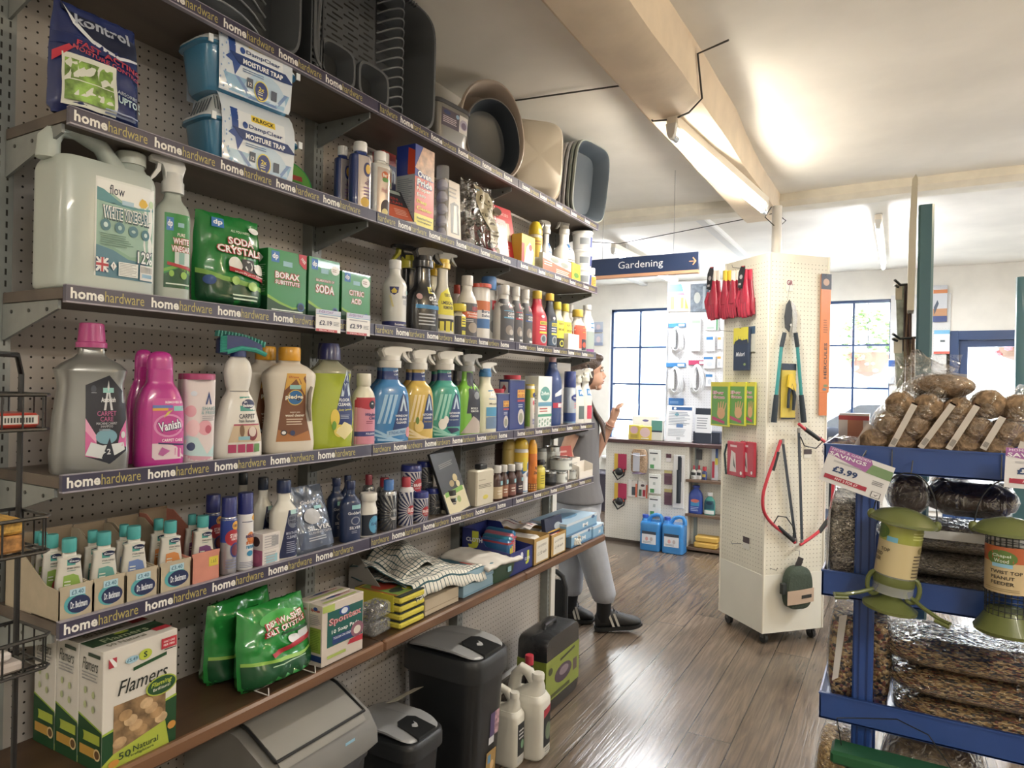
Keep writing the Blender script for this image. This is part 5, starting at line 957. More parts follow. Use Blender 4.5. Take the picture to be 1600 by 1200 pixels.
# display cartons of stain remover bottles
SDK=[('8ab04a','c04a50'),('5fa49c','d8d8d4'),('6a86c4','c8402e'),('d8894a','8a4030'),('7a4a80','c05a68')]
DB=[(0,.96),(.015,1),(.5,.92),(.86,.74),(.89,.80),(.915,.80),(.93,.48),(1,.44)]
def sdev(pl,pr,pt,xf,i,lb,z):
    q=spot(pl,pr,pt,z,xf,.45);q['z']=z;o=put('stain_devil_bottle',lb,'bottle',q,0,'small white stain remover bottles with turquoise caps in display trays')
    c1,c2=SDK[i]
    bottle(o,q,plast('d6d4cc'),DB,5,(.50,.18,mat('43a6a6',.45)),[('r',-.10,.78,.18,.92,'3f9c94'),('e',.14,.85,.22,.045,'1f2b54'),('t','Dr.',.05,.865,.06,.016,'e8ecf4',1),('t','Beckmann',.14,.842,.32,.028,'e8ecf4',1),('t','STAIN DEVILS',.12,.735,.44,.028,'33343c',1),('g',-.1,.68,.2,.705,'5a8a80',1),('p',[(-.30,.20),(.38,.20),(.38,.42),(.28,.60),(.10,.64),(-.22,.62)],c1),('e',.1,.36,.14,.10,c2),('p',[(-.05,.25),(.05,.25),(.12,.42),(.08,.44)],c2),('g',-.2,.45,.1,.55,'dfe4d8',2)],lz=(0,1),sm=1)
    return q
cols=[(92,145,0,[(85,131,840,.27,'frontmost'),(63,100,834,.21,'second in line'),(53,80,831,.15,'third in line'),(46,70,829,.10,'rearmost')]),(146,195,1,[(140,184,830,.27,'front'),(129,160,828,.20,'rear')]),(197,246,2,[(188,230,821,.27,'front'),(179,208,819,.20,'rear')]),
        (250,298,3,[(247,285,813,.27,'front'),(233,262,810,.20,'rear')]),(300,343,4,[(300,334,805,.27,'front'),(288,312,803,.20,'rear')])]
what=['green picture','grey-green picture','blue ink picture','orange picture','purple picture']
tops=[913,900,889,876,862]
for(pl,pr,i,bl),tp in zip(cols,tops):
    pink=i==4;cc=mat('c9806e' if pink else 'b3a68e',.7,var=.05,bscale=30)
    q=spot(pl,pr,tp,Z,.287,.2,'f');w,d,h=q['w'],.21,q['h'];q['d']=d;q['x']=.287-d/2
    o=put('display_tray','card display tray for the bottles with the %s%s'%(what[i],', pink with a yellow sticker' if pink else ''),'display box',q,0,'card display trays of stain remover');t=.002
    H2=h*2.0
    m=MB();m.box(-w/2,-d/2,0,w/2,-d/2+t,h,cc);m.box(-w/2,-d/2,0,w/2,d/2,t,cc)
    m.prism([(-d/2,0),(d/2,0),(d/2,H2),(d/2-.03,H2),(-d/2+.05,h*.95),(-d/2,h*.9)],-w/2,-w/2+t,cc,'yz');m.prism([(-d/2,0),(d/2,0),(d/2,H2),(d/2-.03,H2),(-d/2+.05,h*.95),(-d/2,h*.9)],w/2-t,w/2,cc,'yz')
    m.box(-w/2,d/2-t,0,w/2,d/2,H2*1.05,mat('8a7860',.75));m.build('tray',o)
    m=MB();art(m,[('e',.0,.45,.36,.30,'4fa6ac'),('e',.08,.42,.34,.25,'24305c'),('t','Dr. Beckmann',.08,.42,.5,.2,'dfe6ee',1.2),('r',-.2,.68,.26,.88,'a9cfe0'),('t','£3.40',.03,.78,.36,.13,'4a7890',1)]if not pink else[('r',.1,.5,.44,.8,'d6c43c'),('t','1.65',.27,.65,.2,.12,'8a8430',1)],flat(-d/2),w,h);m.build('printed_label',o)
    for(a,b,p,xf,wd)in bl:sdev(a,b,p,xf-.015,i,'white stain remover bottle with %s, turquoise cap, %s in its tray'%(what[i],wd),Z+.003)
# aerosol cans
ac=[('r',-1,.56,1,.97,'27409a'),('e',.35,.84,.28,.08,'e0a43a'),('t','1001',.35,.84,.4,.05,'2a2a50',2),('e',.15,.64,.5,.14,'b52a3a'),('t','STAIN',.25,.67,.6,.07,'f0e8e8',1.5),('t','REMOVER',.28,.61,.5,.035,'f0e0e0',1),('e',.3,.42,.34,.13,'2b3a86'),('e',.3,.42,.26,.10,'70303c'),('g',-.3,.1,.5,.28,'6a7090',4)]
for pl,pr,pt,xf,lb in((320,345,772,.17,'stain remover aerosol with navy cap, rear one'),(344,370,776,.28,'stain remover aerosol with navy cap and red disc, front')):
    q=spot(pl,pr,pt,Z,xf,1,'r');o=put('spray_can',lb,'spray can',q);can(o,q,mat('b4b4bc',.25,metal=.6),plast('222c7a'),.25,ac,-.1)
q=spot(369,396,769,Z,.28,1,'r');o=put('spray_can','white sticky stuff remover aerosol with navy cap','spray can',q);can(o,q,mat('d8d8dc',.3),plast('222c7a'),.27,[('e',.5,.92,.2,.05,'e0a43a'),('g',-.3,.84,.4,.88,'5a6080',1),('e',.25,.58,.26,.10,'d8824a'),('t','sticky',.3,.60,.75,.09,'222e6e',2),('t','stuff',.3,.50,.7,.08,'d06a2e',2),('t','remover',.32,.41,.7,.06,'2f86b4',1.5),('e',.2,.3,.2,.05,'2f86b4'),('g',-.4,.05,.5,.16,'7a80a0',4)],-.15)
# multi-use cleaners + small boxes
kf=[('p',[(-.3,.04),(.48,.04),(.48,.74),(.05,.74)],'1f2a55'),('e',.25,.58,.24,.11,'6f7686'),('t','KEEP IT',.25,.62,.36,.04,'1c2444',1.5),('t','FRESH',.25,.56,.34,.04,'1c2444',1.5),('r',.12,.68,.44,.74,'9fc8c8'),('t','MULTI-USE',.2,.40,.48,.04,'b9c0d4',1),('t','CLEANER',.2,.34,.44,.045,'b9c0d4',1),('g',-.02,.10,.42,.28,'9aa2bc',6)]
KP=[(0,.95),(.015,1),(.66,1),(.74,.93),(.86,.5),(.9,.46),(1,.46)]
for pl,pr,pt,xf,lb,cp in((366,394,738,.08,'white bottle with black cap, rearmost behind the aerosols','202a34'),(396,427,745,.19,'white multi-use cleaner bottle with dark cap, middle one','1f2b40'),(423,465,749,.285,'white multi-use cleaner bottle with blue cap, front','22335f')):
    plain(pl,pr,pt,lb,'d8d6cc',cp,kf,xf,.16,KP,.5,'cleaner_bottle')
for k,(lb,c)in enumerate((('small white and pink carton, lower of two by the cleaner bottles','b05a84'),('small white carton with dark roundel, upper of two by the cleaner bottles','d8cfd0'))):
    q=spot(410,437,858,Z,.29,.05,'f');q['z']=Z+k*q['h'];o=put('small_carton',lb,'box',q,.0,'two small cartons stacked by the cleaner bottles')
    carton(o,q,'d8d2d0',[('r',.0,.2,.4,.8,'9a9a9e')if k else('r',-.3,.2,.35,.7,'8fc0d0'),('g',-.4,.1,.4,.9,'aaa8ac',5)],[('r',-.5,0,.5,1,c),('e',0,.5,.3,.3,'4a3438' if k else 'c2688e')])
q=spot(462,532,758,Z,.288,.02,'f');q['w']*=.86;o=put('silver_cloth_pack','shiny plastic pack of silver polishing cloth leaning back','packet',q,0,tilt=-.32)
pouch(o,dict(q,d=.03),mat('6f7a8e',.12,metal=.35,bump=.7,bscale=16,coat=.8),[('r',-.42,.06,.42,.30,mat('46526c',.25)),('e',.0,.52,.2,.12,'a8aab0'),('t',"Goddard's",.05,.74,.55,.06,'c9c8cc',1),('t','SILVER',.1,.34,.6,.07,'cfcfd4',1),('t','POLISHING CLOTH',.1,.27,.6,.035,'b9bcc6',.5),('g',-.2,.15,.35,.22,'a9aebc',2),('r',.1,.62,.3,.67,'7fb8c0')],4,wr=.6)
m=MB();m.box(-q['w']*.45,.005,.002,q['w']*.45,.016,q['h']*.55,mat('79b4c8',.6));m.build('cloth',o)
gb=[('t',"Goddard's",.12,.55,.8,.06,'d4d6dc',1),('e',.1,.40,.24,.08,'8a90a0'),('e',.1,.40,.18,.06,'2b3a66'),('t','SILVER',.1,.27,.6,.055,'e0e2e8',1),('r',-.1,.62,.4,.70,'8cc4c8'),('g',-.1,.16,.3,.22,'9aa0b4',2)]
GP=[(0,.96),(.015,1),(.68,1),(.76,.9),(.86,.5),(.9,.42),(1,.38)]
for pl,pr,pt,xf,lb in((512,540,746,.20,'dark blue silver polish bottle, left of the rear pair'),(532,555,742,.13,'dark blue silver polish bottle, hindmost'),(533,564,750,.285,'dark blue silver polish bottle, front')):
    plain(pl,pr,pt,lb,'25365e','22305a',gb,xf,.14,GP,.42,'silver_polish_bottle')
plain(563,590,769,'white dip jar with round blue label','dcdad4','dedcd6',[('r',-.5,.05,.5,.62,'232c3c'),('e',.2,.34,.34,.24,'4f9ac4'),('t','SILVER',.2,.36,.44,.08,'24406e',1)],.285,.18,[(0,.95),(.02,1),(.7,1),(.85,.85),(.94,.8),(1,.8)],.86,'polish_jar',2)
burst=lambda c:[('s',.12,.5,.012,.075,22,c,-.95,.02,.95,.97)]
def metpol(pl,pr,pt,xf,lb,capc,base,rays,disc,word,shape='b',z=None,grp=None,capf=None,domed=False):
    zz=Z if z is None else z;q=spot(pl,pr,pt,zz,xf,1,'r');q['z']=zz;r=q['w']/2;h=q['h'];o=put('metal_polish',lb,'polish tin',q,-.30,grp)
    if shape=='b':
        bh=h*.80;L=Loft(2*r,2*r,bh,[(0,.94),(.015,1),(.90,1),(.96,.9),(1,.55)],2,1);m=MB();m.loft(L.rings(),base);m.build('tin_body',o)
        m=MB();m.lathe([(r*.60,0),(r*.60,h*.18),(r*.54,h*.2),(.0005,h*.2)],capc,0,0,24);m.build('cap',o).location.z=bh-.001;gh=bh*.9
    else:
        bh=h*.80;L=Loft(2*r,2*r,bh,[(0,.96),(.02,1),(1,1)],2,1);m=MB();m.loft(L.rings(),base);m.build('tin_body',o)
        m=MB();m.lathe([(r*1.03,0),(r*1.04,h*.03),(r*1.0,h*.17),(r*.93,h*.2),(.0005,h*.2)],capc,0,0,28);m.build('lid',o).location.z=bh;gh=bh
    m=MB();R=r*.62;art(m,[('s',.12,.45,R*.9,gh*.8,24,rays,-.98,.03,.98,.97),('e',.12,.45,R/(2*r)*1.05,R/gh*1.05,disc),('t',word,.12,.46,.56,.13,'eee8e8' if word=='BRASSO' else '2a2e3c',1.5),('g',-.1,.30,.34,.37,'d0c8c8',2)],L.wrap(.0),2*r,gh);m.build('front_label',o)
    return q
SV=mat('a9abac',.25,metal=.75);WHT=mat('d8d6da',.3);NVY=mat('2a3566',.3);RED=mat('b42c38',.3)
metpol(566,585,741,.17,'silver polish tin with red cap, rear by the dark blue bottles',plast('8e2838'),SV,mat('3a3e4a',.4),SV,'SILVO')
metpol(588,612,746,.18,'polish tin with red cap, rear behind the silver starburst tin',plast('a02c3c'),SV,mat('3a3e4a',.4),SV,'SILVO')
metpol(593,620,749,.285,'silver starburst polish tin with bright blue cap',plast('3a70b8'),SV,mat('3a3e4a',.4),SV,'SILVO')
metpol(622,646,745,.285,'navy and white starburst brass polish tin with red cap',plast('b83040'),WHT,NVY,RED,'BRASSO')
q1=metpol(645,669,768,.285,'round brass wadding tin with blue lid, lower front',plast('26348a'),WHT,NVY,RED,'BRASSO','t')
metpol(626,658,726,.25,'round brass wadding tin with blue lid, raised upper tier',plast('26348a'),WHT,NVY,RED,'BRASSO','t',Z+.085)
q=metpol(664,688,762,.24,'round silver wadding tin with blue lid, lower',plast('26348a'),SV,mat('3a3e4a',.4),SV,'SILVO','t')
metpol(651,677,720,.20,'round silver wadding tin with blue lid, raised upper tier',plast('26348a'),SV,mat('3a3e4a',.4),SV,'SILVO','t',Z+.085)
q=spot(640,660,812,Z,.18,.10,'f');q=dict(x=.16,y=(spot(626,677,726,Z,.25,.1,'f')['y']),z=Z,w=.17,d=.11,h=.083);q['x']=.185;o=put('support_box','dark card box holding up the two upper wadding tins','box',q);carton(o,q,mat('5a5148',.7))
q=spot(688,713,765,Z,.28,1,'r');o=put('polish_jar','short black-labelled jar with black lid','jar',q);can(o,q,plast('c8c2a8'),plast('23231f'),.22,[('r',-1,.2,1,.85,'28282c'),('g',-.2,.45,.4,.65,'b8b4a4',2),('r',.2,.7,.5,.85,'8fc0c4')],0)
q=spot(690,750,698,Z,.29,.012,'f');q['w']*=.55;o=put('brush_pack','slim black and cream packet leaning against the tins','packet',q,0,tilt=-.30);o.rotation_euler=(-.28,-.18,PI/2)
carton(o,q,mat('26282c',.3,coat=.4),[('r',-.46,.02,.46,.36,'c9c09a'),('r',-.4,.30,.4,.37,'6ea23c'),('g',-.3,.72,.35,.80,'9a9a92',3),('e',.2,.52,.1,.06,'b9a878'),('e',.0,.46,.1,.05,'a08c60'),('e',.25,.42,.08,.05,'c9bc90'),('e',.1,.2,.08,.05,'8aa05a')])
q=spot(745,772,726,Z,.285,.05,'f');o=put('cleaner_tin','cream flat tin with black cap and small print','tin',q);w,d,h=q['w'],q['d'],q['h']
m=MB();m.box(-w/2,-d/2,0,w/2,d/2,h*.88,mat('c9c2ae',.4),.006);art(m,[('g',-.4,.5,.4,.62,'5a5648',3),('g',-.4,.7,.0,.76,'a8a08c',1),('e',0,.25,.15,.06,'d8cc5a')],flat(-d/2),w,h*.88);m.build('tin_body',o);m=MB();m.box(-w*.18,-d*.3,h*.88,w*.22,d*.3,h,'24272c',.003);m.build('cap',o)
for i,(pl,pr,c,pc)in enumerate(((770,785,'6a3a30','c9b490'),(781,794,'7a4038','a06a50'),(793,806,'4c2a30','8a5a50'),(804,817,'2a1c24','40303c'))):
    plain(pl,pr,727-i,'small dark dye bottle with white cap, %s of four'%['first','second','third','fourth'][i]+' counted from the cream tin','4a2c28','dedcd8',[('r',-.9,.08,.9,.5,pc),('r',.1,.55,.5,.7,'8fc0cc'),('g',-.2,.2,.4,.4,'e0d4c4',2)],.275-.006*(i%2),.2,[(0,.95),(.02,1),(.72,1),(.88,.7),(.93,.55),(1,.54)],.66,'dye_bottle',2,a0=0,grp='four small dark bottles with white caps')
for pl,pr,pt,xf,bc,lb in((772,800,684,.16,'5a4038','tall dark brown polish aerosol at the back under the shelf'),(784,806,684,.22,'c9b060','tall polish aerosol with blue diagonal, behind the dye bottles')):
    q=spot(pl,pr,pt,Z,xf,1,'r');o=put('spray_can',lb,'spray can',q);can(o,q,mat(bc,.3),plast(bc),.2,[('p',[(-.6,.5),(.7,.8),(.7,.6),(-.6,.3)],'4a78a8')],0,True)
q=spot(802,825,683,Z,.27,1,'r');o=put('spray_can','polish aerosol with yellow cap and blue and white bands','spray can',q);can(o,q,mat('d8d8dc',.3),plast('e2bc34'),.2,[('r',-1,.7,1,1,'e0b834'),('p',[(-.8,.45),(.8,.80),(.8,.65),(-.8,.3)],'3a74b4'),('r',-.2,.5,.15,.8,'d8c43a'),('r',-1,.0,1,.06,'3a8ac0'),('e',.3,.42,.2,.06,'5a6a86')],0,True)
q=spot(824,839,686,Z,.285,1,'r');o=put('spray_can','orange honeycomb furniture polish aerosol','spray can',q);can(o,q,mat('d8742c',.3),plast('e6a428'),.27,[('r',-1,.0,1,.22,'8a4a2a'),('p',[(-.4,.4),(.2,.32),(.6,.4),(.6,.78),(.2,.86),(-.4,.78)],'dc7a2a'),('t','Mr',.15,.62,.5,.10,'3a2a22',1.5,0,.3),('t','Sheen',.15,.5,.7,.09,'3a2a22',1.5,0,.3)]+[('e',-.6+.25*(i%6),.06+.06*(i//6),.08,.02,'e2a850')for i in range(18)],0,True)
plain(838,851,718,'small yellow bottle with black cap by the orange aerosol','d8cc5a','22242a',[('r',-.5,.1,.5,.7,'d4c43a'),('g',-.2,.2,.3,.6,'8a8430',4)],.28,.16,ROUND,.8,nm='oil_bottle',n=2)
def paste(pl,pr,pt,pb,xf,lb,dark=False,z=None):
    q=spot(pl,pr,pt,Z,xf,1,'r');zz=Z if z is None else z;h=(atX((pl+pr)/2,pt,xf-q['w']/2).z-zz);q['h']=h;q['z']=zz;r=q['w']/2;o=put('wax_tin',lb,'tin',q,-.4,'flat round wax tins near the shelf end')
    m=MB();m.lathe([(r*.96,0),(r,h*.04),(r,h*.84),(r*.97,h*.86)],mat('36383c' if dark else 'c2c6c6',.3,metal=.3),seg=32);m.build('tin_body',o)
    m=MB();m.lathe([(r*1.02,h*.84),(r*1.03,h*.9),(r*1.0,h*.98),(r*.9,h),(r*.85,h*.96),(.0005,h*.96)],mat('b9bcbc',.2,metal=.85),seg=32);m.build('lid',o)
    L=Loft(2*r,2*r,h*.84,[(0,1),(1,1)],2,1);m=MB();art(m,[('r',-.9,.1,.9,.9,'d2d8d6')if not dark else('r',-.9,.3,.9,.7,'4a4e54'),('t','WAX',.25,.5,.45,.4,'2a3436',1.5)],L.wrap(0),2*r,h*.84);m.build('front_label',o)
    return q
t0=paste(848,869,736,760,.27,'dark flat wax tin at the bottom front of the tins',True);t1=paste(866,886,736,757,.285,'flat silver wax tin, lower row beside the dark tin');t2=paste(884,902,733,755,.27,'flat silver wax tin, lower row nearest the white box')
zt=Z+t1['h']*1.0
t3=paste(858,893,714,735,.28,'wide flat silver wax tin on top of the lower tins',z=max(zt,Z+t2['h']));paste(850,875,697,715,.17,'tall silver wax tin behind the wide flat tin',z=Z)
q=spot(838,854,700,Z,.17,1,'r');o=put('wax_tin','grey lidded tin at the back behind the yellow bottle','tin',q);can(o,q,mat('b8bcb8',.35),plast('8a8f8e'),.1,[('g',-.3,.4,.4,.7,'50585a',2)],0)
q=spot(905,926,722,Z,.285,.05,'f');w,d,h=q['w'],q['d'],q['h'];o=put('open_white_box','open white card display box at the shelf end','box',q)
m=MB();m.box(-w/2,-d/2,0,w/2,-d/2+.002,h*.45,'dcd6cc');m.box(-w/2,d/2-.002,0,w/2,d/2,h,'dcd6cc');m.prism([(-d/2,0),(d/2,0),(d/2,h),(-d/2,h*.8)],-w/2,-w/2+.002,mat('dcd6cc'),'yz');m.prism([(-d/2,0),(d/2,0),(d/2,h),(-d/2,h*.8)],w/2-.002,w/2,mat('dcd6cc'),'yz');m.box(-w/2,-d/2,0,w/2,d/2,.002,'dcd6cc');m.build('tray',o)
q=spot(888,906,716,Z,.24,.06,'f');o=put('small_carton','closed white carton between the tins and the open white box','box',q);carton(o,q,'dcd8d0',[('g',-.3,.5,.3,.8,'a8a8a4',3)])
q=spot(878,896,697,Z,.20,.004,'f');o=put('red_card_sign','small red card standing behind the tins','card',q,-.2,tilt=-.2);carton(o,q,'c8483e',[('g',-.4,.6,.4,.9,'e8b0a4',2)])
# ================================================================ shelf A: drainers and washing-up bowls
Z=ZS['A']+.002
GRY=mat('565a5e',.38,coat=.2);GRD=mat('3f4348',.4);BEI=mat('b9a898',.4,coat=.15)
def rrect(w,h,n=7,seg=40):return[(w/2*math.copysign(abs(math.cos(a))**(2/n),math.cos(a)),h/2*math.copysign(abs(math.sin(a))**(2/n),math.sin(a)))for a in[2*PI*(j+.5)/seg for j in range(seg)]]
def drainer(y0,y1,h,d,lb,fins,slots,cups,sticker=None):
    w=y1-y0;o=thing('dish_drainer',lb,'dish drainer',(.285-d/2,(y0+y1)/2,Z),PI/2,'grey dish drainers standing on end');H=h/2
    m=MB();outer=[[(x*k,y,H+z*k2)for x,z in rrect(w,h)]for y,k,k2 in((-d/2+.006,1,1),(-d/2,1,1),(-d/2,.965,.975),(-d/2+.008,.955,.968),(d/2-.012,.90,.93))]
    m.loft(outer,GRY,caps=False);back=[(x*.90,z*.93)for x,z in rrect(w,h)];m.prism([(a,b+H)for a,b in back],d/2-.012,d/2-.008,GRD)
    for j in range(28):
        x=-w*.3+w*.6*j/27;m.box(x-.002,-d/2-.001,h-.012,x+.002,-d/2+.012,h+.001,GRY);m.box(x-.002,-d/2-.001,-.0005,x+.002,-d/2+.01,.006,GRY)
    m.build('tray',o)
    if slots:
        a,b=slots;m=MB();yb=-d*.05
        m.box(a*w,yb,.03,b*w,yb+.006,h*.94,mat('4a4e52',.4))
        for i in range(int(h/.016)):
            for j in range(4):
                x=a*w+(b-a)*w*(j+.2+.3*(i%2))/4.3;z=.12+i*.016
                if z<h*.92:m.add([(x,yb-.0006,z),(x+(b-a)*w*.15,yb-.0006,z),(x+(b-a)*w*.15,yb-.0006,z+.006),(x,yb-.0006,z+.006)],[(0,1,2,3)],'121416',False)
        m.tube([(a*w,-d*.42,.02),(a*w-.003,-d*.44,h*.3),(a*w,-d*.45,h*.45),(a*w+.01,-d*.42,h*.6),(a*w,-d*.4,h*.93)],.008,GRY);m.build('drain_panel',o)
    for a,b in cups:
        m=MB();cw=(b-a)*w;cx=(a+b)/2*w
        m.loft([[(cx+x*k,y,.058+z*k)for x,z in rrect(cw,.115,4,28)]for y,k in((-d*.05,.8),(-d/2+.004,1),(-d/2,.98),(-d/2,.86),(-d*.06,.70))],GRY,caps=False);m.prism([(cx+x*.8,.058+z*.8)for x,z in rrect(cw,.115,4,28)],-d*.06,-d*.05,mat('1c2024',.6));m.build('cutlery_cup',o)
    a,b,zs=fins
    for z in zs:
        m=MB();x0,x1=a*w,b*w
        P=lambda u,v:(x0+(x1-x0)*u,-d*.02-(d*.44)*math.sin(PI*min(1,u*1.05))**.7*v,z*h+.02*math.sin(PI*u)*v-.012*(1-u)*v)
        m.grid(P,12,3,GRY);m.tube([P(i/12,1)for i in range(13)],.0028,mat('74787c',.3));m.build('plate_fin',o)
    if sticker:
        m=MB();x,z,sw,sh_=sticker;yb=-d*.05-.001
        m.add([(x*w,yb,z*h),(x*w+sw,yb,z*h),(x*w+sw,yb,z*h+sh_),(x*w,yb,z*h+sh_)],[(0,1,2,3)],'8f9a3a',False);m.add([(x*w,yb,z*h-.05),(x*w+sw,yb,z*h-.05),(x*w+sw,yb,z*h),(x*w,yb,z*h)],[(0,1,2,3)],'d6d8da',False)
        for k in range(5):m.add([(x*w+.006+k*.009,yb-.0004,z*h-.04),(x*w+.010+k*.009,yb-.0004,z*h-.04),(x*w+.010+k*.009,yb-.0004,z*h-.01),(x*w+.006+k*.009,yb-.0004,z*h-.01)],[(0,1,2,3)],'3a3e44',False)
        m.build('sticker',o)
    return o
ya=atX(236,40,.285).y;yb_=atX(470,96,.285).y
drainer(max(.78,ya),yb_,.40,.11,'grey dish drainer at the left with wide plate ribs',(-.46,.32,[.08+.085*i for i in range(11)]),None,[])
o=thing('drainer_grid','grey slatted drainer insert standing between the two drainers','dish drainer',(.2,(atX(470,90,.25).y+atX(492,110,.25).y)/2,Z),PI/2)
m=MB()
for i in range(22):m.box(-.022,-.08,.01+i*.017,.022,.08,.018+i*.017,GRD)
m.box(-.024,-.085,0,-.019,.085,.39,GRD);m.box(.019,-.085,0,.024,.085,.39,GRD);m.build('grid',o)
drainer(atX(489,120,.285).y,atX(679,200,.285).y,.405,.13,'grey dish drainer with two cutlery cups and a column of plate ribs',(.08,.28,[.06+.078*i for i in range(12)]),(-.46,.06),[(-.45,-.20),(-.18,.07)],(-.42,.56,.045,.07))
q=spot(688,735,163,Z,.27,.11,'f');w,d,h=q['w'],q['d'],q['h'];o=put('sink_caddy','small grey lidded kitchen caddy with a printed label','caddy',q,-.1)
L=Loft(w,d,h*.93,[(0,.84),(.03,.87),(1,1)],6,1);m=MB();m.loft(L.rings(),mat('77746e',.35,coat=.2));m.build('caddy_body',o)
m=MB();m.loft([[(x*k,y*k,h*z)for x,y,_ in Loft(w,d,h,[(0,1),(1,1)],6,1).rings()[0]]for k,z in((1.02,.90),(1.05,.91),(1.05,.97),(1.0,1.0))],mat('4a4c50',.4));m.build('lid',o)
m=MB();art(m,[('r',-.36,.48,.48,.88,'d0ccc8'),('r',-.36,.48,.14,.88,'4c4452'),('e',-.22,.80,.10,.05,'2a3a6a'),('g',-.32,.56,.08,.72,'c9b8c0',4),('e',.28,.68,.13,.12,'a8a0b4'),('e',.28,.66,.08,.08,'6a5a76'),('r',.42,.5,.47,.72,'4a4a4a'),('e',.08,.80,.05,.05,'86a8c4')],L.proj,w,h*.93);m.build('front_label',o)
def bowl(c,ax,rx,rz,dep,col,inner,lb,n=2.2,grp=None,lip=.012,up=(0,0,1)):
    """washing-up bowl: local Z is the direction it opens to, local Y its long side"""
    o=thing('washing_up_bowl',lb,'washing-up bowl',c,0,grp);a=Vector(ax).normalized();u=Vector(up);y=(u-a*u.dot(a)).normalized();x=y.cross(a)
    o.rotation_euler=Matrix(((x.x,y.x,a.x),(x.y,y.y,a.y),(x.z,y.z,a.z))).to_euler()
    R=lambda k,z,g=0:[((rx*k+g)*math.copysign(abs(math.cos(t))**(2/n),math.cos(t)),(rz*k+g)*math.copysign(abs(math.sin(t))**(2/n),math.sin(t)),z)for t in[2*PI*(j+.5)/44 for j in range(44)]]
    m=MB();m.loft([R(.002,-dep),R(.74,-dep),R(.80,-dep*.93),R(.95,-lip*1.2),R(.96,-lip),R(1,-lip),R(1,0),R(.97,.002)],col,caps=False);m.build('bowl_body',o)
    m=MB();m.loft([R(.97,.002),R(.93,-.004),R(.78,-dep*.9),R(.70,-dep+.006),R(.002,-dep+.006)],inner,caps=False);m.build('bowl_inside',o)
    return o
pc=atX(758,212,.17);bowl((.21,pc.y,Z+.20),(.88,-.46,-.12),.152,.205,.13,BEI,BEI,'beige oval washing-up bowl leaning, with the grey oval one nested in it',2.2,up=(0,-.32,1))
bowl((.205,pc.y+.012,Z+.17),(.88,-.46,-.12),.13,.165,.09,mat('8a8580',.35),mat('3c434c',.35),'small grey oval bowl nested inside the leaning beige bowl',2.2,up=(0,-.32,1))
pc=atX(828,262,.17);bowl((.20,pc.y-.03,Z+.185),(-.70,.70,.05),.14,.185,.11,mat('cfc3ae',.4),mat('cfc3ae',.4),'cream square washing-up bowl showing its flat base',5)
pc=atX(918,285,.25)
for i,c in enumerate(['3c4248','c2bda8','c9c6bc','c2bfc0','cbc9cc','8d938c','9aa198']):
    last=i==6
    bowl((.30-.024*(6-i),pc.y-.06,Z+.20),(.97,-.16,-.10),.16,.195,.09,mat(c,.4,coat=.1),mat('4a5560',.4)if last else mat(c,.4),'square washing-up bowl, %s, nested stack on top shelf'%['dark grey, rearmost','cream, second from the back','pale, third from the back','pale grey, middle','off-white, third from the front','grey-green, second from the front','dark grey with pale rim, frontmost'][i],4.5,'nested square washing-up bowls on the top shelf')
# ================================================================ timber shelf F
Z=ZS['F']+.001
q=spot(160,275,1000,Z,.325,.085,'f');q['h']=atX(218,1001,.325).z-Z
wdn=mat('a8865c',.7,var=.35,bscale=25)
ff=[('p',[(-.5,0),(.5,0),(.5,.40),(.5,.40),(-.5,.30)],'1e4a2a'),('p',[(-.5,.30),(.5,.40),(.5,.42),(-.5,.32)],'9ab83a'),('r',-.36,.12,.34,.52,mat('8a6c48',.7,var=.5,bscale=30)),
      ('p',[(-.5,0),(.40,0),(.34,.22),(-.36,.12),(-.5,.06)],'a9b83c'),('t','Flamers',.02,.66,.68,.12,'2a2e2a',.2,.04,.35),('p',[(-.12,.76),(.34,.80),(.34,.83),(-.12,.79)],'24502c'),('e',.04,.87,.09,.045,'b4c43a'),('t','S',.04,.87,.05,.05,'24402a',1.5),('r',.26,.86,.48,.95,'c0303e'),('t','ONLY ONE',.37,.92,.16,.018,'f0e0e0',1),('t','PER FIRE',.37,.89,.16,.018,'f0e0e0',1),('g',.3,.84,.48,.86,'3a3a3a',1),
      ('r',-.44,.85,-.34,.93,'b83444'),('p',[(-.44,.93),(-.40,.93),(-.34,.88),(-.34,.85),(-.37,.85)],'e6e6e6'),('e',-.14,.865,.09,.03,'9cc4d8'),('t','£5.49',-.14,.865,.14,.03,'4a7890',1),
      ('e',.27,.55,.22,.085,'a9b83c'),('e',.27,.55,.20,.075,'24502c'),('t','Flaming',.27,.57,.30,.05,'b4c43a',.8,.05,.3),('t','Brilliant!',.27,.53,.24,.025,'d8d8c8',.5,.05),('t','50',-.22,.085,.16,.06,'24402a',.5),('t','Natural',.06,.10,.34,.05,'24402a',.2),('t','Firelighters',.0,.05,.34,.03,'3a502a',.2),('e',-.36,.05,.07,.03,'c98a3a'),('e',.42,.16,.06,.035,'c98a3a')]
for a in range(9):ff.insert(4,('e',-.28+.07*a,.20+.03*((a*7)%9),.09,.045,mat(['b8966c','a88458','c4a47a'][a%3],.7,var=.2,bscale=60)))
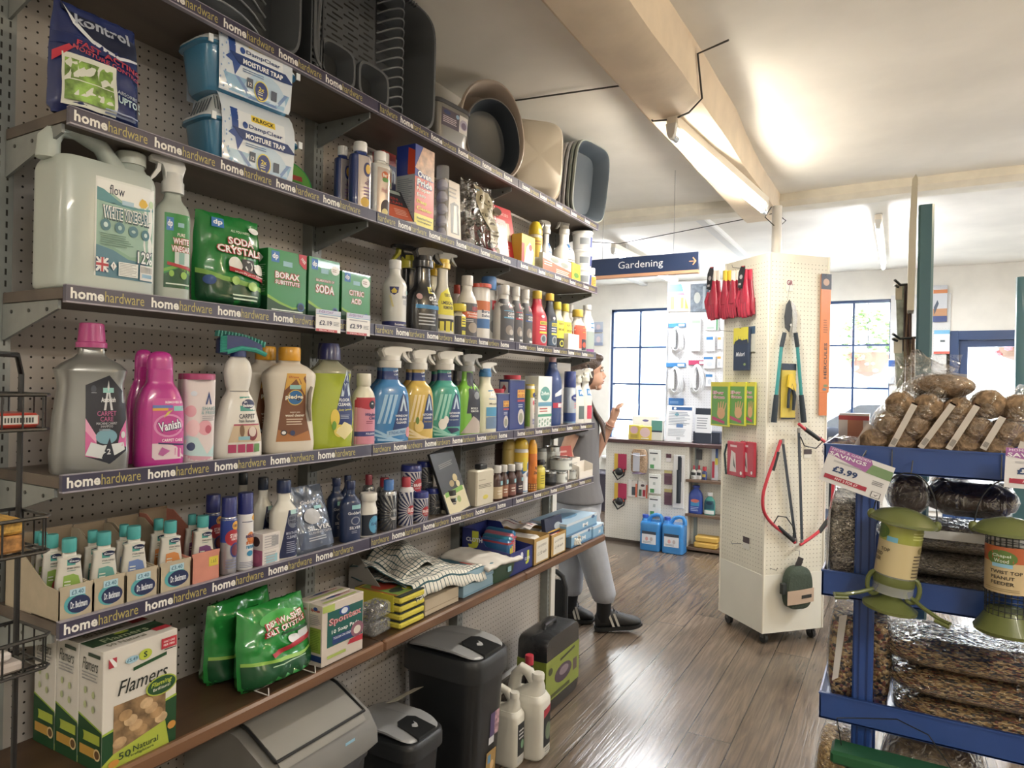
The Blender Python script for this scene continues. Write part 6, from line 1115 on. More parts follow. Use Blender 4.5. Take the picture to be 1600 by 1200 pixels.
fs=[('p',[(-.5,0),(.5,0),(.5,.33),(-.5,.42)],'1e4a2a'),('p',[(-.5,.42),(.5,.33),(.5,.345),(-.5,.435)],'9ab83a'),('r',-.36,.22,.42,.30,'a9b83c'),('r',-.42,.10,.30,.18,'c0923a'),('e',.32,.14,.14,.05,'d8c08a'),('e',.32,.14,.10,.035,'6a4a2a'),('e',-.34,.26,.10,.05,'24502c'),('t','Flamers',-.02,.86,.66,.10,'3a403a',.1,0,.3),('r',-.1,.93,.4,.96,'24402a'),('g',-.36,.72,.36,.80,'9a9a9a',3),('e',-.2,.64,.06,.03,'b4c08a'),('e',.14,.62,.06,.03,'b4c08a'),('e',-.2,.52,.06,.03,'b4c08a'),('e',.14,.50,.06,.03,'b4c08a')]
ft=[('r',-.5,.45,.5,1,mat('2a4a30',.6,var=.4,bscale=60)),('t','Flamers',-.02,.68,.6,.28,'b8c49a',.5),('t','50 Natural',-.12,.28,.5,.18,'6a6a50',.3),('r',.28,.25,.5,.5,'c0303e'),('e',.0,.90,.10,.08,'b4c43a')]
for k in range(3):
    p=dict(q);p['x']=q['x']-k*.0865;p['y']=q['y']-.001*k
    o=put('firelighter_box','tall white and green box of natural firelighters, %s of three'%['front','middle','rear'][k],'box',p,0,'tall white and green firelighter boxes');carton(o,p,mat('d4d0c8',.45),ff,fs,ft)
# dishwasher salt bags on a wire easel
gp=mat('23913a',.2,bump=.25,bscale=14,coat=.5)
sl=[('p',[(-.49,.02),(.49,.02),(.49,.30),(.2,.26),(-.2,.30),(-.49,.34)],mat('16502c',.25)),('p',[(-.49,.34),(-.2,.30),(.2,.26),(.49,.30),(.49,.335),(.2,.30),(-.2,.34),(-.49,.38)],'8cc04a'),('e',-.02,.80,.26,.10,'3fae44'),('t','DISHWASHER',.08,.76,.62,.09,'b3222e',3,.08),('t','SALT CRYSTALS',.08,.67,.66,.08,'b3222e',3,.08),('t','DISHWASHER',.08,.76,.58,.075,'f0eeea',1.2,.08),('t','SALT CRYSTALS',.08,.67,.62,.065,'f0eeea',1.2,.08),('r',-.02,.58,.4,.61,'16502c'),('p',[(.18,.44),(.38,.48),(.36,.58),(.22,.56)],'c9ccd0'),('e',.14,.50,.08,.05,'d8dce0'),('p',[(-.22,.42),(-.18,.36),(.44,.44),(.46,.50),(.40,.50),(-.16,.42)],'b82838'),('g',-.2,.24,.3,.27,'a8cca8',1)]
q=spot(368,492,940,Z,.315,.42);o=put('dishwasher_salt_bag','shiny green bag of dishwasher salt, front one leaning on the wire stand','bag',q,0,'green dishwasher salt bags');tilt_on(o,-.10);pouch(o,q,gp,sl,11,wr=.35,flare=-.02)
q2=dict(q);q2['x']=.14;q2['y']=atX(372,1000,.14).y;o=put('dishwasher_salt_bag','shiny green bag of dishwasher salt, rear one behind the wire stand','bag',q2,.12,'green dishwasher salt bags');pouch(o,q2,gp,sl[:2],14,wr=.35)
o=put('wire_easel','white bent wire display stand holding the front salt bag','display stand',dict(q,x=.285));w,h=q['w'],q['h'];m=MB();wx=-w*.30
for s_ in(-1,1):
    m.tube([(s_*w*.34,-.05,.022),(s_*w*.34,-.052,.003),(s_*w*.34,.0,.003),(s_*w*.34,.04,.01),(s_*w*.38,.05,.04),(s_*w*.33,.07,h*.80)],.0016,wirebr,6)
m.tube([(-w*.33,.07,h*.80),(-w*.32,.07,h*.86),(w*.32,.07,h*.86),(w*.33,.07,h*.80)],.0016,wirebr,6);m.tube([(-w*.34,.0,.003),(w*.34,.0,.003)],.0016,wirebr,6);m.build('wire_frame',o)
# soap pads
q=spot(503,567,930,Z,.322,.05,'f');q['h']=atX(535,936,.322).z-Z
sp=[('r',-.38,.28,.48,.86,'17605a'),('t','Spontex',.05,.68,.80,.15,'b82838',2.4,.03),('t','Spontex',.05,.68,.77,.135,'f0e8e8',1.4,.03),('t','Spontex',.05,.68,.74,.12,'b82838',.2,.03),('e',.02,.80,.13,.07,'2a4a9a'),('e',.02,.80,.08,.05,'d8e0ec'),('t','10 Soap Pads',.05,.51,.66,.08,'e8ecea',1,.02),('r',-.26,.30,.26,.44,'24407c'),('t','TOUGH ON GREASE',.0,.40,.48,.04,'d8dcec',.6),('e',.34,.40,.16,.13,'8a5a6c'),('e',.34,.39,.09,.07,'d8d0c4'),('p',[(.1,.2),(.48,.18),(.48,.28),(.16,.27)],'c02c3c'),('r',-.38,.10,.06,.15,'a8bc5a'),('p',[(-.5,.88),(-.22,.86),(-.22,.98),(-.5,.98)],'a8bc5a')]
ss=[('r',-.42,.22,.42,.62,'8aa83c'),('g',-.36,.26,.36,.58,'5a7a24',12),('t','Spontex',0,.90,.7,.06,'b82838',1.5),('g',-.4,.66,.4,.84,'9a98a0',6),('r',-.5,.08,.5,.18,'24407c'),('e',0,.93,.16,.03,'2a4a9a')]
tp=[('e',.0,.75,.2,.12,'24407c'),('t','Spontex',.2,.72,.36,.2,'b82838',1.5),('r',-.4,.2,.4,.4,'a8bc5a'),('t','Soap Pads',-.2,.7,.24,.15,'24407c',1)]
for k in range(2):
    p=dict(q);p['x']-=.052*k;o=put('soap_pad_box','white and green box of soap pads, %s of two'%['front','rear'][k],'box',p,0,'two boxes of soap pads');carton(o,p,mat('cfc4ba',.4),sp,ss,tp)
# wire scourers
q=spot(568,607,938,Z,.30,.8);w,d,h=q['w'],q['d'],q['h']
for k in range(2):
    o=put('scourer_pack','clear pack of coiled steel scourers, %s of two'%['lower','upper'][k],'packet',dict(q,z=Z+k*h*.5),0,'two packs of steel scourers');m=MB();rr=random.Random(k)
    for bx in(-.24,.24):
        for by in(-.2,.25):
            for t in range(9):
                pts=[(bx*w+w*.22*math.cos(a+t)*(.7+.3*math.sin(a*3+t)),by*d+d*.22*math.sin(a+t),h*.24+h*.20*math.sin(a*1.7+t*2)*math.cos(t))for a in[i*.45 for i in range(15)]]
                m.tube(pts,.0011,mat('7c7872',.3,metal=.9),4)
    m.build('steel_coils',o);m=MB();m.box(-w/2,-d/2,.002,w/2,d/2,h*.47,mat('dfe3e6',.08,alpha=.18,coat=.5),.008);m.build('wrapper',o)
# sponge packs lying end-on
q=spot(626,664,925,Z,.322,.20,'f');q['d']=.20;q['x']=.322-.10;H=q['h']
YL=mat('d0c23c',.75,bump=.3,bscale=90)
for k in range(2):
    h=H*.5;o=put('sponge_pack','long pack of yellow sponges, %s of the two by the tea towels'%['lower','upper'][k],'sponges',dict(q,z=Z+k*h),0,'packs of yellow scouring sponges');w,d=q['w'],q['d']
    for j in range(2):
        m=MB();m.box(-w/2,-d/2,j*h*.5,w/2,d/2,j*h*.5+h*.40,YL,.006);m.build('sponge',o);m=MB();m.box(-w/2+.002,-d/2+.002,j*h*.5+h*.40,w/2-.002,d/2-.002,j*h*.5+h*.47,mat('2a3430',.9));m.build('scouring_layer',o)
    if k:
        m=MB();m.box(-w/2-.0015,-d/2+.03,-.001,w/2+.0015,d/2-.005,h*.97,mat('d6cc34',.25,coat=.5));m.box(-w*.5,-d/2+.02,h*.97,w*.5,d/2-.01,h*.985,mat('c8a83a',.3));art(m,[('r',-.45,.1,.45,.9,'6a8a3a'),('e',.0,.62,.4,.2,'b04030'),('e',-.1,.3,.25,.1,'2e3a30'),('e',.25,.25,.2,.08,'d8cc3a'),('r',-.48,.1,-.44,.9,'b04030'),('r',.44,.1,.48,.9,'b04030')],lambda x,y,e:(x,y-d/2,h*.986+e),w,d);m.build('printed_sleeve',o)
# card box under the towels + blue boxes
q=spot(664,716,945,Z,.31,.2,'f');q['h']=.055;q['d']=.22;q['x']=.20;o=put('card_box','low buff card box beneath the tea towels','box',q);carton(o,q,mat('b9a990',.7),[('r',-.5,.3,.5,.34,'8a7a66')])
for k in range(2):
    q=spot(724,770,912,Z,.31,.22,'f');q['h']=.044;q['x']=.20;q['z']=Z+k*.045;o=put('cloth_box','flat pale blue box, %s of two beside the green tray'%['lower','upper'][k],'box',q,-.04*k,'two flat blue boxes under the towels');carton(o,q,mat('86a8bc',.4),[('r',-.5,.1,.5,.2,'6a90a8')],None,[('r',-.5,0,.5,1,'2f6478'),('r',.1,.1,.35,.5,'c04a40')])
# tea towels
def towel_mat(t,b):
    tc=t.nodes.new('ShaderNodeTexCoord');sp_=t.nodes.new('ShaderNodeSeparateXYZ');t.links.new(tc.outputs['UV'],sp_.inputs[0])
    def mth(op,a,c):
        n=t.nodes.new('ShaderNodeMath');n.operation=op
        for i,q_ in enumerate((a,c)):
            if isinstance(q_,(int,float)):n.inputs[i].default_value=q_
            else:t.links.new(q_,n.inputs[i])
        return n.outputs[0]
    l=[mth('LESS_THAN',mth('FRACT',mth('MULTIPLY',sp_.outputs[i],1.0),0),.17)for i in(0,1)]
    mx=t.nodes.new('ShaderNodeMix');mx.data_type='RGBA';t.links.new(mth('MAXIMUM',l[0],l[1]),mx.inputs['Factor']);mx.inputs[6].default_value=lin('d9d6cc');mx.inputs[7].default_value=lin('2d5560');t.links.new(mx.outputs[2],b.inputs['Base Color']);b.inputs['Roughness'].default_value=.9
TOW=nodes_mat('checked_towel',towel_mat)
def cloth(name,lb,fn,nu,nv,m_,cat='cloth',cell=.016,thick=.004,su=1,sv=1,grp=None):
    me=bpy.data.meshes.new(name);v=[tuple(fn(i/nu,j/nv))for j in range(nv+1)for i in range(nu+1)];f=[(j*(nu+1)+i,j*(nu+1)+i+1,(j+1)*(nu+1)+i+1,(j+1)*(nu+1)+i)for j in range(nv)for i in range(nu)]
    me.from_pydata(v,[],f);uv=me.uv_layers.new(name='UVMap')
    for lp in me.loops:i=lp.vertex_index%(nu+1);j=lp.vertex_index//(nu+1);uv.data[lp.index].uv=(i/nu*su/cell,j/nv*sv/cell)
    me.materials.append(m_);me.polygons.foreach_set('use_smooth',[True]*len(f));me.update();o=bpy.data.objects.new(name,me);C.objects.link(o);md=o.modifiers.new('s','SOLIDIFY');md.thickness=thick;md.offset=-1
    tag(o,lb,cat,grp);return o
yA=atX(636,900,.30).y;yH=atX(590,870,.12).y;yB=atX(748,890,.30).y
def fold(u,v,lift=0,amp=1,seed=0):
    y=yA+(yB-yA)*u;x=.07+.25*v;n=noise.noise(Vector((u*5+seed,v*4,seed)))
    z=Z+.075+.065*max(0,1-u*.8)*(1-v*.5)+.022*n*amp+lift-.03*max(0,v-.9)*8*.3+.012*math.sin(u*9+v*5+seed)*amp
    if u>.8:z-=(u-.8)*.12
    if v>.92:z-=(v-.92)*.5
    return(x+.012*noise.noise(Vector((u*4,v*5,seed+3))),y+.05*(v-.5)+.02*noise.noise(Vector((v*4,u*3,seed))),z)
cloth('tea_towel','white tea towel with dark green check spread on top of the heap',lambda u,v:fold(u,v,.018),46,34,TOW,'tea towel',.020,.003,.42,.30,'heap of checked tea towels')
def fold2(u,v):
    y=yH+.30*u+.02*math.sin(v*5);x=.06+.19*v;z=Z+.085+.125*math.sin(PI*min(1,.22+u*.75))**1.4*(1-v*.45)+.010*math.sin(u*12+v*9)*(1-v*.5)+.016*noise.noise(Vector((u*4,v*4,8)))
    return(x,y,min(z,.97))
cloth('tea_towel','crumpled dark checked tea towel heaped at the back left of the pile',fold2,34,22,TOW,'tea towel',.019,.003,.3,.24,'heap of checked tea towels')
cloth('tea_towel','lower checked tea towel showing under the top one',lambda u,v:fold(u*.9+.02,v*.94,-.012,.8,4),30,20,TOW,'tea towel',.020,.003,.38,.3,'heap of checked tea towels')
m=MB();m.box(.06,yA+.02,Z+.001,.26,yA+.22,Z+.10,mat('9a8f84',.9),.03);tag(m.build('folded_linen'),'folded pale linen packed beneath the tea towels','cloth')
m=MB();m.prism([(.055,Z),(.31,Z),(.055,Z+.24)],yA-.012,yA-.009,mat('8f8b86',.6));tag(m.build('shelf_divider'),'grey triangular shelf divider behind the sponges','divider')
# green tray with white cloth
q=spot(769,808,880,Z,.318,.16,'f');w,d,h=q['w'],.15,q['h'];q['x']=.318-.075
o=put('green_tray','dark green plastic tray of folded white cloths','tray',q,-.02);m=MB();m.loft([[(x*k,y*k2,z)for x,y in rrect(w,d,7,32)]for k,k2,z in((.9,.94,0),(1,1,h*.94),(1.04,1.04,h*.95),(1.04,1.04,h),(.98,.98,h),(.88,.92,.006))],mat('24452f',.4,coat=.2));art(m,[('r',.1,.4,.24,.7,'8ab8c0')],flat(-d/2-.001),w,h);m.build('tray_body',o)
yc=q['y'];cloth('white_cloth','folded white cloths piled in the green tray',lambda u,v:(.10+.23*v,yc-w*.75+w*1.35*u,Z+h*.98+.030*(1-v*.5)*math.sin(PI*min(1,u*.8+.25))+.006*noise.noise(Vector((u*7,v*7,2)))-.02*max(0,v-.85)*4),24,20,mat('cfcbc4',.9),'cloth',.016,.012)
# j cloth display box
ja=atX(712,850,.09).y;q=spot(800,832,858,Z,.315,.24,'f');y1=q['y']+q['w']/2;y0=y1-.20
o=thing('cloth_display_box','blue display box of pink and blue cleaning cloths with yellow letter','display box',(.195,(y0+y1)/2,Z),PI/2);w,d,h=y1-y0,.24,.178
BLU=mat('27327c',.4);m=MB();m.box(-w/2,-d/2,0,w/2,-d/2+.002,q['h'],BLU);m.box(-w/2,d/2-.002,0,w/2,d/2,h,BLU);m.box(-w/2,-d/2,0,w/2,d/2,.002,BLU)
sidep=[(-d/2,0),(d/2,0),(d/2,h),(d*.20,h),(0,h*.62),(-d*.3,q['h']*1.05),(-d/2,q['h'])]
m.prism(sidep,-w/2,-w/2+.002,BLU,'yz');m.prism(sidep,w/2-.002,w/2,BLU,'yz')
art(m,[('t','J',-.26,.74,.22,.42,'c4cc3a',3.5),('t','CLOTH',-.24,.74,.34,.10,'e0e4f0',1.5),('g',-.42,.2,.0,.3,'6a86c4',2)],lambda s,z,e:(-w/2-e,-s,z),d,h)
art(m,[('t','J',.25,.55,.16,.6,'c4cc3a',2.5),('t','CLOTH',.25,.5,.22,.14,'e0e4f0',1),('e',.0,.72,.06,.16,'e0e4f0')],flat(-d/2),w,q['h']);m.build('box',o)
rr=random.Random(3)
for k in range(4):
    o2=thing('cloth_pack','folded pack of %s cleaning cloths in the blue display box'%['blue','teal','pink striped','red topped'][k],'cloths',(.20-.015*k+.02,(y0+y1)/2-.055+.037*k,Z+.004),PI/2-.1,'cloth packs in the blue display box')
    m=MB();c=['2f6ea8','2f86a4','c86a7e','2f7fb4'][k];m.box(-.017,-.075,0,.017,.075,.135+.006*k,mat(c,.35,coat=.4),.008)
    if k==2:
        for j in range(12):m.box(-.0175,-.0755,.03+j*.008,.0175,-.02,.033+j*.008,'e08a96')
    else:art(m,[('t','J',-.1,.5,.6,.5,'d0c63a',2)],lambda x,z,e:(x,-.0755-e,z),.034,.14);m.box(-.0172,-.0752,.12,.0172,.0752,.128,mat('b8404c',.4))
    m.build('pack',o2)
for pl,pr,pt,lb,tx in((834,858,838,'tall buff card box labelled dusters, nearer the blue display box',('DUSTERS','£1.50 each')),(861,884,832,'tall buff card box labelled dusters, farther from the blue display box',('DUSTERS','£1.40 each'))):
    q=spot(pl,pr,pt,Z,.32,.25,'f');w,d,h=q['w'],.25,q['h'];q['x']=.32-.125;o=put('card_box',lb,'box',q,0,'open buff card boxes with handwritten price notes');cc=mat('b08c4e',.7);t=.003
    m=MB();m.box(-w/2,-d/2,0,w/2,-d/2+t,h*.98,cc);m.box(-w/2,d/2-t,0,w/2,d/2,h*1.1,cc);m.box(-w/2,-d/2,0,-w/2+t,d/2,h,cc);m.box(w/2-t,-d/2,0,w/2,d/2,h,cc);m.box(-w/2,-d/2,0,w/2,d/2,t,cc)
    art(m,[('r',-.34,.08,.42,.86,'d6d2c6'),('t',tx[0],.02,.66,.56,.08,'4a4640',.2,.05,.2),('t',tx[1],.02,.40,.56,.12,'4a4640',.2,.05,.2)],flat(-d/2),w,h);m.build('box',o)
    m=MB();m.box(-w*.42,-d*.42,.004,w*.42,d*.42,h*.93,mat('d0ccc6',.85),.02);m.build('dusters',o)
yc=spot(834,858,838,Z,.32,.25,'f')['y'];o=thing('folded_cloth','striped white cloth lying over the nearer buff box','cloth',(.20,yc,Z+.155),PI/2)
m=MB();m.grid(lambda u,v:(-.06+.10*u,-.09+.16*v,.012*math.sin(PI*u)+.006*math.sin(v*9)),10,12,mat('d8d2d0',.85));m.grid(lambda u,v:(-.04+.01*u,-.09+.16*v,.017+.006*math.sin(v*9)),3,12,mat('8a3a50',.85));m.grid(lambda u,v:(-.01+.01*u,-.09+.16*v,.0185+.006*math.sin(v*9)),3,12,mat('3a3f6a',.85));m.build('cloth',o)
# glove boxes
def gbox(pl,pr,pt,z,lb,xf=.32,k=.12):
    q=spot(pl,pr,pt,Z,xf,k,'f');q['z']=z;q['h']=.063;o=put('glove_box',lb,'box',q,0,'pale blue boxes of disposable gloves');carton(o,q,mat('7aa8cc',.35),[('r',-.5,.80,.5,1,'c4cfda'),('r',-.5,0,.5,.16,'4f7ca8'),('t','M',.1,.42,.18,.30,'e8eef4',2),('e',.36,.82,.06,.12,'3a5a8a')],[('r',-.5,.82,.5,1,'c4cfda'),('g',-.3,.2,.3,.6,'a8c4dc',3)],[('r',-.5,0,.5,1,'9fc0dc'),('e',0,.5,.3,.25,'5f92bc')])
    return q
q=gbox(893,924,824,Z,'pale blue glove box marked M, lower front',.32,.16);gbox(885,932,800,Z+.0635,'pale blue glove box marked M, on top of the lower one',.32,.20);gbox(927,943,815,Z,'small blue glove box at the very end of the timber shelf',.33,.12)
q=spot(858,884,770,Z,.30,.02,'f');q['h']=.17;o=put('cloth_packet','navy and orange hanging packet leaning behind the clear bag','packet',q,0,tilt=-.15);carton(o,q,mat('2a3350',.3),[('r',-.5,.3,.5,.55,'c0583c'),('t','CLOTH',0,.36,.7,.06,'e8e0dc',1),('e',.2,.72,.2,.1,'9aa8b4'),('r',-.4,.6,.4,.64,'c9a040'),('g',-.4,.05,.4,.25,'8a98b8',4)])
q=spot(882,906,830,Z,.325,.9);q['w']=.10;q['h']=.11;o=put('clear_bag','loose clear bag of white cloth in front of the glove boxes','bag',q,-.1);pouch(o,q,mat('cdc8bc',.35,alpha=.85,bump=.6,bscale=20),None,21,wr=.6)
# ================================================================ on the floor under the shelving
BLK=mat('25272a',.4,coat=.1);LIDG=mat('9a9c9e',.35,coat=.2)
def bin_(x0,x1,y0,y1,H,lb,stickers=False):
    w,d=y1-y0,x1-x0;o=thing('pedal_bin',lb,'waste bin',((x0+x1)/2,(y0+y1)/2,0),PI/2)
    rg=lambda k,z,n=5,kk=None:[(x*k,y*(kk or k),z)for x,y in rrect(w,d,n,40)]
    m=MB();m.loft([rg(.78,0),rg(.80,.01),rg(.92,H*.84),rg(.92,H*.85)],BLK)
    if stickers:art(m,[('r',.02,.42,.26,.62,'5a4a78'),('r',.14,.42,.26,.62,mat('b08a94',.4,var=.5,bscale=60)),('r',.0,.36,.14,.42,'c9c9cc'),('r',-.04,.06,.22,.30,'a8854a'),('r',.0,.2,.08,.27,'5a8ab0'),('e',.12,.17,.05,.04,'d8b07a')],lambda x,z,e:(x,-d/2*(.80+.12*z/(H*.84))-.001-e,z),w,H*.84)
    m.build('bin_body',o)
    m=MB();m.loft([rg(1,H*.80),rg(1.0,H*.90),rg(.985,H*.935),rg(.95,H*.95),rg(.3,H*.952)],mat('2e3033',.4,coat=.1));m.build('lid_rim',o)
    m=MB();m.loft([[(x*.90,y*.90,H*.953+.02*(1-(2*y/d)**2))for x,y in rrect(w,d,5,40)],[(x*.88,y*.88,H*.962+.022*(1-(2*y/d)**2))for x,y in rrect(w,d,5,40)],[(x*.4,y*.88,H*.962+.022*(1-(2*y/d)**2))for x,y in rrect(w,d,5,40)]],LIDG);m.build('lid',o)
    zf=lambda y:H*.964+.022*(1-(2*y/d)**2)
    m=MB();pts=[(-w*.22,-d*.46),(w*.22,-d*.46),(w*.20,-d*.20),(w*.12,-d*.13),(-w*.12,-d*.13),(-w*.20,-d*.20)];tri=geometry.tessellate_polygon([[Vector((a,b,0))for a,b in pts]])
    v=[(a,b,zf(b)+.003)for a,b in pts]+[(a,b,zf(b)-.012)for a,b in pts];m.add(v,[tuple(t)for t in tri]+[(i,(i+1)%6,6+(i+1)%6,6+i)for i in range(6)],mat('1e2022',.35),False)
    fx=[(-.06,-.30),(-.02,-.27),(.02,-.28),(.05,-.24),(.04,-.30),(.0,-.34),(-.03,-.33)];tri=geometry.tessellate_polygon([[Vector((a,b,0))for a,b in fx]]);m.add([(a*w*1.3,b*d,zf(b*d)+.0036)for a,b in fx],[tuple(t)for t in tri],'a8aaac',False);m.build('press_latch',o)
    return o
bin_(.07,.43,2.02,2.28,.53,'tall black waste bin with grey lid and stickers',True)
bin_(.07,.39,1.70,1.91,.36,'small black waste bin with grey lid in front of the tall one')
o=thing('swing_bin','large grey flip-top bin at the bottom edge','waste bin',(.24,1.33,0),PI/2);w,d,H=.37,.36,.64
m=MB();m.loft([[(x*k,y*k,z)for x,y in rrect(w,d,6,40)]for k,z in((.78,0),(.95,.44),(.98,.44),(.98,.46))],mat('3c3e41',.4));m.build('bin_body',o)
fr=mat('75736f',.55);m=MB()
prof=[(-d*.5,.46),(-d*.49,.50),(-d*.40,.545),(-d*.1,.60),(d*.25,.625),(d*.45,.60),(d*.5,.56),(d*.5,.46)]
m.prism(prof,-w/2,w/2,fr,'yz',inset=.03);m.build('lid_surround',o)
m=MB();nrm=[(-d*.44,.532),(-d*.38,.556),(-d*.1,.608),(d*.25,.633),(d*.25,.629),(-d*.1,.60),(-d*.38,.55)]
m.prism([(a,b+.003)for a,b in nrm],-w*.41,w*.41,mat('85827c',.55),'yz');m.build('lid_flap',o)
m=MB();m.tube([(-w*.43,-d*.40,.556),(w*.43,-d*.40,.556),(w*.43,-d*.1,.611),(w*.43,d*.25,.636)],.004,mat('1a1b1c',.5));m.tube([(-w*.43,-d*.40,.556),(-w*.43,-d*.1,.611),(-w*.43,d*.25,.636)],.004,mat('1a1b1c',.5));art(m,[('r',.15,.0,.25,.5,'8fc0d8')],lambda x,z,e:(x,-d*.475-e,.50+z),w,.03);m.build('flap_seal',o)
ta,tb=atZ(603,1099,.385),atZ(647,1076,.385);m=MB();m.add([(p_.x+dx,p_.y+dy,.385)for p_,dx,dy in((ta,0,0),(ta,.02,.03),(tb,.02,.03),(tb,0,0))]+[(p_.x+dx,p_.y+dy,.3865)for p_,dx,dy in((ta,0,0),(ta,.02,.03),(tb,.02,.03),(tb,0,0))],[(0,1,2,3),(4,5,6,7),(0,1,5,4),(2,3,7,6),(1,2,6,5),(0,3,7,4)],mat('a9a292',.6),False);tag(m.build('tape_strip'),'strip of buff tape over the small black bin','tape')
def floor_bottle(name,lb,x,y,w,d,h,**k):
    return put(name,lb,k.pop('cat','bottle'),dict(x=x,y=y,z=0),k.pop('yaw',0)),dict(w=w,d=d,h=h)
p=Z_=atZ(812,1178,0)
o,q=floor_bottle('jerrican','white jerrican with red and dark label on the floor',.41,2.45,.118,.165,.34)
jl=[('r',-.2,.2,.45,.8,'24282c'),('p',[(-.2,.66),(.45,.74),(.45,.84),(-.2,.78)],'b83040'),('e',.12,.42,.2,.14,'6a7a60'),('g',-.1,.1,.4,.18,'8a8a88',2)]
def jug(o,q,lab):
    w,d,h=q['w'],q['d'],q['h'];m=MB();L=Loft(w,d,h*.74,[(0,.86),(.03,.96),(.1,1),(.9,1),(1,.82)],4.5);m.loft(L.rings(),plast('cfccc0',.35))
    m.loft([[(x*k,y*k2+dy,z)for x,y in rrect(w,d,3,28)]for k,k2,dy,z in((.8,.8,0,h*.73),(.5,.42,-d*.2,h*.82),(.36,.26,-d*.25,h*.88),(.34,.25,-d*.25,h*.92))],plast('cfccc0',.35));m.tube([(0,-d*.15,h*.84),(0,0,h*.96),(0,d*.18,h*.99),(0,d*.36,h*.90),(0,d*.42,h*.72)],[w*.16,w*.2,w*.2,w*.2,w*.24],plast('cfccc0',.35),12);m.build('jerrican_body',o)
    m=MB();m.lathe([(w*.22,0),(w*.22,h*.055),(w*.2,h*.07),(.0005,h*.07)],plast('d6d3c8'),0,-d*.25,24);m.build('cap',o).location.z=h*.91;m=MB();art(m,lab,L.proj,w,h*.74);m.build('front_label',o)
jug(o,q,jl)
o,q=floor_bottle('jerrican','white jerrican with dark label half hidden behind the tall bin',.37,2.345,.085,.13,.29);jug(o,q,[('r',-.3,.22,.48,.8,'23272b'),('g',-.2,.5,.4,.7,'c9c9c9',3),('e',.1,.4,.14,.08,'6f9a78'),('r',-.3,.1,.48,.2,'b9b9b4')])
o,q=floor_bottle('drain_bottle','dark bottle with red cap behind the white jerrican',.33,2.60,.085,.085,.33);bottle(o,q,mat('231c20',.15,coat=.6),[(0,.95),(.02,1),(.62,1),(.78,.75),(.9,.42),(1,.4)],2,(.45,.12,plast('c02c40')),[('r',-.6,.2,.6,.55,'2f7a78'),('r',-.6,.45,.6,.55,'b83040')],0)
# tool case
o=thing('tool_case','black and lime shrink-wrapped tool case standing on the floor','case',(.265,2.925,0),PI/2);w,d,h=.36,.15,.345
m=MB();m.prism([(x,z+h/2)for x,z in rrect(w,h,9,40)],-d/2,d/2,mat('26282c',.35,coat=.4),inset=.03)
m.box(-w*.5,-d*.5-.001,h*.16,w*.5,d*.5,h*.70,mat('8c9e36',.35,coat=.5));art(m,[('e',.0,.48,.26,.22,'4a3a50'),('e',.02,.52,.14,.11,'8a7a86'),('p',[(-.1,.8),(.35,.88),(.35,.94),(-.1,.86)],'3a3e30'),('e',-.38,.72,.06,.09,'4a5030'),('r',-.42,.05,.2,.14,'4a5224'),('r',.3,.3,.42,.6,'5a4a50')],lambda x,z,e:(x,-d/2-.0012-e,h*.16+z),w,h*.54);m.build('case_body',o)
m=MB();m.tube([(-w*.16,0,h*.985),(-w*.15,0,h*1.05),(w*.15,0,h*1.05),(w*.16,0,h*.985)],.010,mat('2a2c30',.3,coat=.5));m.build('handle',o)
m=MB();m.prism([(x,z+h/2)for x,z in rrect(w*1.01,h*1.01,9,40)],-d/2-.003,d/2+.003,film(.08,.08,9,.16,.5),inset=.03);m.build('shrink_wrap',o)
o=thing('folding_trolley','black rounded metal frame standing at the end of the shelving','trolley',(atY(887,900,3.47).x-.10,3.47,0),0)
m=MB();m.tube([(-.09,0,.0),(-.09,0,.36),(-.07,0,.42),(-.03,0,.445),(.03,0,.445),(.07,0,.42),(.09,0,.36),(.09,0,0)],.014,mat('1f2124',.35));m.box(-.085,-.006,.06,.085,.006,.40,mat('2c2f33',.5));m.build('frame',o)
m=MB();m.box(-.10,-.01,.0,.10,.03,.02,mat('1f2124',.35),.004);m.build('base',o)
# ================================================================ wire basket stand at the left edge
WR=mat('17181a',.35,coat=.3)
o=thing('wire_basket_stand','black wire basket display stand at the left edge','display stand',(0,0,0))
pp=atX(31,700,.47);m=MB();m.tube([(pp.x,pp.y,0),(pp.x,pp.y,1.50),(pp.x+.03,pp.y-.02,1.53),(pp.x+.08,pp.y-.10,1.53)],.0045,WR);m.tube([(pp.x,pp.y-.30,0),(pp.x,pp.y-.30,1.5)],.0045,WR);m.build('pole',o)
m=MB();m.box(.40,.2,0,.62,.62,.015,WR);m.build('base',o)
bz_=[]
for rim,bot in((617,671),(806,862),(990,1043)):
    a=atX(81,rim,.56);b=atX(69,bot,.56);zt,zb,y1=a.z,b.z,a.y;m=MB();x0,x1,y0=.455,.56,y1-.34;bz_.append((zb,y1))
    for z,r in((zt,.003),(zb,.0026)):
        m.tube([(x1,y0,z),(x1,y1-.008,z),(x1-.008,y1,z),(x0,y1,z),(x0,y0,z),(x1,y0,z)],r,WR,6)
    n=12
    for i in range(n+1):y=y0+(y1-.012-y0)*i/n;m.tube([(x1,y,zt),(x1,y,zb),(x0,y,zb),(x0,y,zt)],.0016,WR,5)
    for i in range(3):x=x0+(x1-x0)*(i+.5)/3;m.tube([(x,y1,zt),(x,y1,zb),(x,y0,zb)],.0016,WR,5)
    m.build('basket',o)
def pk(i,dy,w,d,h,dz,c,lb,gr=None,rot=0):
    zb,y1=bz_[i];o=thing('hardware_packet',lb,'packet',(.508,y1-dy,zb+.003+dz),PI/2+rot);q=dict(w=w,d=d,h=h);carton(o,q,c,gr,None,None,.004)
bc=[('r',-.1,.25,.46,.85,'c8c6c0')]+[('r',-.04+.045*i,.35,-.015+.045*i,.7,'3a3a3a')for i in range(10)]
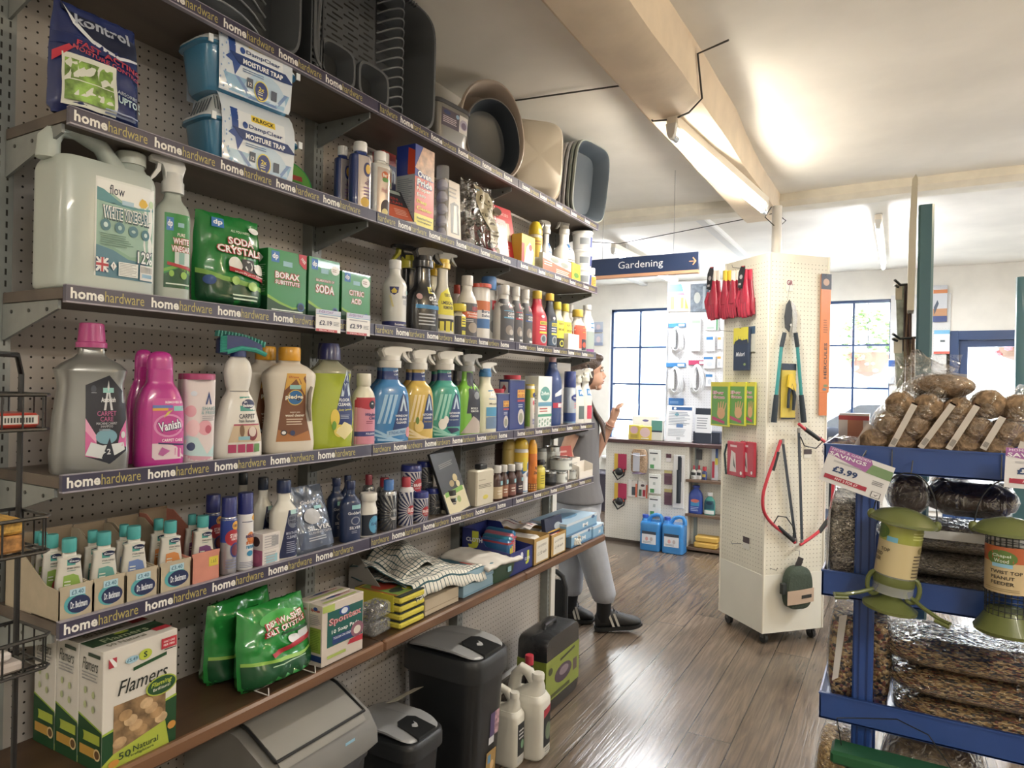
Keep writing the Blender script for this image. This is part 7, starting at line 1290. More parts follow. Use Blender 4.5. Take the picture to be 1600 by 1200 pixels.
pk(0,.055,.09,.08,.022,0,mat('b8382a',.3,coat=.5),'red packet with barcode, rightmost in the top wire basket',bc)
pk(0,.16,.10,.08,.03,0,mat('b8382a',.3,coat=.5),'red packet with barcode, left lower in the top wire basket',bc);pk(0,.16,.10,.08,.03,.031,mat('c04030',.3,coat=.5),'red packet with barcode, on top at left in the top wire basket',bc,.05);pk(0,.165,.09,.08,.02,.063,mat('b04030',.3),'thin red packet topmost in the top wire basket')
pk(1,.09,.12,.08,.026,0,mat('a8743a',.5,var=.5,bscale=90),'brown ribbed packet in the middle wire basket');pk(1,.085,.11,.08,.022,.028,mat('c4963c',.5,var=.5,bscale=90),'amber ribbed packet resting on the brown one')
pk(2,.10,.13,.09,.016,0,mat('b9aea8',.3,coat=.4),'white packet in the lowest wire basket');pk(2,.11,.12,.085,.014,.018,mat('c9c2c0',.3,coat=.4),'white packet on top in the lowest wire basket',[('r',-.3,.2,.2,.8,'5a5a5a')],.06)
# ================================================================ pegboard column on castors
PA=math.radians(47);PC=Vector((1.02,4.48,0));PW=.425
o=thing('display_column','free-standing square white pegboard column on castors','display column',(PC.x,PC.y,0),PA)
PGX=pegmat('peg_col_x','e0dccb',(0,2),.0254,.0030,'8f8a7a',.42,2.26);PGY=pegmat('peg_col_y','e0dccb',(1,2),.0254,.0030,'8f8a7a',.42,2.26)
m=MB();h=PW/2
m.add([(-h,-h,.075),(h,-h,.075),(h,-h,2.30),(-h,-h,2.30)],[(0,1,2,3)],PGX,False);m.add([(-h,h,.075),(h,h,.075),(h,h,2.30),(-h,h,2.30)],[(0,1,2,3)],PGX,False)
m.add([(-h,-h,.075),(-h,h,.075),(-h,h,2.30),(-h,-h,2.30)],[(0,1,2,3)],PGY,False);m.add([(h,-h,.075),(h,h,.075),(h,h,2.30),(h,-h,2.30)],[(0,1,2,3)],PGY,False)
m.add([(-h,-h,2.30),(h,-h,2.30),(h,h,2.30),(-h,h,2.30)],[(0,1,2,3)],'c9c4b4',False);m.add([(-h,-h,.075),(h,-h,.075),(h,h,.075),(-h,h,.075)],[(0,1,2,3)],'6a655a',False);m.build('pegboard_panels',o)
m=MB();
for sx in(-1,1):
    for sy in(-1,1):m.box(sx*h-.006,sy*h-.006,.07,sx*h+.006,sy*h+.006,2.302,mat('e2decf',.5),.003)
m.box(-h-.0015,-h-.0015,.07,h+.0015,h+.0015,.41,mat('dedccf',.5,var=.03,bscale=4));m.build('corner_trim',o)
for sx in(-1,1):
    for sy in(-1,1):
        m=MB();m.cyl((sx*h*.8-.01,sy*h*.8,.03),(sx*h*.8+.01,sy*h*.8,.03),.03,mat('1d1e20',.5),18);m.box(sx*h*.8-.014,sy*h*.8-.012,.03,sx*h*.8+.014,sy*h*.8+.02,.071,mat('5a5c5e',.4,metal=.6),.003);m.build('castor',o)
m=MB();m.cyl((PC.x,PC.y,2.302),(PC.x,PC.y,2.64),.030,mat('e6e4de',.5),20);struct(m.build('pillar'),'white round post above the pegboard column')
def planehit(px,py,p0,n):
    q=ray(px,py);return CAM+q*((p0-CAM).dot(n)/q.dot(n))
FC={'R':(PC+Vector((math.sin(PA),-math.cos(PA),0))*(PW/2),Vector((math.sin(PA),-math.cos(PA),0)),PA),'L':(PC+Vector((-math.cos(PA),-math.sin(PA),0))*(PW/2),Vector((-math.cos(PA),-math.sin(PA),0)),PA-PI/2)}
def onface(fc,pl,pt,pr,pb,lift=.02):
    p0,n,r=FC[fc];p0=p0+n*lift;pm=(pt+pb)/2;a=planehit(pl,pm,p0,n);b=planehit(pr,pm,p0,n);t=planehit((pl+pr)/2,pt,p0,n);u=planehit((pl+pr)/2,pb,p0,n)
    return dict(p=((a.x+b.x)/2,(a.y+b.y)/2,u.z),w=(Vector((b.x-a.x,b.y-a.y)).length),h=t.z-u.z,r=r)
HK=mat('7a7c7e',.3,metal=.8)
def peg_hook(fc,px,py,lb,L=.08):
    p0,n,r=FC[fc];p=planehit(px,py,p0+n*.03,n);o=thing('peg_hook',lb,'hook',(p.x,p.y,p.z),r,'peg hooks on the column')
    m=MB();m.tube([(0,.028,0),(0,.03-L,.004),(0,.025-L,.02)],.0018,HK,6);m.build('wire',o);return o
# glove bundles
def glove_bundle(g,lb,cuff='efe6da',body='b0263f',dark='961c34',n=2,card=True,seed=1):
    o=thing('glove_bundle',lb,'gloves',g['p'],g['r'],'red work gloves hanging on the column');w,h=g['w'],g['h']
    for i in range(n):
        m=MB();rr=random.Random(seed+i);dx=(i-.5*(n-1))*w*.12;y=-.012+.022*i;tp_=.012
        c=mat([body,dark][i%2],.4,bump=.3,bscale=25,coat=.15)
        # palm sack narrowing at the cuff, fingers drooping to the bottom
        rings=[]
        for t,k,dd in((1.0,.30,.5),(.86,.34,.8),(.70,.44,1),(.5,.62,1.3),(.34,.74,1.3)):rings.append([(dx+w*.5*k*math.cos(a),y+tp_*dd*math.sin(a),h*t)for a in[2*PI*j/18 for j in range(18)]])
        m.loft(rings,c)
        for f in range(4):
            x=dx+w*(-.27+.18*f);m.tube([(x*.9,y,h*.42),(x*1.05,y-.004,h*.22),(x*1.08+w*.02*math.sin(f+seed),y+.002,h*(.04+.03*abs(f-1.5)+.02*i))],[w*.115,w*.11,w*.075],c,10,.8)
            m.sphere((x*1.08+w*.02*math.sin(f+seed),y+.002,h*(.045+.03*abs(f-1.5)+.02*i)),w*.078,c,8)
        m.tube([(dx-w*.3,y,h*.60),(dx-w*.44,y-.008,h*.42),(dx-w*.40,y-.006,h*.26)],[w*.10,w*.10,w*.07],c,10)
        m.build('glove',o)
        m=MB();m.loft([[(dx+w*.5*k*math.cos(a),y+tp_*.85*math.sin(a),h*t)for a in[2*PI*j/18 for j in range(18)]]for t,k in((.80,.39),(.84,.37),(1.01,.34),(1.0,.28))],mat(cuff,.7));m.build('cuff',o)
    if card:
        m=MB();m.prism([(-w*.36,h*.66),(-w*.02,h*.62),(w*.16,h*1.0),(w*.16,h*1.07),(-w*.12,h*1.08),(-w*.30,h*.96)],-.034,-.032,mat('26262c',.35));art(m,[('e',-.1,.86,.11,.045,'b9b4b4'),('r',-.28,.70,-.1,.74,'c8c0c0'),('p',[(-.1,1.07),(.14,1.04),(.14,1.07),(-.1,1.08)],'c43040')],flat(-.034),w,h);m.build('header_card',o)
    return o
g=onface('L',1102,424,1134,503,.055);g['w']*=.62;glove_bundle(g,'red glove pair with dark header card, leftmost on the column')
g=onface('L',1126,424,1146,502,.03);g['w']*=.8;glove_bundle(g,'red glove pair with yellow cuffs, second from the left','e8c83a',seed=5,card=False)
g=onface('L',1140,424,1158,500,.03);g['w']*=.9;glove_bundle(g,'red glove pair with white cuffs, third from the left',seed=9,card=False)
g=onface('L',1151,422,1184,499,.04);g['w']*=.66;glove_bundle(g,'red glove pair with red cuffs and dark card, rightmost on the column','c42a45',seed=12)
def fpack(fc,pl,pt,pr,pb,lb,col,gr,lift=.012,d=.012,nm='hanging_packet',cat='packet',grp=None,tiltz=0):
    g=onface(fc,pl,pt,pr,pb,lift);o=thing(nm,lb,cat,g['p'],g['r'],grp);carton(o,dict(w=g['w'],d=d,h=g['h']),col,gr,None,None,.003)
    m=MB();m.cyl((0,d/2+.002,g['h']*.99),(0,-d,g['h']*.99),.0016,HK,6);m.cyl((0,d/2+lift,g['h']*.985),(0,-d,g['h']*.985),.0016,HK,6);m.build('hang_hook',o);return o,g
o,g=fpack('L',1148,512,1171,579,'yellow and navy gardening glove pack below the red gloves',mat('2c3c58',.6),[('r',-.5,.62,.5,1,'d6cc3a'),('p',[(-.45,.62),(.5,.62),(.45,.72),(.1,.70),(-.1,.74),(-.4,.68)],'26344c')]+[('p',[(-.34+.15*i,.60),(-.26+.15*i,.60),(-.30+.18*i-.04,.78+.04*math.sin(i*1.3))],'26344c')for i in range(5)]+[('t','Midori',0,.38,.6,.10,'d8dce4',1.2,0,.2),('e',.3,.14,.08,.03,'8aa060')],.03,.02,'glove_pack','gloves')
fpack('L',1166,510,1180,550,'small blue-grey swatch card beside the navy glove pack',mat('cfd0c4',.5),[('r',-.5,.7,.5,1,'4a6480')],.006,.002,'card','card')
for i,(pl,pr)in enumerate(((1112,1140),(1140,1166),(1164,1181))):
    lg=[('r',-.5,.90,.5,1,'d8cc3a'),('r',-.44,.04,.44,.90,mat('5a9a40',.3)),('t','Elbow',-.08,.76,.62,.08,'f0e6ea',4),('t','Grease',-.04,.66,.66,.08,'f0e6ea',4),('t','Elbow',-.08,.76,.60,.07,'b02c5c',.8),('t','Grease',-.04,.66,.64,.07,'b02c5c',.8),('e',.10,.30,.22,.13,'d2a070'),('p',[(-.4,.14),(.3,.06),(.3,.12),(-.4,.22)],'c03c70')]+[('p',[(-.10+.11*j,.34),(-.02+.11*j,.36),(-.02+.14*j,.58-.03*abs(j-1.5)),(-.07+.14*j,.58-.03*abs(j-1.5))],'d2a070')for j in range(4)]
    fpack('L',pl,597,pr,666-i*1,'lime and yellow household glove packet, %s of three in a row'%['left','middle','right'][i],mat('cdd03a',.3,coat=.3),lg,.02+.01*(2-i),.014,'glove_packet','gloves','household glove packets on the column')
for i,(pl,pr)in enumerate(((1138,1164),(1158,1180))):
    o,g=fpack('L',pl,690,pr,744,'red blister pack of a hand tool, %s of two'%['left','right'][i],mat('be2c44',.35,coat=.3),[('p',[(-.32,.12),(.08,.12),(.02,.66),(-.24,.74)],'cfc6c4'),('p',[(-.1,.3),(.05,.2),(-.12,.6)],'5a5a58'),('e',.36,.12,.06,.05,'e0dcdc'),('r',-.3,.84,.1,.9,'e0c0c4')],.03+.012*(1-i),.02,'tool_pack','tool packet','red tool packs on the column')
    m=MB();m.tube([(-g['w']*.5,-.012,g['h']*.9),(-g['w']*.62,-.014,g['h']*.6),(-g['w']*.50,-.014,0)],.006,mat('2a4a50' if i else '1f3a40',.4));m.build('tool',o)
peg_hook('L',1160,420,'peg hook holding the rightmost red gloves',.10);peg_hook('L',1140,518,'empty peg hook beside the navy glove pack',.10);peg_hook('L',1152,850,'large curved peg hook low on the left face',.07)
fpack('L',1161,839,1171,858,'tiny white price ticket low on the left face',mat('d8d6cc',.5),[('r',-.5,.5,.5,1,'4a3c40')],.003,.001,'price_ticket','ticket')
# right face
fpack('R',1228,436,1240,455,'tiny ticket above the loppers',mat('d8d6cc',.4),[('t','GR',0,.7,.8,.4,'8a4050',2)],.003,.001,'price_ticket','ticket')
fpack('R',1256,702,1268,716,'tiny dark ticket beside the upper bow saw handle',mat('d8d6cc',.4),[('r',-.5,.45,.5,1,'4a3c40')],.003,.001,'price_ticket','ticket')
def facepts(fc,lift):
    p0,n,r=FC[fc];o0=Vector((p0.x,p0.y,0))+n*lift;xd=Vector((math.cos(r),math.sin(r),0))
    def f(px,py,y=0):
        p=planehit(px,py,o0,n);return((p-o0).dot(xd),y,p.z)
    return o0,r,f
o0,r,f=facepts('R',.025)
o=thing('loppers','long-handled loppers with teal handles hanging on the column','loppers',o0,r);TEAL=mat('2f8f92',.3,coat=.3);GRIP=mat('24303c',.6);STL=mat('a8a6a0',.25,metal=.8)
for a,b,c,e_ in(((1226,520),(1221,542),(1213,617),(1209,660)),((1243,520),(1246,542),(1252,617),(1256,660))):
    m=MB();m.cyl(f(*b),f(*c),.010,TEAL,14);hd_=m.build('handle',o)
    m=MB();m.tube([f(*a),f(*b)],.0125,GRIP,12);m.build('upper_sleeve',hd_)
    m=MB();m.tube([f(*c),f((c[0]+e_[0])/2,(c[1]+e_[1])/2),f(*e_)],[.0135,.016,.0165],GRIP,14);m.build('grip',hd_)
bl=[f(*p)for p in((1233,468),(1228,476),(1225,495),(1226,512),(1232,519),(1236,505),(1237,485))]
m=MB();m.prism([(p[0],p[2])for p in bl],-.006,-.001,mat('22282e',.25,coat=.3));m.build('blade',o)
bl=[f(*p)for p in((1236,470),(1243,478),(1246,495),(1244,520),(1238,520),(1239,500),(1237,485))]
m=MB();m.prism([(p[0],p[2])for p in bl],0,.006,STL);m.build('hook_blade',o)
m=MB();m.cyl(f(1234,508,-.012),f(1234,508,.01),.008,STL,14);m.cyl(f(1235,468,.025),f(1235,440,.0),.001,HK,6);m.build('pivot_bolt',o)
o,g=fpack('R',1220,568,1243,655,'yellow and black secateur blister pack between the lopper handles',mat('d2b83a',.35,coat=.3),[('r',-.5,.88,.5,1,'24344c'),('r',-.44,.02,.44,.86,'c9b23c'),('r',-.5,0,.5,.03,'22282e')],.012,.006,'secateur_pack','tool packet')
w,h=g['w'],g['h'];m=MB();m.tube([(w*.0,-.016,h*.80),(w*.05,-.018,h*.62),(-w*.1,-.018,h*.45),(-w*.12,-.018,h*.2)],[.006,.011,.008,.008],GRIP,8);m.tube([(w*.10,-.018,h*.62),(w*.28,-.02,h*.42),(w*.22,-.02,h*.16)],[.010,.011,.008],GRIP,8);m.build('secateurs',o)
m=MB();m.prism([(-w*.2,h*.58),(w*.3,h*.50),(w*.34,h*.62),(w*.05,h*.82),(-w*.12,h*.80)],-.028,-.012,mat('d8b82c',.35));m.build('tool_head',o)
# bow saws
RDT=mat('c02a3c',.3,coat=.4)
o0,r,f=facepts('R',.03)
def bow(pts,blade,grips,guard,lb,dy=0):
    o=thing('bow_saw',lb,'bow saw',o0,r,'two bow saws hanging on the column');P=[f(*p)for p in pts];Q=[]
    for i in range(len(P)-1):
        for k in range(4):
            t=k/4;a,b,c,d_=P[max(0,i-1)],P[i],P[i+1],P[min(len(P)-1,i+2)];Q.append(tuple(.5*(2*b[j]+(c[j]-a[j])*t+(2*a[j]-5*b[j]+4*c[j]-d_[j])*t*t+(3*b[j]-a[j]-3*c[j]+d_[j])*t**3)for j in range(3)))
    Q.append(P[-1]);m=MB();m.tube([(q[0],dy,q[2])for q in Q],.0095,RDT,12);m.build('frame',o)
    a,b=f(*blade[0]),f(*blade[1]);m=MB();dx=.009;m.prism([(a[0]-dx,a[2]),(a[0]+dx,a[2]),(b[0]+dx,b[2]),(b[0]-dx,b[2])],dy-.0015,dy+.0015,mat('2b3440',.4));m.build('blade',o)
    for p,q_ in grips:m=MB();m.cyl((*f(*p)[:1],dy,f(*p)[2]),(f(*q_)[0],dy,f(*q_)[2]),.0125,mat('1d2226',.6),12);m.build('grip',o)
    m=MB();m.tube([(f(*p)[0],dy-.004,f(*p)[2])for p in guard],.0035,mat('1d2226',.4),8);m.build('hand_guard',o)
    m=MB();e_=f(*blade[0]);g_=f(*blade[1]);
    for k in(e_,g_):m.box(k[0]-.010,dy-.006,k[2]-.016,k[0]+.010,dy+.006,k[2]+.016,mat('8a8884',.3,metal=.7),.003)
    m.build('blade_bolt',o)
bow([(1220,688),(1212,712),(1200,745),(1192,775),(1194,800),(1208,820),(1228,835),(1242,848)],[(1223,690),(1243,845)],[((1215,706),(1207,735)),((1216,824),(1240,845))],[(1208,818),(1215,806),(1228,808),(1240,825),(1238,842)],'red bow saw hanging on the left, blade slanting down')
bow([(1244,662),(1256,672),(1272,682),(1288,694),(1296,720),(1297,770),(1290,812),(1272,832),(1246,850)],[(1244,672),(1249,846)],[((1289,812),(1276,830)),((1254,670),(1276,686))],[(1246,682),(1252,696),(1270,700),(1280,690),(1278,682)],'red bow saw hanging on the right, wrapping the column edge',-.022)
# bow saw blade pack (orange) on the right edge
o,g=fpack('R',1281,428,1297,614,'long orange blade sleeve at the right edge of the column',mat('d87a3c',.35),[('r',-.5,.87,.5,1,'2a2c38'),('e',0,.93,.3,.03,'b08a70'),('t','HERCULES',.05,.27,.62*4.6,.065/2.2,'4a3c3c',1,PI/2),('g',-.2,.5,.2,.62,'a05a30',6),('e',.1,.06,.2,.012,'7a8a60'),('e',.0,.03,.2,.012,'6a7a86')],.012,.006,'saw_blade_sleeve','saw blade')
m=MB();m.box(-g['w']*.45,-.002,-g['h']*.19,g['w']*.3,.001,.002,mat('d8743a',.4));m.build('sleeve_tail',o)
# knee pads
o,g=None,onface('R',1224,884,1267,950,.04);w,h=g['w'],g['h'];o=thing('knee_pads','dark green knee pad pack hanging low on the column','knee pads',g['p'],g['r'])
m=MB();gg=mat('3c4a3e',.8,bump=.3,bscale=80);m.prism([(w*.47*math.copysign(abs(math.cos(t))**(.75 if math.sin(t)>0 else.5),math.cos(t)),h*(.46+(.54 if math.sin(t)>0 else.46)*math.copysign(abs(math.sin(t))**.8,math.sin(t))))for t in[2*PI*(i+.5)/36 for i in range(36)]],-.03,.03,gg,inset=.10);m.build('pad',o)
m=MB();m.grid(lambda u,v:(-w*.475+w*.95*u,-.031-.006*math.sin(PI*u),h*.12+h*.33*v+h*.05*u),14,3,mat('b9a08a',.5));m.grid(lambda u,v:(-w*.0+w*.36*u,-.038,h*.26+h*.08*v+h*.02*u),4,2,'2a2c2c');m.build('paper_band',o)
m=MB();m.box(-w*.6,-.02,h*.36,-w*.44,.01,h*.62,mat('2c3230',.7),.004);m.prism([(-w*.12,h*.98),(w*.12,h*1.0),(w*.2,h*1.16),(w*.02,h*1.22)],-.004,.0,'2a2628');m.tube([(w*.04,0,h*1.18),(-w*.02,-.02,h*1.36),(-w*.12,.0,h*1.38)],.0015,HK,6);m.build('strap',o)
peg_hook('R',1208,890,'bent peg hook beside the knee pads',.06)
# ================================================================ till counter
CYf=6.22;PGC=pegmat('peg_counter','dedbd2',(0,2),.0254,.003,'aaa79c',.02,2.6)
lx=atY(946,760,CYf).x;cx1=1.6;shx=atY(1075,780,CYf).x
o=thing('till_counter','white pegboard-fronted till counter with a dark wooden top','counter',(0,CYf,0))
m=MB();m.box(lx,0,.0,shx,.02,.955,PGC);m.box(lx,.02,0,lx+.02,.6,.955,mat('dcd9d0',.6));m.box(shx,.12,.0,cx1,.14,.955,PGC);m.box(shx-.02,.02,0,shx,.12,.955,mat('c9c6bd',.6));m.build('front_panel',o)
m=MB();m.box(lx-.03,-.03,.955,cx1,.62,.99,mat('4a3030',.5),.004);m.build('worktop',o)
m=MB();m.box(lx,-.004,0,shx,.0,.03,mat('4a4038',.7));m.build('kickboard',o)
for i,zp in enumerate((752,806,858)):
    z=atY(1100,zp,CYf+.03).z;m=MB();m.box(shx-.02,-.02,z-.012,shx+.60,.12,z+.012,mat('6a5240',.5),.002);m.build('shelf',o)
m=MB();m.box(shx+.03,.10,.05,shx+.06,.12,.94,mat('8f9a9a',.4,metal=.4));m.build('shelf_upright',o)
szs=[atY(1100,zp,CYf+.03).z+.012 for zp in(752,806,858)]
def onY(yp,pl,pt,pr,pb):a=atY(pl,(pt+pb)/2,yp);b=atY(pr,(pt+pb)/2,yp);t=atY((pl+pr)/2,pt,yp);u=atY((pl+pr)/2,pb,yp);return dict(p=((a.x+b.x)/2,yp,u.z),w=b.x-a.x,h=t.z-u.z)
def hang(yp,pl,pt,pr,pb,nm,lb,cat,col,gr,d=.02,grp=None):
    g=onY(yp-d/2,pl,pt,pr,pb);o=thing(nm,lb,cat,g['p'],0,grp);carton(o,dict(w=g['w'],d=d,h=g['h']),col,gr,None,None,.002)
    m=MB();m.cyl((0,d/2+.004,g['h']*.97),(0,-d/2-.02,g['h']*.97),.002,HK,6);m.build('hang_hook',o);return o,g
yq=CYf-.002
for i,(a,b,lb)in enumerate(((709,734,'upper magenta backing card with a black bicycle light'),(755,780,'lower magenta backing card with a black bicycle light'))):
    o,g=hang(yq,960,a,979,b,'light_pack',lb+' on the counter front','packet',mat('b82c58',.5),[('r',-.5,0,-.2,1,'d6b03a')],.006,'magenta hanging cards on the counter front')
    m=MB();w,h=g['w'],g['h'];m.sphere((0,-.03,-h*.1),w*.34,mat('23262c',.35),12,(1,.6,.9));m.tube([(-w*.3,-.03,0),(-w*.5,-.035,-h*.15),(-w*.1,-.035,-h*.6),(w*.4,-.035,-h*.3),(w*.45,-.03,h*.1)],.008,mat('1e2126',.5));m.sphere((w*.4,-.03,-h*.05),.012,mat('d8542c',.4),8);m.sphere((-w*.42,-.03,-h*.05),.010,mat('d8542c',.4),8);m.build('clip_light',o)
g=onY(CYf-.05,986,702,1012,738);o=thing('brush_pack','rounded bristle brush in a clear pack on the counter front','brush',g['p']);w,h=g['w'],g['h']
m=MB();m.loft([[(w*.5*k*math.cos(a),.035*math.sin(a),h*t)for a in[2*PI*j/20 for j in range(20)]]for t,k in((0,.85),(.1,.97),(.5,1),(.85,.95),(1,.7))],mat('a08468',.9,var=.3,bscale=80));m.build('bristles',o);m=MB();m.box(-w*.3,-.04,h*.05,w*.1,-.036,h*.85,mat('b9bcc8',.4),.001);m.tube([(-w*.45,-.038,h*.8),(w*.0,-.042,h*.72),(w*.45,-.038,h*.78)],.004,mat('c9cbd4',.4));m.lathe([(w*.3,0),(w*.42,-.01),(w*.1,.02)],mat('5a4a5c',.5));m.build('label_card',o)
hang(yq,982,750,996,776,'hook_pack','small white and red packet left of its neighbour on the counter front','packet',mat('d8d4d2',.4),[('r',-.1,.1,.3,.6,'3a4450'),('r',.3,.0,.5,.8,'d86a50')],.015)
hang(yq,997,752,1012,778,'hook_pack','small white packet with red and green prints on the counter front','packet',mat('d8d4d2',.4),[('r',-.4,.1,-.1,.5,'4a6450'),('r',.0,.1,.3,.5,'b03040'),('r',.34,.0,.5,.8,'d86a50'),('e',.0,.75,.2,.08,'4a3a44')],.015)
for i,(a,b)in enumerate(((703,733),(741,771),(775,806))):hang(yq,1014,a,1032,b,'hook_pack','white and green hanging packet, %s of three on the counter front'%['top','middle','bottom'][i],'packet',mat('dfe2de',.4),[('r',-.35,.04,.0,.24,'4f9a5c'),('r',-.4,.80,.3,.86,'40464a'),('r',-.1,.45,.1,.6,'a8b0ac')],.03,'white and green packets on the counter front')
hang(yq,1041,709,1049,722,'hook_pack','tiny dark-topped ticket on the counter front','packet',mat('d8d4d2',.4),[('r',-.5,.5,.5,1,'5a3440')],.004)
for i,(a,b)in enumerate(((735,757),(764,789))):hang(yq,1038,a,1050,b,'hook_pack','small maroon packet, %s of two on the counter front'%['upper','lower'][i],'packet',mat('6a4a58',.3),[('r',-.5,.8,.5,1,'b0a468'),('r',-.4,.1,.4,.6,'5a3a48')],.012,'small maroon packets on the counter front')
o,g=hang(yq,1052,711,1069,794,'tool_pack','tall white pack holding a long black rod on the counter front','tool packet',mat('dcdcdc',.35),[('r',-.1,.7,.2,.98,'2c3440')],.012)
m=MB();w,h=g['w'],g['h'];m.cyl((w*.05,-.015,h*.1),(w*.05,-.015,h*.72),w*.2,mat('222a34',.5),12);m.cyl((w*.15,-.015,h*.5),(w*.15,-.015,h*.96),w*.13,mat('222a34',.5),12);m.build('rod',o)
# blue jerricans
for i,(pl,pr,pt)in enumerate(((1002,1036,804),(1036,1072,808))):
    yj=CYf-.12;a=atZ(pl,858,0);w=atY(pr,850,yj).x-atY(pl,850,yj).x;h=atY((pl+pr)/2,pt,yj-.05).z;o=thing('screenwash_jerrican','bright blue jerrican with blue cap on the floor, %s of two'%['left','right'][i],'jerrican',((atY(pl,840,yj).x+atY(pr,840,yj).x)/2,yj,0),0,'two bright blue jerricans by the counter')
    jerry(o,w*.94,.17,h,mat('2f86d2',.2,trans=.1,coat=.4),plast('2a50b8'),[('r',-.36,.24,.32,.68,'d8dce4'),('r',-.36,.58,.32,.68,'3a4454'),('e',-.12,.42,.07,.07,'d8a0a0'),('e',.1,.42,.07,.07,'b8b0b4'),('g',-.3,.27,.26,.34,'7a8494',2)],1)
def small(nm,lb,cat,px0,px1,pt,z,yp,body,capc,gr=None,prof=ROUND,capf=.18,n=2.5,capr=.5,grp=None):
    a=atY(px0,pt,yp);b=atY(px1,pt,yp);q=dict(w=b.x-a.x,d=(b.x-a.x)*.6,h=atY((px0+px1)/2,pt,yp).z-z);o=thing(nm,lb,cat,((a.x+b.x)/2,yp,z),0,grp);bottle(o,q,plast(body),prof,n,(capr,capf,plast(capc)),gr);return o
ys=CYf+.05
small('glue_bottle','white bottle with red nozzle on the top counter shelf, left of two','bottle',1080,1089,727,szs[0],ys,'dcdcdc','c83048',[('r',-.5,.4,.5,.7,'2c3038'),('t','303',0,.2,.5,.12,'40444c',1)],capr=.3,capf=.3)
small('glue_bottle','white bottle with red nozzle on the top counter shelf, right of two','bottle',1088,1097,727,szs[0],ys+.01,'dcdcdc','c83048',[('r',-.5,.4,.5,.7,'2c3038')],capr=.3,capf=.3)
small('oil_can','small blue and red can on the top counter shelf','bottle',1097,1105,729,szs[0],ys,'3a4a8a','b83040',[('r',-.4,.3,.4,.6,'c9b04a')],capr=.8,capf=.3)
small('screenwash_bottle','large royal blue bottle on the middle counter shelf','bottle',1077,1099,758,szs[1],ys,'2644a0','22389a',[('r',-.3,.3,.3,.5,'3a8ac0'),('e',0,.5,.3,.07,'d06a5a'),('g',-.3,.1,.3,.28,'a8b8e0',3)],SOFT,.08,3,.5)
small('cleaner_bottle','teal bottle with white cap on the middle counter shelf','bottle',1101,1118,769,szs[1],ys,'3f9a90','e4e6e6',[('r',-.45,.3,.45,.75,'24586a'),('e',0,.62,.3,.08,'1f3a54'),('r',-.45,.06,.45,.25,'d2d8d8')],SOFT,.16,3,.5)
a=atY(1086,850,ys);b=atY(1122,850,ys);h=.115
for k in range(2):o=thing('cloth_pack','yellow cloth pack, %s of two on the lowest counter shelf'%['lower','upper'][k],'cloths',((a.x+b.x)/2+.01*k,ys,szs[2]+k*.055),0,'yellow cloth packs');m=MB();m.box(-(b.x-a.x)/2,-.06,0,(b.x-a.x)/2,.05,.054,mat('d8ac4a',.5,bump=.3,bscale=20),.012);m.build('pack',o)
hang(CYf+.115,1088,702,1097,718,'key_tag','small dark item hanging above the counter shelves','packet',mat('4a4c52',.4),None,.02)
hang(CYf+.10,1112,700,1122,752,'brush_pack','red, yellow and blue handled brush pack by the counter shelves','packet',mat('c9ccd6',.4),[('r',-.4,.1,.0,.6,'c03a50'),('r',.05,.5,.5,.8,'d8cc4a'),('r',.1,.7,.5,1,'3a5aa0')],.02)
# things on the counter
ct=.99
def oncounter(nm,lb,cat,pl,pr,pt,yp,d,col,gr=None,tilt=0,top=None):
    a=atY(pl,pt,yp);b=atY(pr,pt,yp);w,h=b.x-a.x,atY((pl+pr)/2,pt,yp).z-ct;o=thing(nm,lb,cat,((a.x+b.x)/2,yp+d/2,ct),0);o.rotation_euler=(tilt,0,0);carton(o,dict(w=w,d=d,h=h),col,gr,None,top,.003);return o
oncounter('dispenser_box','yellow card tray of pink packets, left end of the counter','box',982,1000,664,CYf+.05,.1,mat('d8c24a',.5),[('e',0,.65,.35,.25,'c9a0a8'),('r',-.3,.1,.3,.35,'b09a3a')])
oncounter('dispenser_box','yellow card tray with pale pink top, second along the counter','box',998,1018,666,CYf+.04,.1,mat('dcc040',.5),[('e',0,.55,.4,.35,'d8b8b4'),('r',-.3,.08,.3,.16,'e8e0d0')])
oncounter('white_carton','wide white carton standing behind the yellow trays','box',988,1030,650,CYf+.2,.08,mat('dfe0e4',.5),[('e',.0,.8,.12,.05,'5a5aa0')])
oncounter('lidded_tub','clear tub with teal and navy band on the counter','tub',1018,1035,657,CYf+.05,.08,mat('d6d6cc',.3),[('r',-.5,.5,.5,1,'5a9a8c'),('r',-.5,.42,.5,.5,'2c3c50')])
o=oncounter('notice_board','white printed notice standing in a clear holder on the counter','notice',1040,1082,634,CYf+.06,.006,mat('e2e4e8',.4),[('r',-.3,.88,.45,.97,'2f5c96'),('e',-.18,.925,.05,.035,'e6e8ec'),('e',-.1,.76,.08,.05,'5aa0b4'),('g',-.4,.45,.4,.84,'8f97a4',9),('r',-.1,.40,.15,.50,'5a7aa8'),('g',-.4,.15,.4,.36,'a2a8b2',5),('r',-.08,.06,.06,.13,'b8bcc0')],-.12)
oncounter('card_machine_stand','dark till unit with white printed sheets at the right of the counter','till',1083,1125,675,CYf+.06,.2,mat('283040',.5));
o=oncounter('price_list','white sheets clipped in front of the dark till unit','notice',1086,1112,638,CYf+.05,.008,mat('dcdee2',.5),[('r',-.5,.82,.5,1,'2a3240'),('g',-.4,.4,.4,.75,'8a8f98',5),('r',-.5,0,.5,.3,'2a3240')],-.08)
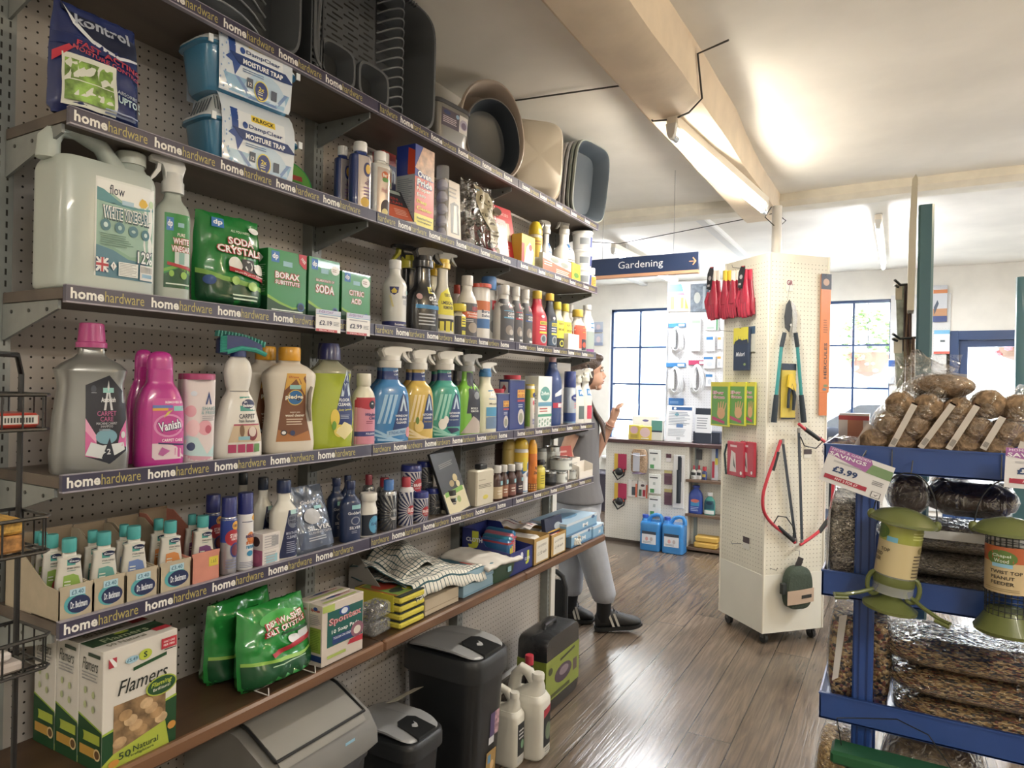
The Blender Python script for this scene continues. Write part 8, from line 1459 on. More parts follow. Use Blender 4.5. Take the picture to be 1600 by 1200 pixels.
# hanging panel above the counter
PY=6.52;pxa=atY(1043,560,PY).x;ptz=atY(1060,441,PY).z
m=MB();m.box(pxa,PY,.995,pxa+1.25,PY+.02,ptz,pegmat('peg_panel','d9dade',(0,2),.0254,.003,'a8a8ac',.5,9));m.box(pxa-.01,PY-.01,.992,pxa+.0,PY+.03,ptz,mat('c9ccd2',.5));struct(m.build('partition_panel'),'white pegboard panel behind the counter')
hang(PY,1043,444,1079,487,'picture_poster','poster with blue and green bottles above the cables','poster',mat('b4a08c',.5),[('r',-.5,.72,.2,1,'4a86b8'),('r',-.5,.58,.5,.68,'b06a7a'),('r',-.35,.1,-.2,.55,'9ab84a'),('r',-.12,.1,.02,.55,'a8b4bc'),('r',.1,.12,.2,.5,'8aa84a'),('r',.28,.1,.42,.6,'c8b83a'),('p',[(.1,1),(.5,1),(.5,.0),(.46,.0)],'cdb8a4')],.01)
hang(PY,1079,443,1122,487,'picture_poster','dark poster of garden tools beside the bottle poster','poster',mat('5c6670',.5,var=.3,bscale=30),[('r',-.05,.1,.05,.9,'8a9498'),('e',-.25,.5,.12,.2,'9a9c94'),('e',.2,.6,.14,.2,'3c4450'),('p',[(.1,.1),(.2,.1),(.4,.9),(.3,.9)],'a4a8a4')],.01)
def cablepack(pl,pt,pr,pb,lb,top='3a80c0'):
    o,g=hang(PY,pl,pt,pr,pt+(pb-pt)*.14,'cable_pack',lb,'cable pack',mat(top,.4),[('r',.1,.2,.45,.8,'d8dce4')],.012,'white cable packs on the counter panel');w=g['w'];hh=atY((pl+pr)/2,pt,PY).z-atY((pl+pr)/2,pb,PY).z
    m=MB();c=mat('dadcde',.45)
    for k in range(5):
        a_=w*(.40-.05*k);m.tube([(a_*math.sin(t)*(1-.3*math.cos(t)),-.012-.006*k,-hh*.42+hh*.44*math.cos(t)*(1-.04*k))for t in[2*PI*i/20 for i in range(21)]],.0045,c,6)
    m.box(-w*.32,-.035,-hh*.70,-w*.02,-.012,-hh*.1,c,.005);m.build('white_cable',o)
cablepack(1045,505,1071,551,'white cable pack with blue header, top left on the panel');cablepack(1041,567,1071,616,'white cable pack with blue header, lower left on the panel');cablepack(1076,563,1104,615,'white cable pack with magenta header on the panel','c04068')
hang(PY,1081,497,1094,549,'adaptor_pack','tall narrow white adaptor pack between the cable packs','packet',mat('d8dadc',.4),[('r',-.5,.84,.5,.93,'9ab89a'),('r',-.2,.1,.3,.75,'b9bccc')],.03)
for i,(a,b,c,d_,cc)in enumerate(((1104,524,1117,549,'3a80c0'),(1100,556,1118,576,'3a80c0'),(1103,583,1116,604,'3a80c0'),(1122,525,1128,546,'d8a04a'),(1121,555,1128,575,'d8a04a'))):hang(PY,a,b,c,d_,'socket_pack','small white %s-topped packet, %s on the panel beside the column'%('blue' if i<3 else 'orange',['upper','middle','lower','upper','lower'][i]),'packet',mat('dadce0',.4),[('r',-.5,.72,.3,.9,cc),('e',0,.35,.25,.2,'c0c6ce')],.025)
hang(PY,1103,492,1122,516,'socket_pack','white packet with green stripe below the dark poster','packet',mat('dfe2e0',.4),[('r',.36,0,.5,1,'5a9a6a'),('r',-.4,.1,.2,.2,'9ab0a0')],.015)
hang(PY,1045,622,1068,633,'socket_pack','flat blue packet low on the panel above the notice','packet',mat('2f68a8',.4),[('g',-.4,.2,.4,.6,'86a8cc',2)],.02)
for i,(a,b)in enumerate(((503,519),(521,540))):g=onY(FY-.02,925,a,942,b);o=thing('wall_picture','small pale print on the far wall left of the window, %s of two'%['upper','lower'][i],'picture',g['p'],0,'small prints on the far wall');carton(o,dict(w=g['w'],d=.01,h=g['h']),mat('b4bccc',.4),[('e',.1,.5,.2,.25,'d8c8cc'),('r',-.5,0,.5,.25,'8a94b0')])
# wall strip between window and door with hanging stock
g=onY(FY-.015,1390,425,1484,700);m=MB();m.box(g['p'][0]-g['w']/2,FY-.02,.3,g['p'][0]+g['w']/2,FY-.001,2.5,pegmat('peg_far','d2d2d0',(0,2),.0254,.003,'b0b0ac',.5,2.15));struct(m.build('wall_panel_4'),'pale pegboard strip between window and door')
hang(FY-.022,1458,446,1480,503,'tool_pack','orange and navy tool pack high on the far wall','tool packet',mat('c9ccd2',.4),[('r',-.5,.78,.5,.88,'d8824a'),('r',-.5,.0,.5,.16,'3a4a80'),('r',-.5,.16,.5,.36,'c08a60'),('p',[(-.4,.2),(-.1,.5),(-.2,.6),(-.45,.4)],'4a5668')],.02)
hang(FY-.022,1459,516,1484,553,'tool_pack','white pack with pale blue top and red foot on the far wall','tool packet',mat('dadce0',.4),[('r',-.5,.84,.5,1,'6ab0d8'),('r',-.5,0,.5,.1,'d05a4a'),('r',-.1,.5,.2,.58,'4a5a5c')],.02)
hang(FY-.022,1440,560,1456,600,'tool_pack','pale pack low on the far wall behind the bird food','tool packet',mat('cdd4de',.4),[('r',-.5,.7,.5,.9,'3a78b8')],.02)
hang(FY-.022,1388,561,1398,600,'tool_pack','narrow blue-edged pack beside the second window','tool packet',mat('cdd4de',.4),[('r',-.5,.7,.5,.95,'2f5fae')],.02)
# ================================================================ bird food rack on the right
BLU=mat('284a92',.35,coat=.3,var=.04,bscale=12);RY=1.80
rx0=1.545;rx1=2.75
rack=thing('bird_food_rack','blue metal tray rack of bird food at the right','display rack',(0,0,0))
trz=[1.372,1.068,.772,.47]
for z in trz:
    m=MB();m.box(rx0,RY,z-.062,rx1,RY+.004,z,BLU,.001);m.box(rx0,RY,z-.062,rx0+.004,RY+.42,z,BLU);m.box(rx0,RY+.416,z-.062,rx1,RY+.42,z,BLU);m.box(rx0,RY,z-.062,rx1,RY+.42,z-.058,BLU);m.box(rx0-.001,RY-.003,z-.004,rx1,RY+.006,z,BLU);m.build('tray',rack)
pxs=atY(1351,900,RY+.03).x
for x,y in((pxs,RY+.03),(pxs,RY+.39),(2.5,RY+.03),(2.5,RY+.39)):
    m=MB();m.box(x-.022,y-.016,0,x+.022,y+.016,1.34,BLU,.004)
    for k in(-.009,.009):m.box(x+k-.002,y-.018,.02,x+k+.002,y-.016,1.33,mat('1a3470',.5))
    m.build('post',rack)
# tall uprights behind
TL=mat('44707c',.3,coat=.3)
for px,yy,zt,lb,w in((1445,2.45,2.075,'tall teal metal upright rising behind the fat balls',.042),(1604,3.6,2.0,'dark teal upright at the right edge',.07)):
    x=atY(px,450,yy).x;m=MB();m.loft([[(x+w/2*cx_,yy+.02*cy_,z)for cx_,cy_ in((-1,-1),(-.7,-1.3),(.7,-1.3),(1,-1),(1,1),(-1,1))]for z in(0,zt)],TL);tag(m.build('display_upright'),lb,'upright')
x=atY(1427,360,2.44).x;m=MB();m.prism([(x-.012,1.75),(x+.006,1.75),(x+.009,2.15),(x+.004,2.165),(x-.006,2.15),(x-.012,2.0)],2.40,2.52,mat('d6cdb4',.5));tag(m.build('card_header'),'buff card standing edge-on beside the tall teal upright','card')
# hooks with bamboo / brush bundles
for i,(pa,pb_,zt)in enumerate(((1398,1428,445),(1395,1432,528))):
    a=atY(pa,zt,2.5);b=atY(pb_,zt,2.5);w=b.x-a.x;o=thing('cane_bundle','%s hanging bundle of thin brown canes in clear wrap beside the teal upright'%['upper','lower'][i],'cane bundle',((a.x+b.x)/2,2.5,a.z),0,'hanging cane bundles');hh=.19 if not i else.17
    m=MB();rr=random.Random(i)
    for k in range(12):x=w*(-.05+.5*k/12);m.tube([(x,rr.uniform(-.02,.02),0),(x+rr.uniform(-.003,.003),rr.uniform(-.02,.02),-hh)],.0022,mat(rr.choice(['6a4a3a','8a6a50','4a3a3c','7a6a50']),.5),6)
    m.build('canes',o);m=MB();m.prism([(-w*.45,0),(-w*.02,0),(w*.0,-hh*.9),(-w*.3,-hh)],-.01,.0,mat('9aa48c',.3,alpha=.8,var=.4,bscale=30));m.box(-w*.45,-.014,-.05,-w*.1,-.011,-.0,mat('d4ccb4',.4));m.build('card',o)
    m=MB();m.tube([(-w*.5,-.04,.01),(-w*.2,-.02,-.004),(w*.5,.0,.0)],.004,mat('22262c',.3));m.tube([(-w*.5,-.04,-.006),(-w*.3,-.03,-.012)],.004,mat('22262c',.3));m.build('hook',o)
# fat ball packs
FB=mat('94785a',.9,bump=1.2,bscale=70,var=.35);FB2=mat('6a4c40',.9,bump=1.0,bscale=70,var=.35)
FILM=film(.22,.10)
def ballpack(balls,lb,yb,lab=None,col=FB,r=.033):
    P=[atY(px,py,yb)for px,py in balls];base=min(P,key=lambda p:p.z);o=thing('fat_ball_pack',lb,'bird food',(base.x,yb,1.374-.062+.004),0,'clear packs of fat balls on the top tray')
    L=[Vector((p.x-base.x,0,p.z-(1.374-.058)))for p in P]
    for p in L:
        for dy in(0,.07):m=MB();m.sphere((p.x,dy,max(p.z,r)),r,col,20,rnd=.10);m.build('fat_ball',o,sharp=0)
    a,b=L[0],L[-1];m=MB();d_=(b-a).normalized();n=10
    rings=[]
    for i in range(n+1):
        t=i/n;c=a-d_*r+(b-a+d_*r*2.6)*t;k=(math.sin(PI*min(.93,max(.08,t))))**.35*1.12
        rings.append([(c.x+(math.cos(q_)*d_.z)*r*k*(1+.1*noise.noise(Vector((q_*2,i,len(lb))))),.035+math.sin(q_)*(r+.036)*k,max(.001,c.z-math.cos(q_)*d_.x*r*k))for q_ in[2*PI*j/16 for j in range(16)]])
    m.loft(rings,FILM);m.build('clear_film',o,sharp=0)
    if lab:
        q0_,q1_=atY(*lab[0],yb-.045),atY(*lab[1],yb-.045);m=MB();v0=Vector((q0_.x-base.x,-.045,q0_.z-(1.374-.058)));v1=Vector((q1_.x-base.x,-.045,q1_.z-(1.374-.058)));s_=(v1-v0).normalized().cross(Vector((0,1,0)))*.0065
        m.add([v0-s_,v0+s_,v1+s_,v1-s_],[(0,1,2,3)],mat('cdc4b8',.4),False);u=(v1-v0)
        for k in range(7):c=v0+u*(.08+.02*k);m.add([c-s_*.7+Vector((0,-.0005,0)),c+s_*.7+Vector((0,-.0005,0)),c+s_*.7+u*.008+Vector((0,-.0005,0)),c-s_*.7+u*.008+Vector((0,-.0005,0))],[(0,1,2,3)],'4a4644',False)
        m.add([v1-s_*1.1,v1+s_*1.1,v1+s_*1.1-u*.03,v1-s_*1.1-u*.03],[(0,1,2,3)],'9a4a44',False);m.build('label_strip',o)
    return o
yb=RY+.06
names=['leftmost','second from the left','third from the left','fourth from the left','fifth from the left']
for i,(bl,lab)in enumerate((([(1366,690),(1390,663),(1407,633)],((1392,700),(1430,630))),([(1408,692),(1431,668),(1449,637)],((1438,700),(1490,630))),([(1458,695),(1477,675),(1498,643)],((1482,702),(1528,632))),([(1508,697),(1526,672),(1546,632)],((1536,702),(1568,650))),([(1556,700),(1574,678),(1593,640)],((1594,706),(1600,690))))):
    ballpack(bl,'clear pack of fat balls with a white label strip, %s'%names[i],yb,lab)
p=atY(1473,602,yb+.05);o=thing('fat_ball_pack','large oval fat cake pack lying on top of the fat balls','bird food',(p.x,yb+.05,p.z-.032),0);m=MB();m.sphere((0,0,.03),.034,mat('8a6c4c',.8,bump=1,bscale=70,var=.3),24,(1.95,1.3,.85));m.build('fat_cake',o);m=MB();m.sphere((0,0,.03),.037,FILM,20,(2.1,1.4,.9),rnd=.12);m.grid(lambda u,v:(-.12+.14*u+.02*v,.02*math.sin(u*6),.03+.075*v+.012*noise.noise(Vector((u*5,v*4,1)))),14,10,FILM);m.build('clear_film',o,sharp=0)
p=atY(1362,650,yb);o=thing('suet_pack','dark brown suet blocks in a leaning clear bag, left of the fat balls','bird food',(p.x,yb+.04,1.318),0);o.rotation_euler=(0,.45,0);m=MB()
m.sphere((0,0,.05),.04,FB2,18,(.9,1,1.2),rnd=.2);m.sphere((0,0,.13),.036,FB2,18,(.9,1,1.2),rnd=.2);m.build('suet_block',o);m=MB();m.loft([[(w_*math.cos(a),.045*k*math.sin(a),z+.012*noise.noise(Vector((a,z*20,2))))for a in[2*PI*j/16 for j in range(16)]]for z,w_,k in((0,.03,.8),(.04,.05,1),(.13,.046,1),(.19,.04,.7),(.25,.045,.15),(.29,.05,.1))],FILM);m.build('clear_film',o,sharp=0);m=MB();m.box(-.055,-.048,-.01,-.03,-.046,.09,mat('b4a69c',.4));m.build('label_strip',o)
p=atY(1318,690,yb);o=thing('suet_pack','flat glossy bag of dark suet at the left end of the top tray','bird food',(p.x,yb+.05,1.318),0);m=MB();m.sphere((0,0,.03),.03,FB2,18,(1.4,1.5,.8),rnd=.15);m.build('suet_block',o);m=MB();m.sphere((0,0,.034),.035,FILM,18,(1.5,1.6,1),rnd=.2);m.build('clear_film',o)
p=atY(1335,655,2.1);o=thing('suet_box','clear box with orange card behind the leaning suet bag','bird food',(p.x,2.1,1.318),0);carton(o,dict(w=.075,d=.05,h=.12),mat('c9bcb4',.2,alpha=.8),[('r',-.2,.3,.3,.9,'b06a4c'),('r',-.5,.85,.5,.95,'b03a3c')])
# seed bags
SEED=speck('seed_grey',['6a6054','8a8072','a89c88','5a5248','968a78'],210,.55,.8,(1,1,1.8));MIX=speck('seed_mix',['7a5c3a','a88450','2c2a28','c8a870','8a4a34','3a3a3c','b49460'],125,.5,.9,(1,1,1.3));PEAT=mat('4a352a',.5,var=.4,bscale=40,coat=.3)
def seedbag(pl,pt,pr,pb,yp,d,sm,lb,rotz=0,seed=1,z=None,vert=False):
    a=atY(pl,(pt+pb)/2,yp);b=atY(pr,(pt+pb)/2,yp);w=b.x-a.x;t=atY((pl+pr)/2,pt,yp).z;u=atY((pl+pr)/2,pb,yp).z if z is None else z;h=t-u
    o=thing('seed_bag',lb,'bird seed',((a.x+b.x)/2,yp+d/2,u),rotz,'clear bags of bird seed on the blue rack');n=4
    def ring(t_,g):
        k=(math.sin(PI*min(.96,max(.05,t_))))**.28;return[((w/2+g)*k*math.copysign(abs(math.cos(a_))**(2/n),math.cos(a_))*(1+.03*noise.noise(Vector((t_*5,seed,1)))),(d/2+g)*k*math.copysign(abs(math.sin(a_))**(2/n),math.sin(a_)),h*t_+.006*noise.noise(Vector((a_*2,t_*4,seed)))*(0<t_<1))for a_ in[2*PI*(j+.5)/36 for j in range(36)]]
    m=MB();top_=.86 if vert else.97;m.loft([ring(i/12*top_,-.003)for i in range(13)],sm);m.build('seed',o,sharp=0);m=MB();m.loft([ring(i/12,.0015)for i in range(13)],FILM);m.build('clear_film',o,sharp=0);return o,w,h
z2,z3,z4=trz[1]-.058,trz[2]-.058,trz[3]-.058
o,w,h=seedbag(1290,765,1346,893,RY+.03,.12,SEED,'upright clear bag of grey seed at the left of the second tray',0,2,z2,True)
m=MB();m.add([(-w*.53,-.02,.0+h*.15),(-w*.42,-.062,h*.15),(-w*.36,-.062,h*.8),(-w*.46,-.02,h*.8)],[(0,1,2,3)],mat('c9c6c4',.4),False);m.build('label_strip',o)
zz=z2
for i,(pt,pb)in enumerate(((894,930),(858,897),(838,862))):o,w,h=seedbag(1368,838+(2-i)*28,1640,900,RY+.03,.26,SEED,'long clear bag of grey seed lying on the second tray, %s of three'%['lowest','middle','top'][i],0,4+i,None if False else zz);zz+=h*.0;bpy.context.view_layer.update()if False else None;o.scale=(1,1,.058/h);o.location.z=z2+.059*i
m=MB();m.box(-.08,-.133,h*.65,.13,-.131,h*1.0,mat('b9bab8',.4));m.build('label_strip',o)
a=atY(1440,800,RY+.2)
o,w,h=seedbag(1442,795,1600,845,RY+.2,.2,PEAT,'dark brown glossy bag at the back of the second tray',0,9,z2+.18);o.scale=(1,1,.085/h)
o,w,h=seedbag(1385,750,1450,812,RY+.16,.10,mat('6a5a52',.3,var=.3,bscale=30,coat=.3),'gathered clear bag of dark pellets behind the green feeder',.2,10,z2+.18);o.scale=(1,1,.10/h)
o,w,h=seedbag(1290,945,1345,1096,RY+.03,.12,MIX,'upright clear bag of mixed seed at the left of the third tray',0,12,z3,True);m=MB();m.add([(-w*.30,-.064,h*.30),(-w*.12,-.064,h*.34),(w*.1,-.064,h*.92),(-w*.12,-.064,h*.90)],[(0,1,2,3)],mat('c4c0bc',.4),False);m.build('label_strip',o)
o,w,h=seedbag(1350,955,1396,1090,RY+.09,.12,MIX,'upright clear bag of mixed seed behind the blue post, third tray',0,13,z3,True)
for i in range(3):o,w,h=seedbag(1392-8*i,1000,1680,1100,RY+.04,.28,MIX,'long clear bag of mixed seed lying on the third tray, %s of three'%['lowest','middle','top'][i],0,14+i,z3);o.scale=(1,1,.068/h);o.location.z=z3+.066*i
o,w,h=seedbag(1270,1150,1340,1290,RY+.03,.16,speck('seed_gold',['a8844a','c8a464','8a6a3c','b8945a'],150,.5,.8),'upright clear bag of golden seed at the left of the lowest tray',0,18,z4,True)
o,w,h=seedbag(1370,1170,1560,1290,RY+.05,.2,mat('7a6448',.6,var=.4,bscale=50,coat=.4),'dark clear bag of seed beside the golden seed on the lowest tray',0,19,z4)
# feeders hanging off the top tray
LG=mat('656e36',.4,coat=.2)
def feeder(px,pyc,tilt,lb,kind,yp=RY-.06,sc=1):
    p=atY(px,pyc,yp);o=thing('bird_feeder',lb,'bird feeder',(p.x,yp,p.z));o.rotation_euler=(0,tilt,0);R=.041*sc
    m=MB();m.lathe([(R*1.62,-.006),(R*1.60,.0),(R*1.2,.014),(R*.5,.024),(.0005,.026)],LG,seg=32,caps=False);m.lathe([(R*1.62,-.006),(R*1.1,-.008),(R*.9,-.012)],LG,seg=32,caps=False)
    for s_ in(-1,1):m.sphere((s_*R*1.55,0,.0),.009,LG,10,(1,1,1.3))
    m.build('roof',o)
    if kind==0:
        m=MB();m.lathe([(R,-.010),(R,-.165)],mat('d8dcd8',.1,alpha=.35,coat=.5),seg=28);m.build('clear_tube',o)
        m=MB();L=Loft(2*R+.001,2*R+.001,.11,[(0,1),(1,1)],2,1);art(m,[('r',-1,0,1,1,mat('cdbb8a',.3,coat=.5)),('r',-1,.68,1,1,mat('9aa03c',.3,coat=.5)),('e',-.62,.85,.25,.14,'5a7a34'),('r',-.42,.68,-.14,.78,'6ab0d0'),('t','TOP',-.42,.50,.26,.07,'4a4236',1),('t','SEED',-.62,.40,.3,.07,'4a4236',1),('t','FEEDER',-.7,.29,.4,.07,'4a4236',1),('g',.3,.02,.75,.5,'6a5c48',7),('e',.5,.58,.1,.07,'8a7c4c'),('g',.2,.78,.7,.95,'c8cc7a',3)],lambda x,z,e:(lambda q:(q[0],q[1],q[2]-.122))(L.wrap(.15)(x,z,e)),2*R,.11);m.build('label_sleeve',o)
        m=MB();
        for s_ in(-1,1):m.tube([(s_*R*.9+.014*math.cos(t),-.01,-.150+.026*math.sin(t))for t in[2*PI*i/16 for i in range(17)]],.005,LG,8)
        m.lathe([(R*1.02,-.125),(R*1.04,-.14),(R*.95,-.15)],LG,seg=28,caps=False);m.build('seed_port',o)
        m=MB();m.lathe([(R*.12,-.155),(R*.5,-.175),(R*1.35,-.196),(R*1.33,-.203),(.0005,-.203)],LG,seg=32);m.build('base_tray',o)
        for s_ in(-1,1):m=MB();m.tube([(s_*R*.9,-.01,-.165),(s_*R*1.5,-.03,-.175),(s_*R*2.2,-.04,-.186)],.0045,LG,8);m.tube([(s_*R*2.2,-.04,-.186),(s_*R*2.7,-.05,-.188),(s_*R*2.6,-.07,-.19),(s_*R*2.0,-.06,-.186)],.004,LG,8);m.build('perch',o)
    else:
        m=MB();k=mat('2a2e30',.4,metal=.4)
        for i in range(24):a=2*PI*i/24;m.cyl((R*math.cos(a),R*math.sin(a),-.008),(R*math.cos(a),R*math.sin(a),-.205),.0008,k,5)
        for i in range(20):z=-.012-i*.010;m.tube([(R*math.cos(a),R*math.sin(a),z)for a in[2*PI*j/24 for j in range(25)]],.0008,k,5)
        m.build('wire_mesh',o)
        m=MB();L=Loft(2*R+.002,2*R+.002,.095,[(0,1),(1,1)],2,1);art(m,[('r',-1.2,0,1.2,1,mat('c9b184',.35,coat=.3)),('r',-1.2,.66,1.2,1,mat('b8582c',.35,coat=.3)),('e',-.1,.76,.34,.17,'5a7a34'),('t','Chapel',-.1,.80,.4,.08,'d8e0d0',.6),('t','Wood',-.1,.70,.32,.08,'d8e0d0',.6),('r',-.3,.56,.14,.64,'86bcd8'),('t','TWIST TOP',.0,.46,.7,.075,'4a4236',1),('t','PEANUT',-.07,.34,.5,.075,'4a4236',1),('t','FEEDER',-.07,.22,.5,.075,'4a4236',1),('g',-.5,.04,.6,.12,'a08c64',2)],lambda x,z,e:(lambda q:(q[0],q[1],q[2]-.125))(L.wrap(-.25)(x,z,e)),2*R,.095);m.build('label_sleeve',o)
        m=MB();m.lathe([(R*.9,-.165),(R*1.25,-.19),(R*1.5,-.205),(R*1.45,-.212),(.0005,-.212)],LG,seg=32);m.build('base_tray',o)
    m=MB();m.tube([(R*1.5*math.cos(t),0,.0+.105*math.sin(t))for t in[PI*i/14 for i in range(15)]],.0014,mat('1f2224',.4),6);m.tube([(0,0,.103),(0,.03,.13),(0,.055,.125)],.0014,HK,6);m.build('hanging_wire',o)
    return o
feeder(1412,812,.12,'green clear-tube seed feeder hanging tilted from the top tray',0);feeder(1578,828,0,'green-topped wire mesh peanut feeder hanging at the right edge',1)
m_o=thing('bird_feeder','dark green feeder roof peeping up at the bottom edge of the rack','bird feeder',(atY(1400,1195,RY-.06).x,RY-.06,atY(1400,1186,RY-.06).z-.03));m=MB();m.box(-.13,-.04,0,.13,.03,.03,mat('1f5a34',.4),.006);m.build('roof',m_o);m=MB();m.box(-.10,-.03,-.16,.10,.02,0,mat('2a6a40',.4,alpha=.7),.004);m.build('seed_box',m_o);m=MB();m.tube([(-.11,0,.03),(-.12,0,.09),(-.06,0,.105),(0,.02,.11),(.06,0,.10),(.11,0,.03)],.0014,'1f2224',6);m.build('hanging_wire',m_o)
# savings price cards
def scard(px,py,px2,lb,rot,cut=False):
    a=atY(px,py,RY-.075);w=.137;h=.082;o=thing('price_card',lb,'price tag',(a.x,RY-.075,a.z),0,'white and purple price cards on the rack');o.rotation_euler=(0,rot,0)
    m=MB();m.box(0,0,-h,w,.0015,0,mat('e6e4e4',.3));sp_=[('p',[(.0,.80),(.62,.62),(.70,.84),(.64,1.0),(.0,1.0)],mat('b06ab0',.4)),('p',[(.62,.62),(1,.60),(1,.86),(.68,.88)],'7a9a6a'),('t','HOME & GARDEN',.34,.95,.60,.065,'ecd8ec',.8),('t','SAVINGS',.31,.83,.60,.12,'8a3f96',4),('t','SAVINGS',.31,.83,.58,.105,'f4eef4',1.6),('g',.12,.62,.72,.68,'a8a8b0',2),('t','£3.99',.34,.44,.38,.18,'2a4478',1.8),('r',.06,.12,.72,.24,'b8344a'),('t','ANY 2 FOR £7',.40,.18,.36,.07,'f0e0e4',1),('g',.76,.36,.94,.5,'8a8a92',3),('p',[(.80,.04),(.94,.04),(.94,.20),(.80,.20)],'3a3a3e'),('p',[(.81,.05),(.93,.05),(.93,.19),(.81,.19)],'e6e4e4'),('p',[(.84,.13),(.87,.08),(.92,.17),(.87,.11)],'2a2a2e')]
    art(m,sp_,lambda x,z,e:(x,-e,z-h),w,h);m.build('card',o);m=MB();m.tube([(w*.5,.002,-.002),(w*.52,.05,.012),(w*.52,.074,.0)],.0015,HK,6);m.build('clip',o)
scard(1298,697,0,'white and purple savings card reading 3.99, tilted at the left of the top tray',.30);scard(1572,699,0,'white and purple savings card cut off at the right edge of the frame',.03)
m=MB();p=atY(1394,706,RY-.002);m.tube([(p.x,RY-.002,p.z-.04),(p.x,RY-.006,p.z),(p.x,RY+.01,p.z+.01)],.0013,HK,6);tag(m.build('wire_hook'),'thin wire hook over the top tray holding the green feeder','hook','wire hooks on the tray')
m=MB();p=atY(1565,712,RY-.002);m.tube([(p.x,RY-.002,p.z-.05),(p.x,RY-.006,p.z),(p.x,RY+.01,p.z+.01)],.0013,HK,6);tag(m.build('wire_hook'),'thin wire hook over the top tray by the right-hand card','hook','wire hooks on the tray')
# ================================================================ the person walking past
PD=4.15
def PP(px,py,dd=0):return CAM+ray(px,py)*((PD+dd)/FPX)
person=thing('person','person in grey T-shirt, sweatpants and black trainers walking past the shelving end','person',(PP(915,980).x,PP(915,980).y,0))
off=Vector(person.location)
F_=_r.copy();SD=-_d.copy();UP=Vector((0,0,1))
SK=mat('c99a82',.5,bump=.05,bscale=60);HAIR=mat('45342c',.45,bump=.4,bscale=120);TEE=mat('6c6c70',.85,bump=.3,bscale=14);SWT=mat('9a9ea6',.9,bump=.4,bscale=9,var=.06);SHOE=mat('1f2022',.55,bump=.2,bscale=60)
def rem(m,name,vox,parent=person,smooth=4,sm=.6):
    m.v=[tuple(Vector(p)-off)for p in m.v];o=m.build(name,parent,sharp=0);r_=o.modifiers.new('r','REMESH');r_.mode='VOXEL';r_.voxel_size=vox;r_.use_smooth_shade=True
    s_=o.modifiers.new('s','SMOOTH');s_.iterations=smooth;s_.factor=sm;return o
hc=PP(919,582)
neck0=PP(905,622);
m=MB()
S3=lambda c,r,sc=(1,1,1):None
def ell(m,c,rf,rs,ru,mt,seg=20):
    rings=[]
    for i in range(seg//2+1):
        t=PI*i/(seg//2);rings.append([tuple(c+F_*(rf*math.sin(t)*math.cos(a))+SD*(rs*math.sin(t)*math.sin(a))-UP*(ru*math.cos(t)))for a in[2*PI*j/seg for j in range(seg)]])
    m.loft(rings,mt)
ell(m,hc+UP*.030-F_*.008,.092,.074,.085,SK);ell(m,hc-UP*.030+F_*.028,.060,.056,.075,SK);ell(m,hc-UP*.088+F_*.062,.024,.026,.020,SK)
ell(m,hc-UP*.045+F_*.040,.052,.050,.050,SK)
m.tube([hc+F_*.082+UP*.018,hc+F_*.096-UP*.008,hc+F_*.106-UP*.026],[.007,.008,.0105],SK,8);ell(m,hc+F_*.094-UP*.030,.012,.014,.009,SK)
ell(m,hc+F_*.085-UP*.052,.012,.020,.0065,SK);ell(m,hc+F_*.083-UP*.064,.011,.018,.0065,SK);ell(m,hc+F_*.078+UP*.030,.014,.045,.010,SK)
ell(m,hc-F_*.012+SD*.072-UP*.010,.016,.008,.030,SK)
m.tube([hc-UP*.06-F_*.01,neck0+UP*.02,neck0-UP*.03],[.048,.046,.062],SK,14)
sh=neck0-UP*.06
m.tube([sh-UP*.02+SD*.10,sh-UP*.02-SD*.10],[.06,.06],SK,12)
m.tube([sh,sh-UP*.25,sh-UP*.48],[.09,.10,.12],SK,14)
# near arm hanging back, hand by the glove boxes
nsh=sh-UP*.02+SD*.15;nel=PP(884,705,-.14);nwr=PP(904,762,-.10)
m.tube([nsh,nel],[.046,.037],SK,12);m.tube([nel,nel+(nwr-nel)*.4,nwr],[.038,.037,.024],SK,12)
hd=(PP(921,786,-.08)-nwr).normalized();pal=nwr+hd*.075
def hand(m,wr,d_,side_,out,curl,L=1.0):
    """palm then four unequal bent fingers and a thumb that leaves the side of the palm"""
    k=d_.cross(side_).normalized()
    m.tube([wr-d_*.015,wr+d_*.02,wr+d_*.05,wr+d_*.082],[.023,.026,.030,.026],SK,12,.62)
    for i,(o_,l_)in enumerate(((-.027,.066),(-.009,.076),(.009,.072),(.026,.056))):
        b=wr+d_*.075+side_*o_;d1=(d_+out*curl*.5+side_*o_*3).normalized();d2=(d_+out*curl*1.5).normalized();d3=(d_*.7+out*curl*2.2).normalized()
        m.tube([b,b+d1*l_*.45*L,b+d1*l_*.45*L+d2*l_*.32*L,b+d1*l_*.45*L+d2*l_*.32*L+d3*l_*.25*L],[.0092,.0088,.0080,.0062],SK,8)
    b=wr+d_*.022-side_*.026;t1=(d_*.75-side_*.8+out*.3).normalized();t2=(d_+out*.5-side_*.1).normalized();m.tube([b,b+t1*.034,b+t1*.034+t2*.032],[.012,.0105,.008],SK,8)
hand(m,nwr,hd,(F_*.9+SD*.1-hd*hd.dot(F_*.9+SD*.1)).normalized(),SD*-1,.25)
# far arm raised
fsh=sh-UP*.02-SD*.13;fel=PP(928,712,.10);fwr=PP(957,657,.02)
m.tube([fsh,fel],[.046,.038],SK,12);m.tube([fel,fel+(fwr-fel)*.4,fwr],[.038,.035,.023],SK,12)
hd2=(PP(967,627,.0)-fwr).normalized();sd2=SD-hd2*hd2.dot(SD);hand(m,fwr,hd2,sd2.normalized(),F_,1.0,.8)
rem(m,'body',.0052,smooth=3)
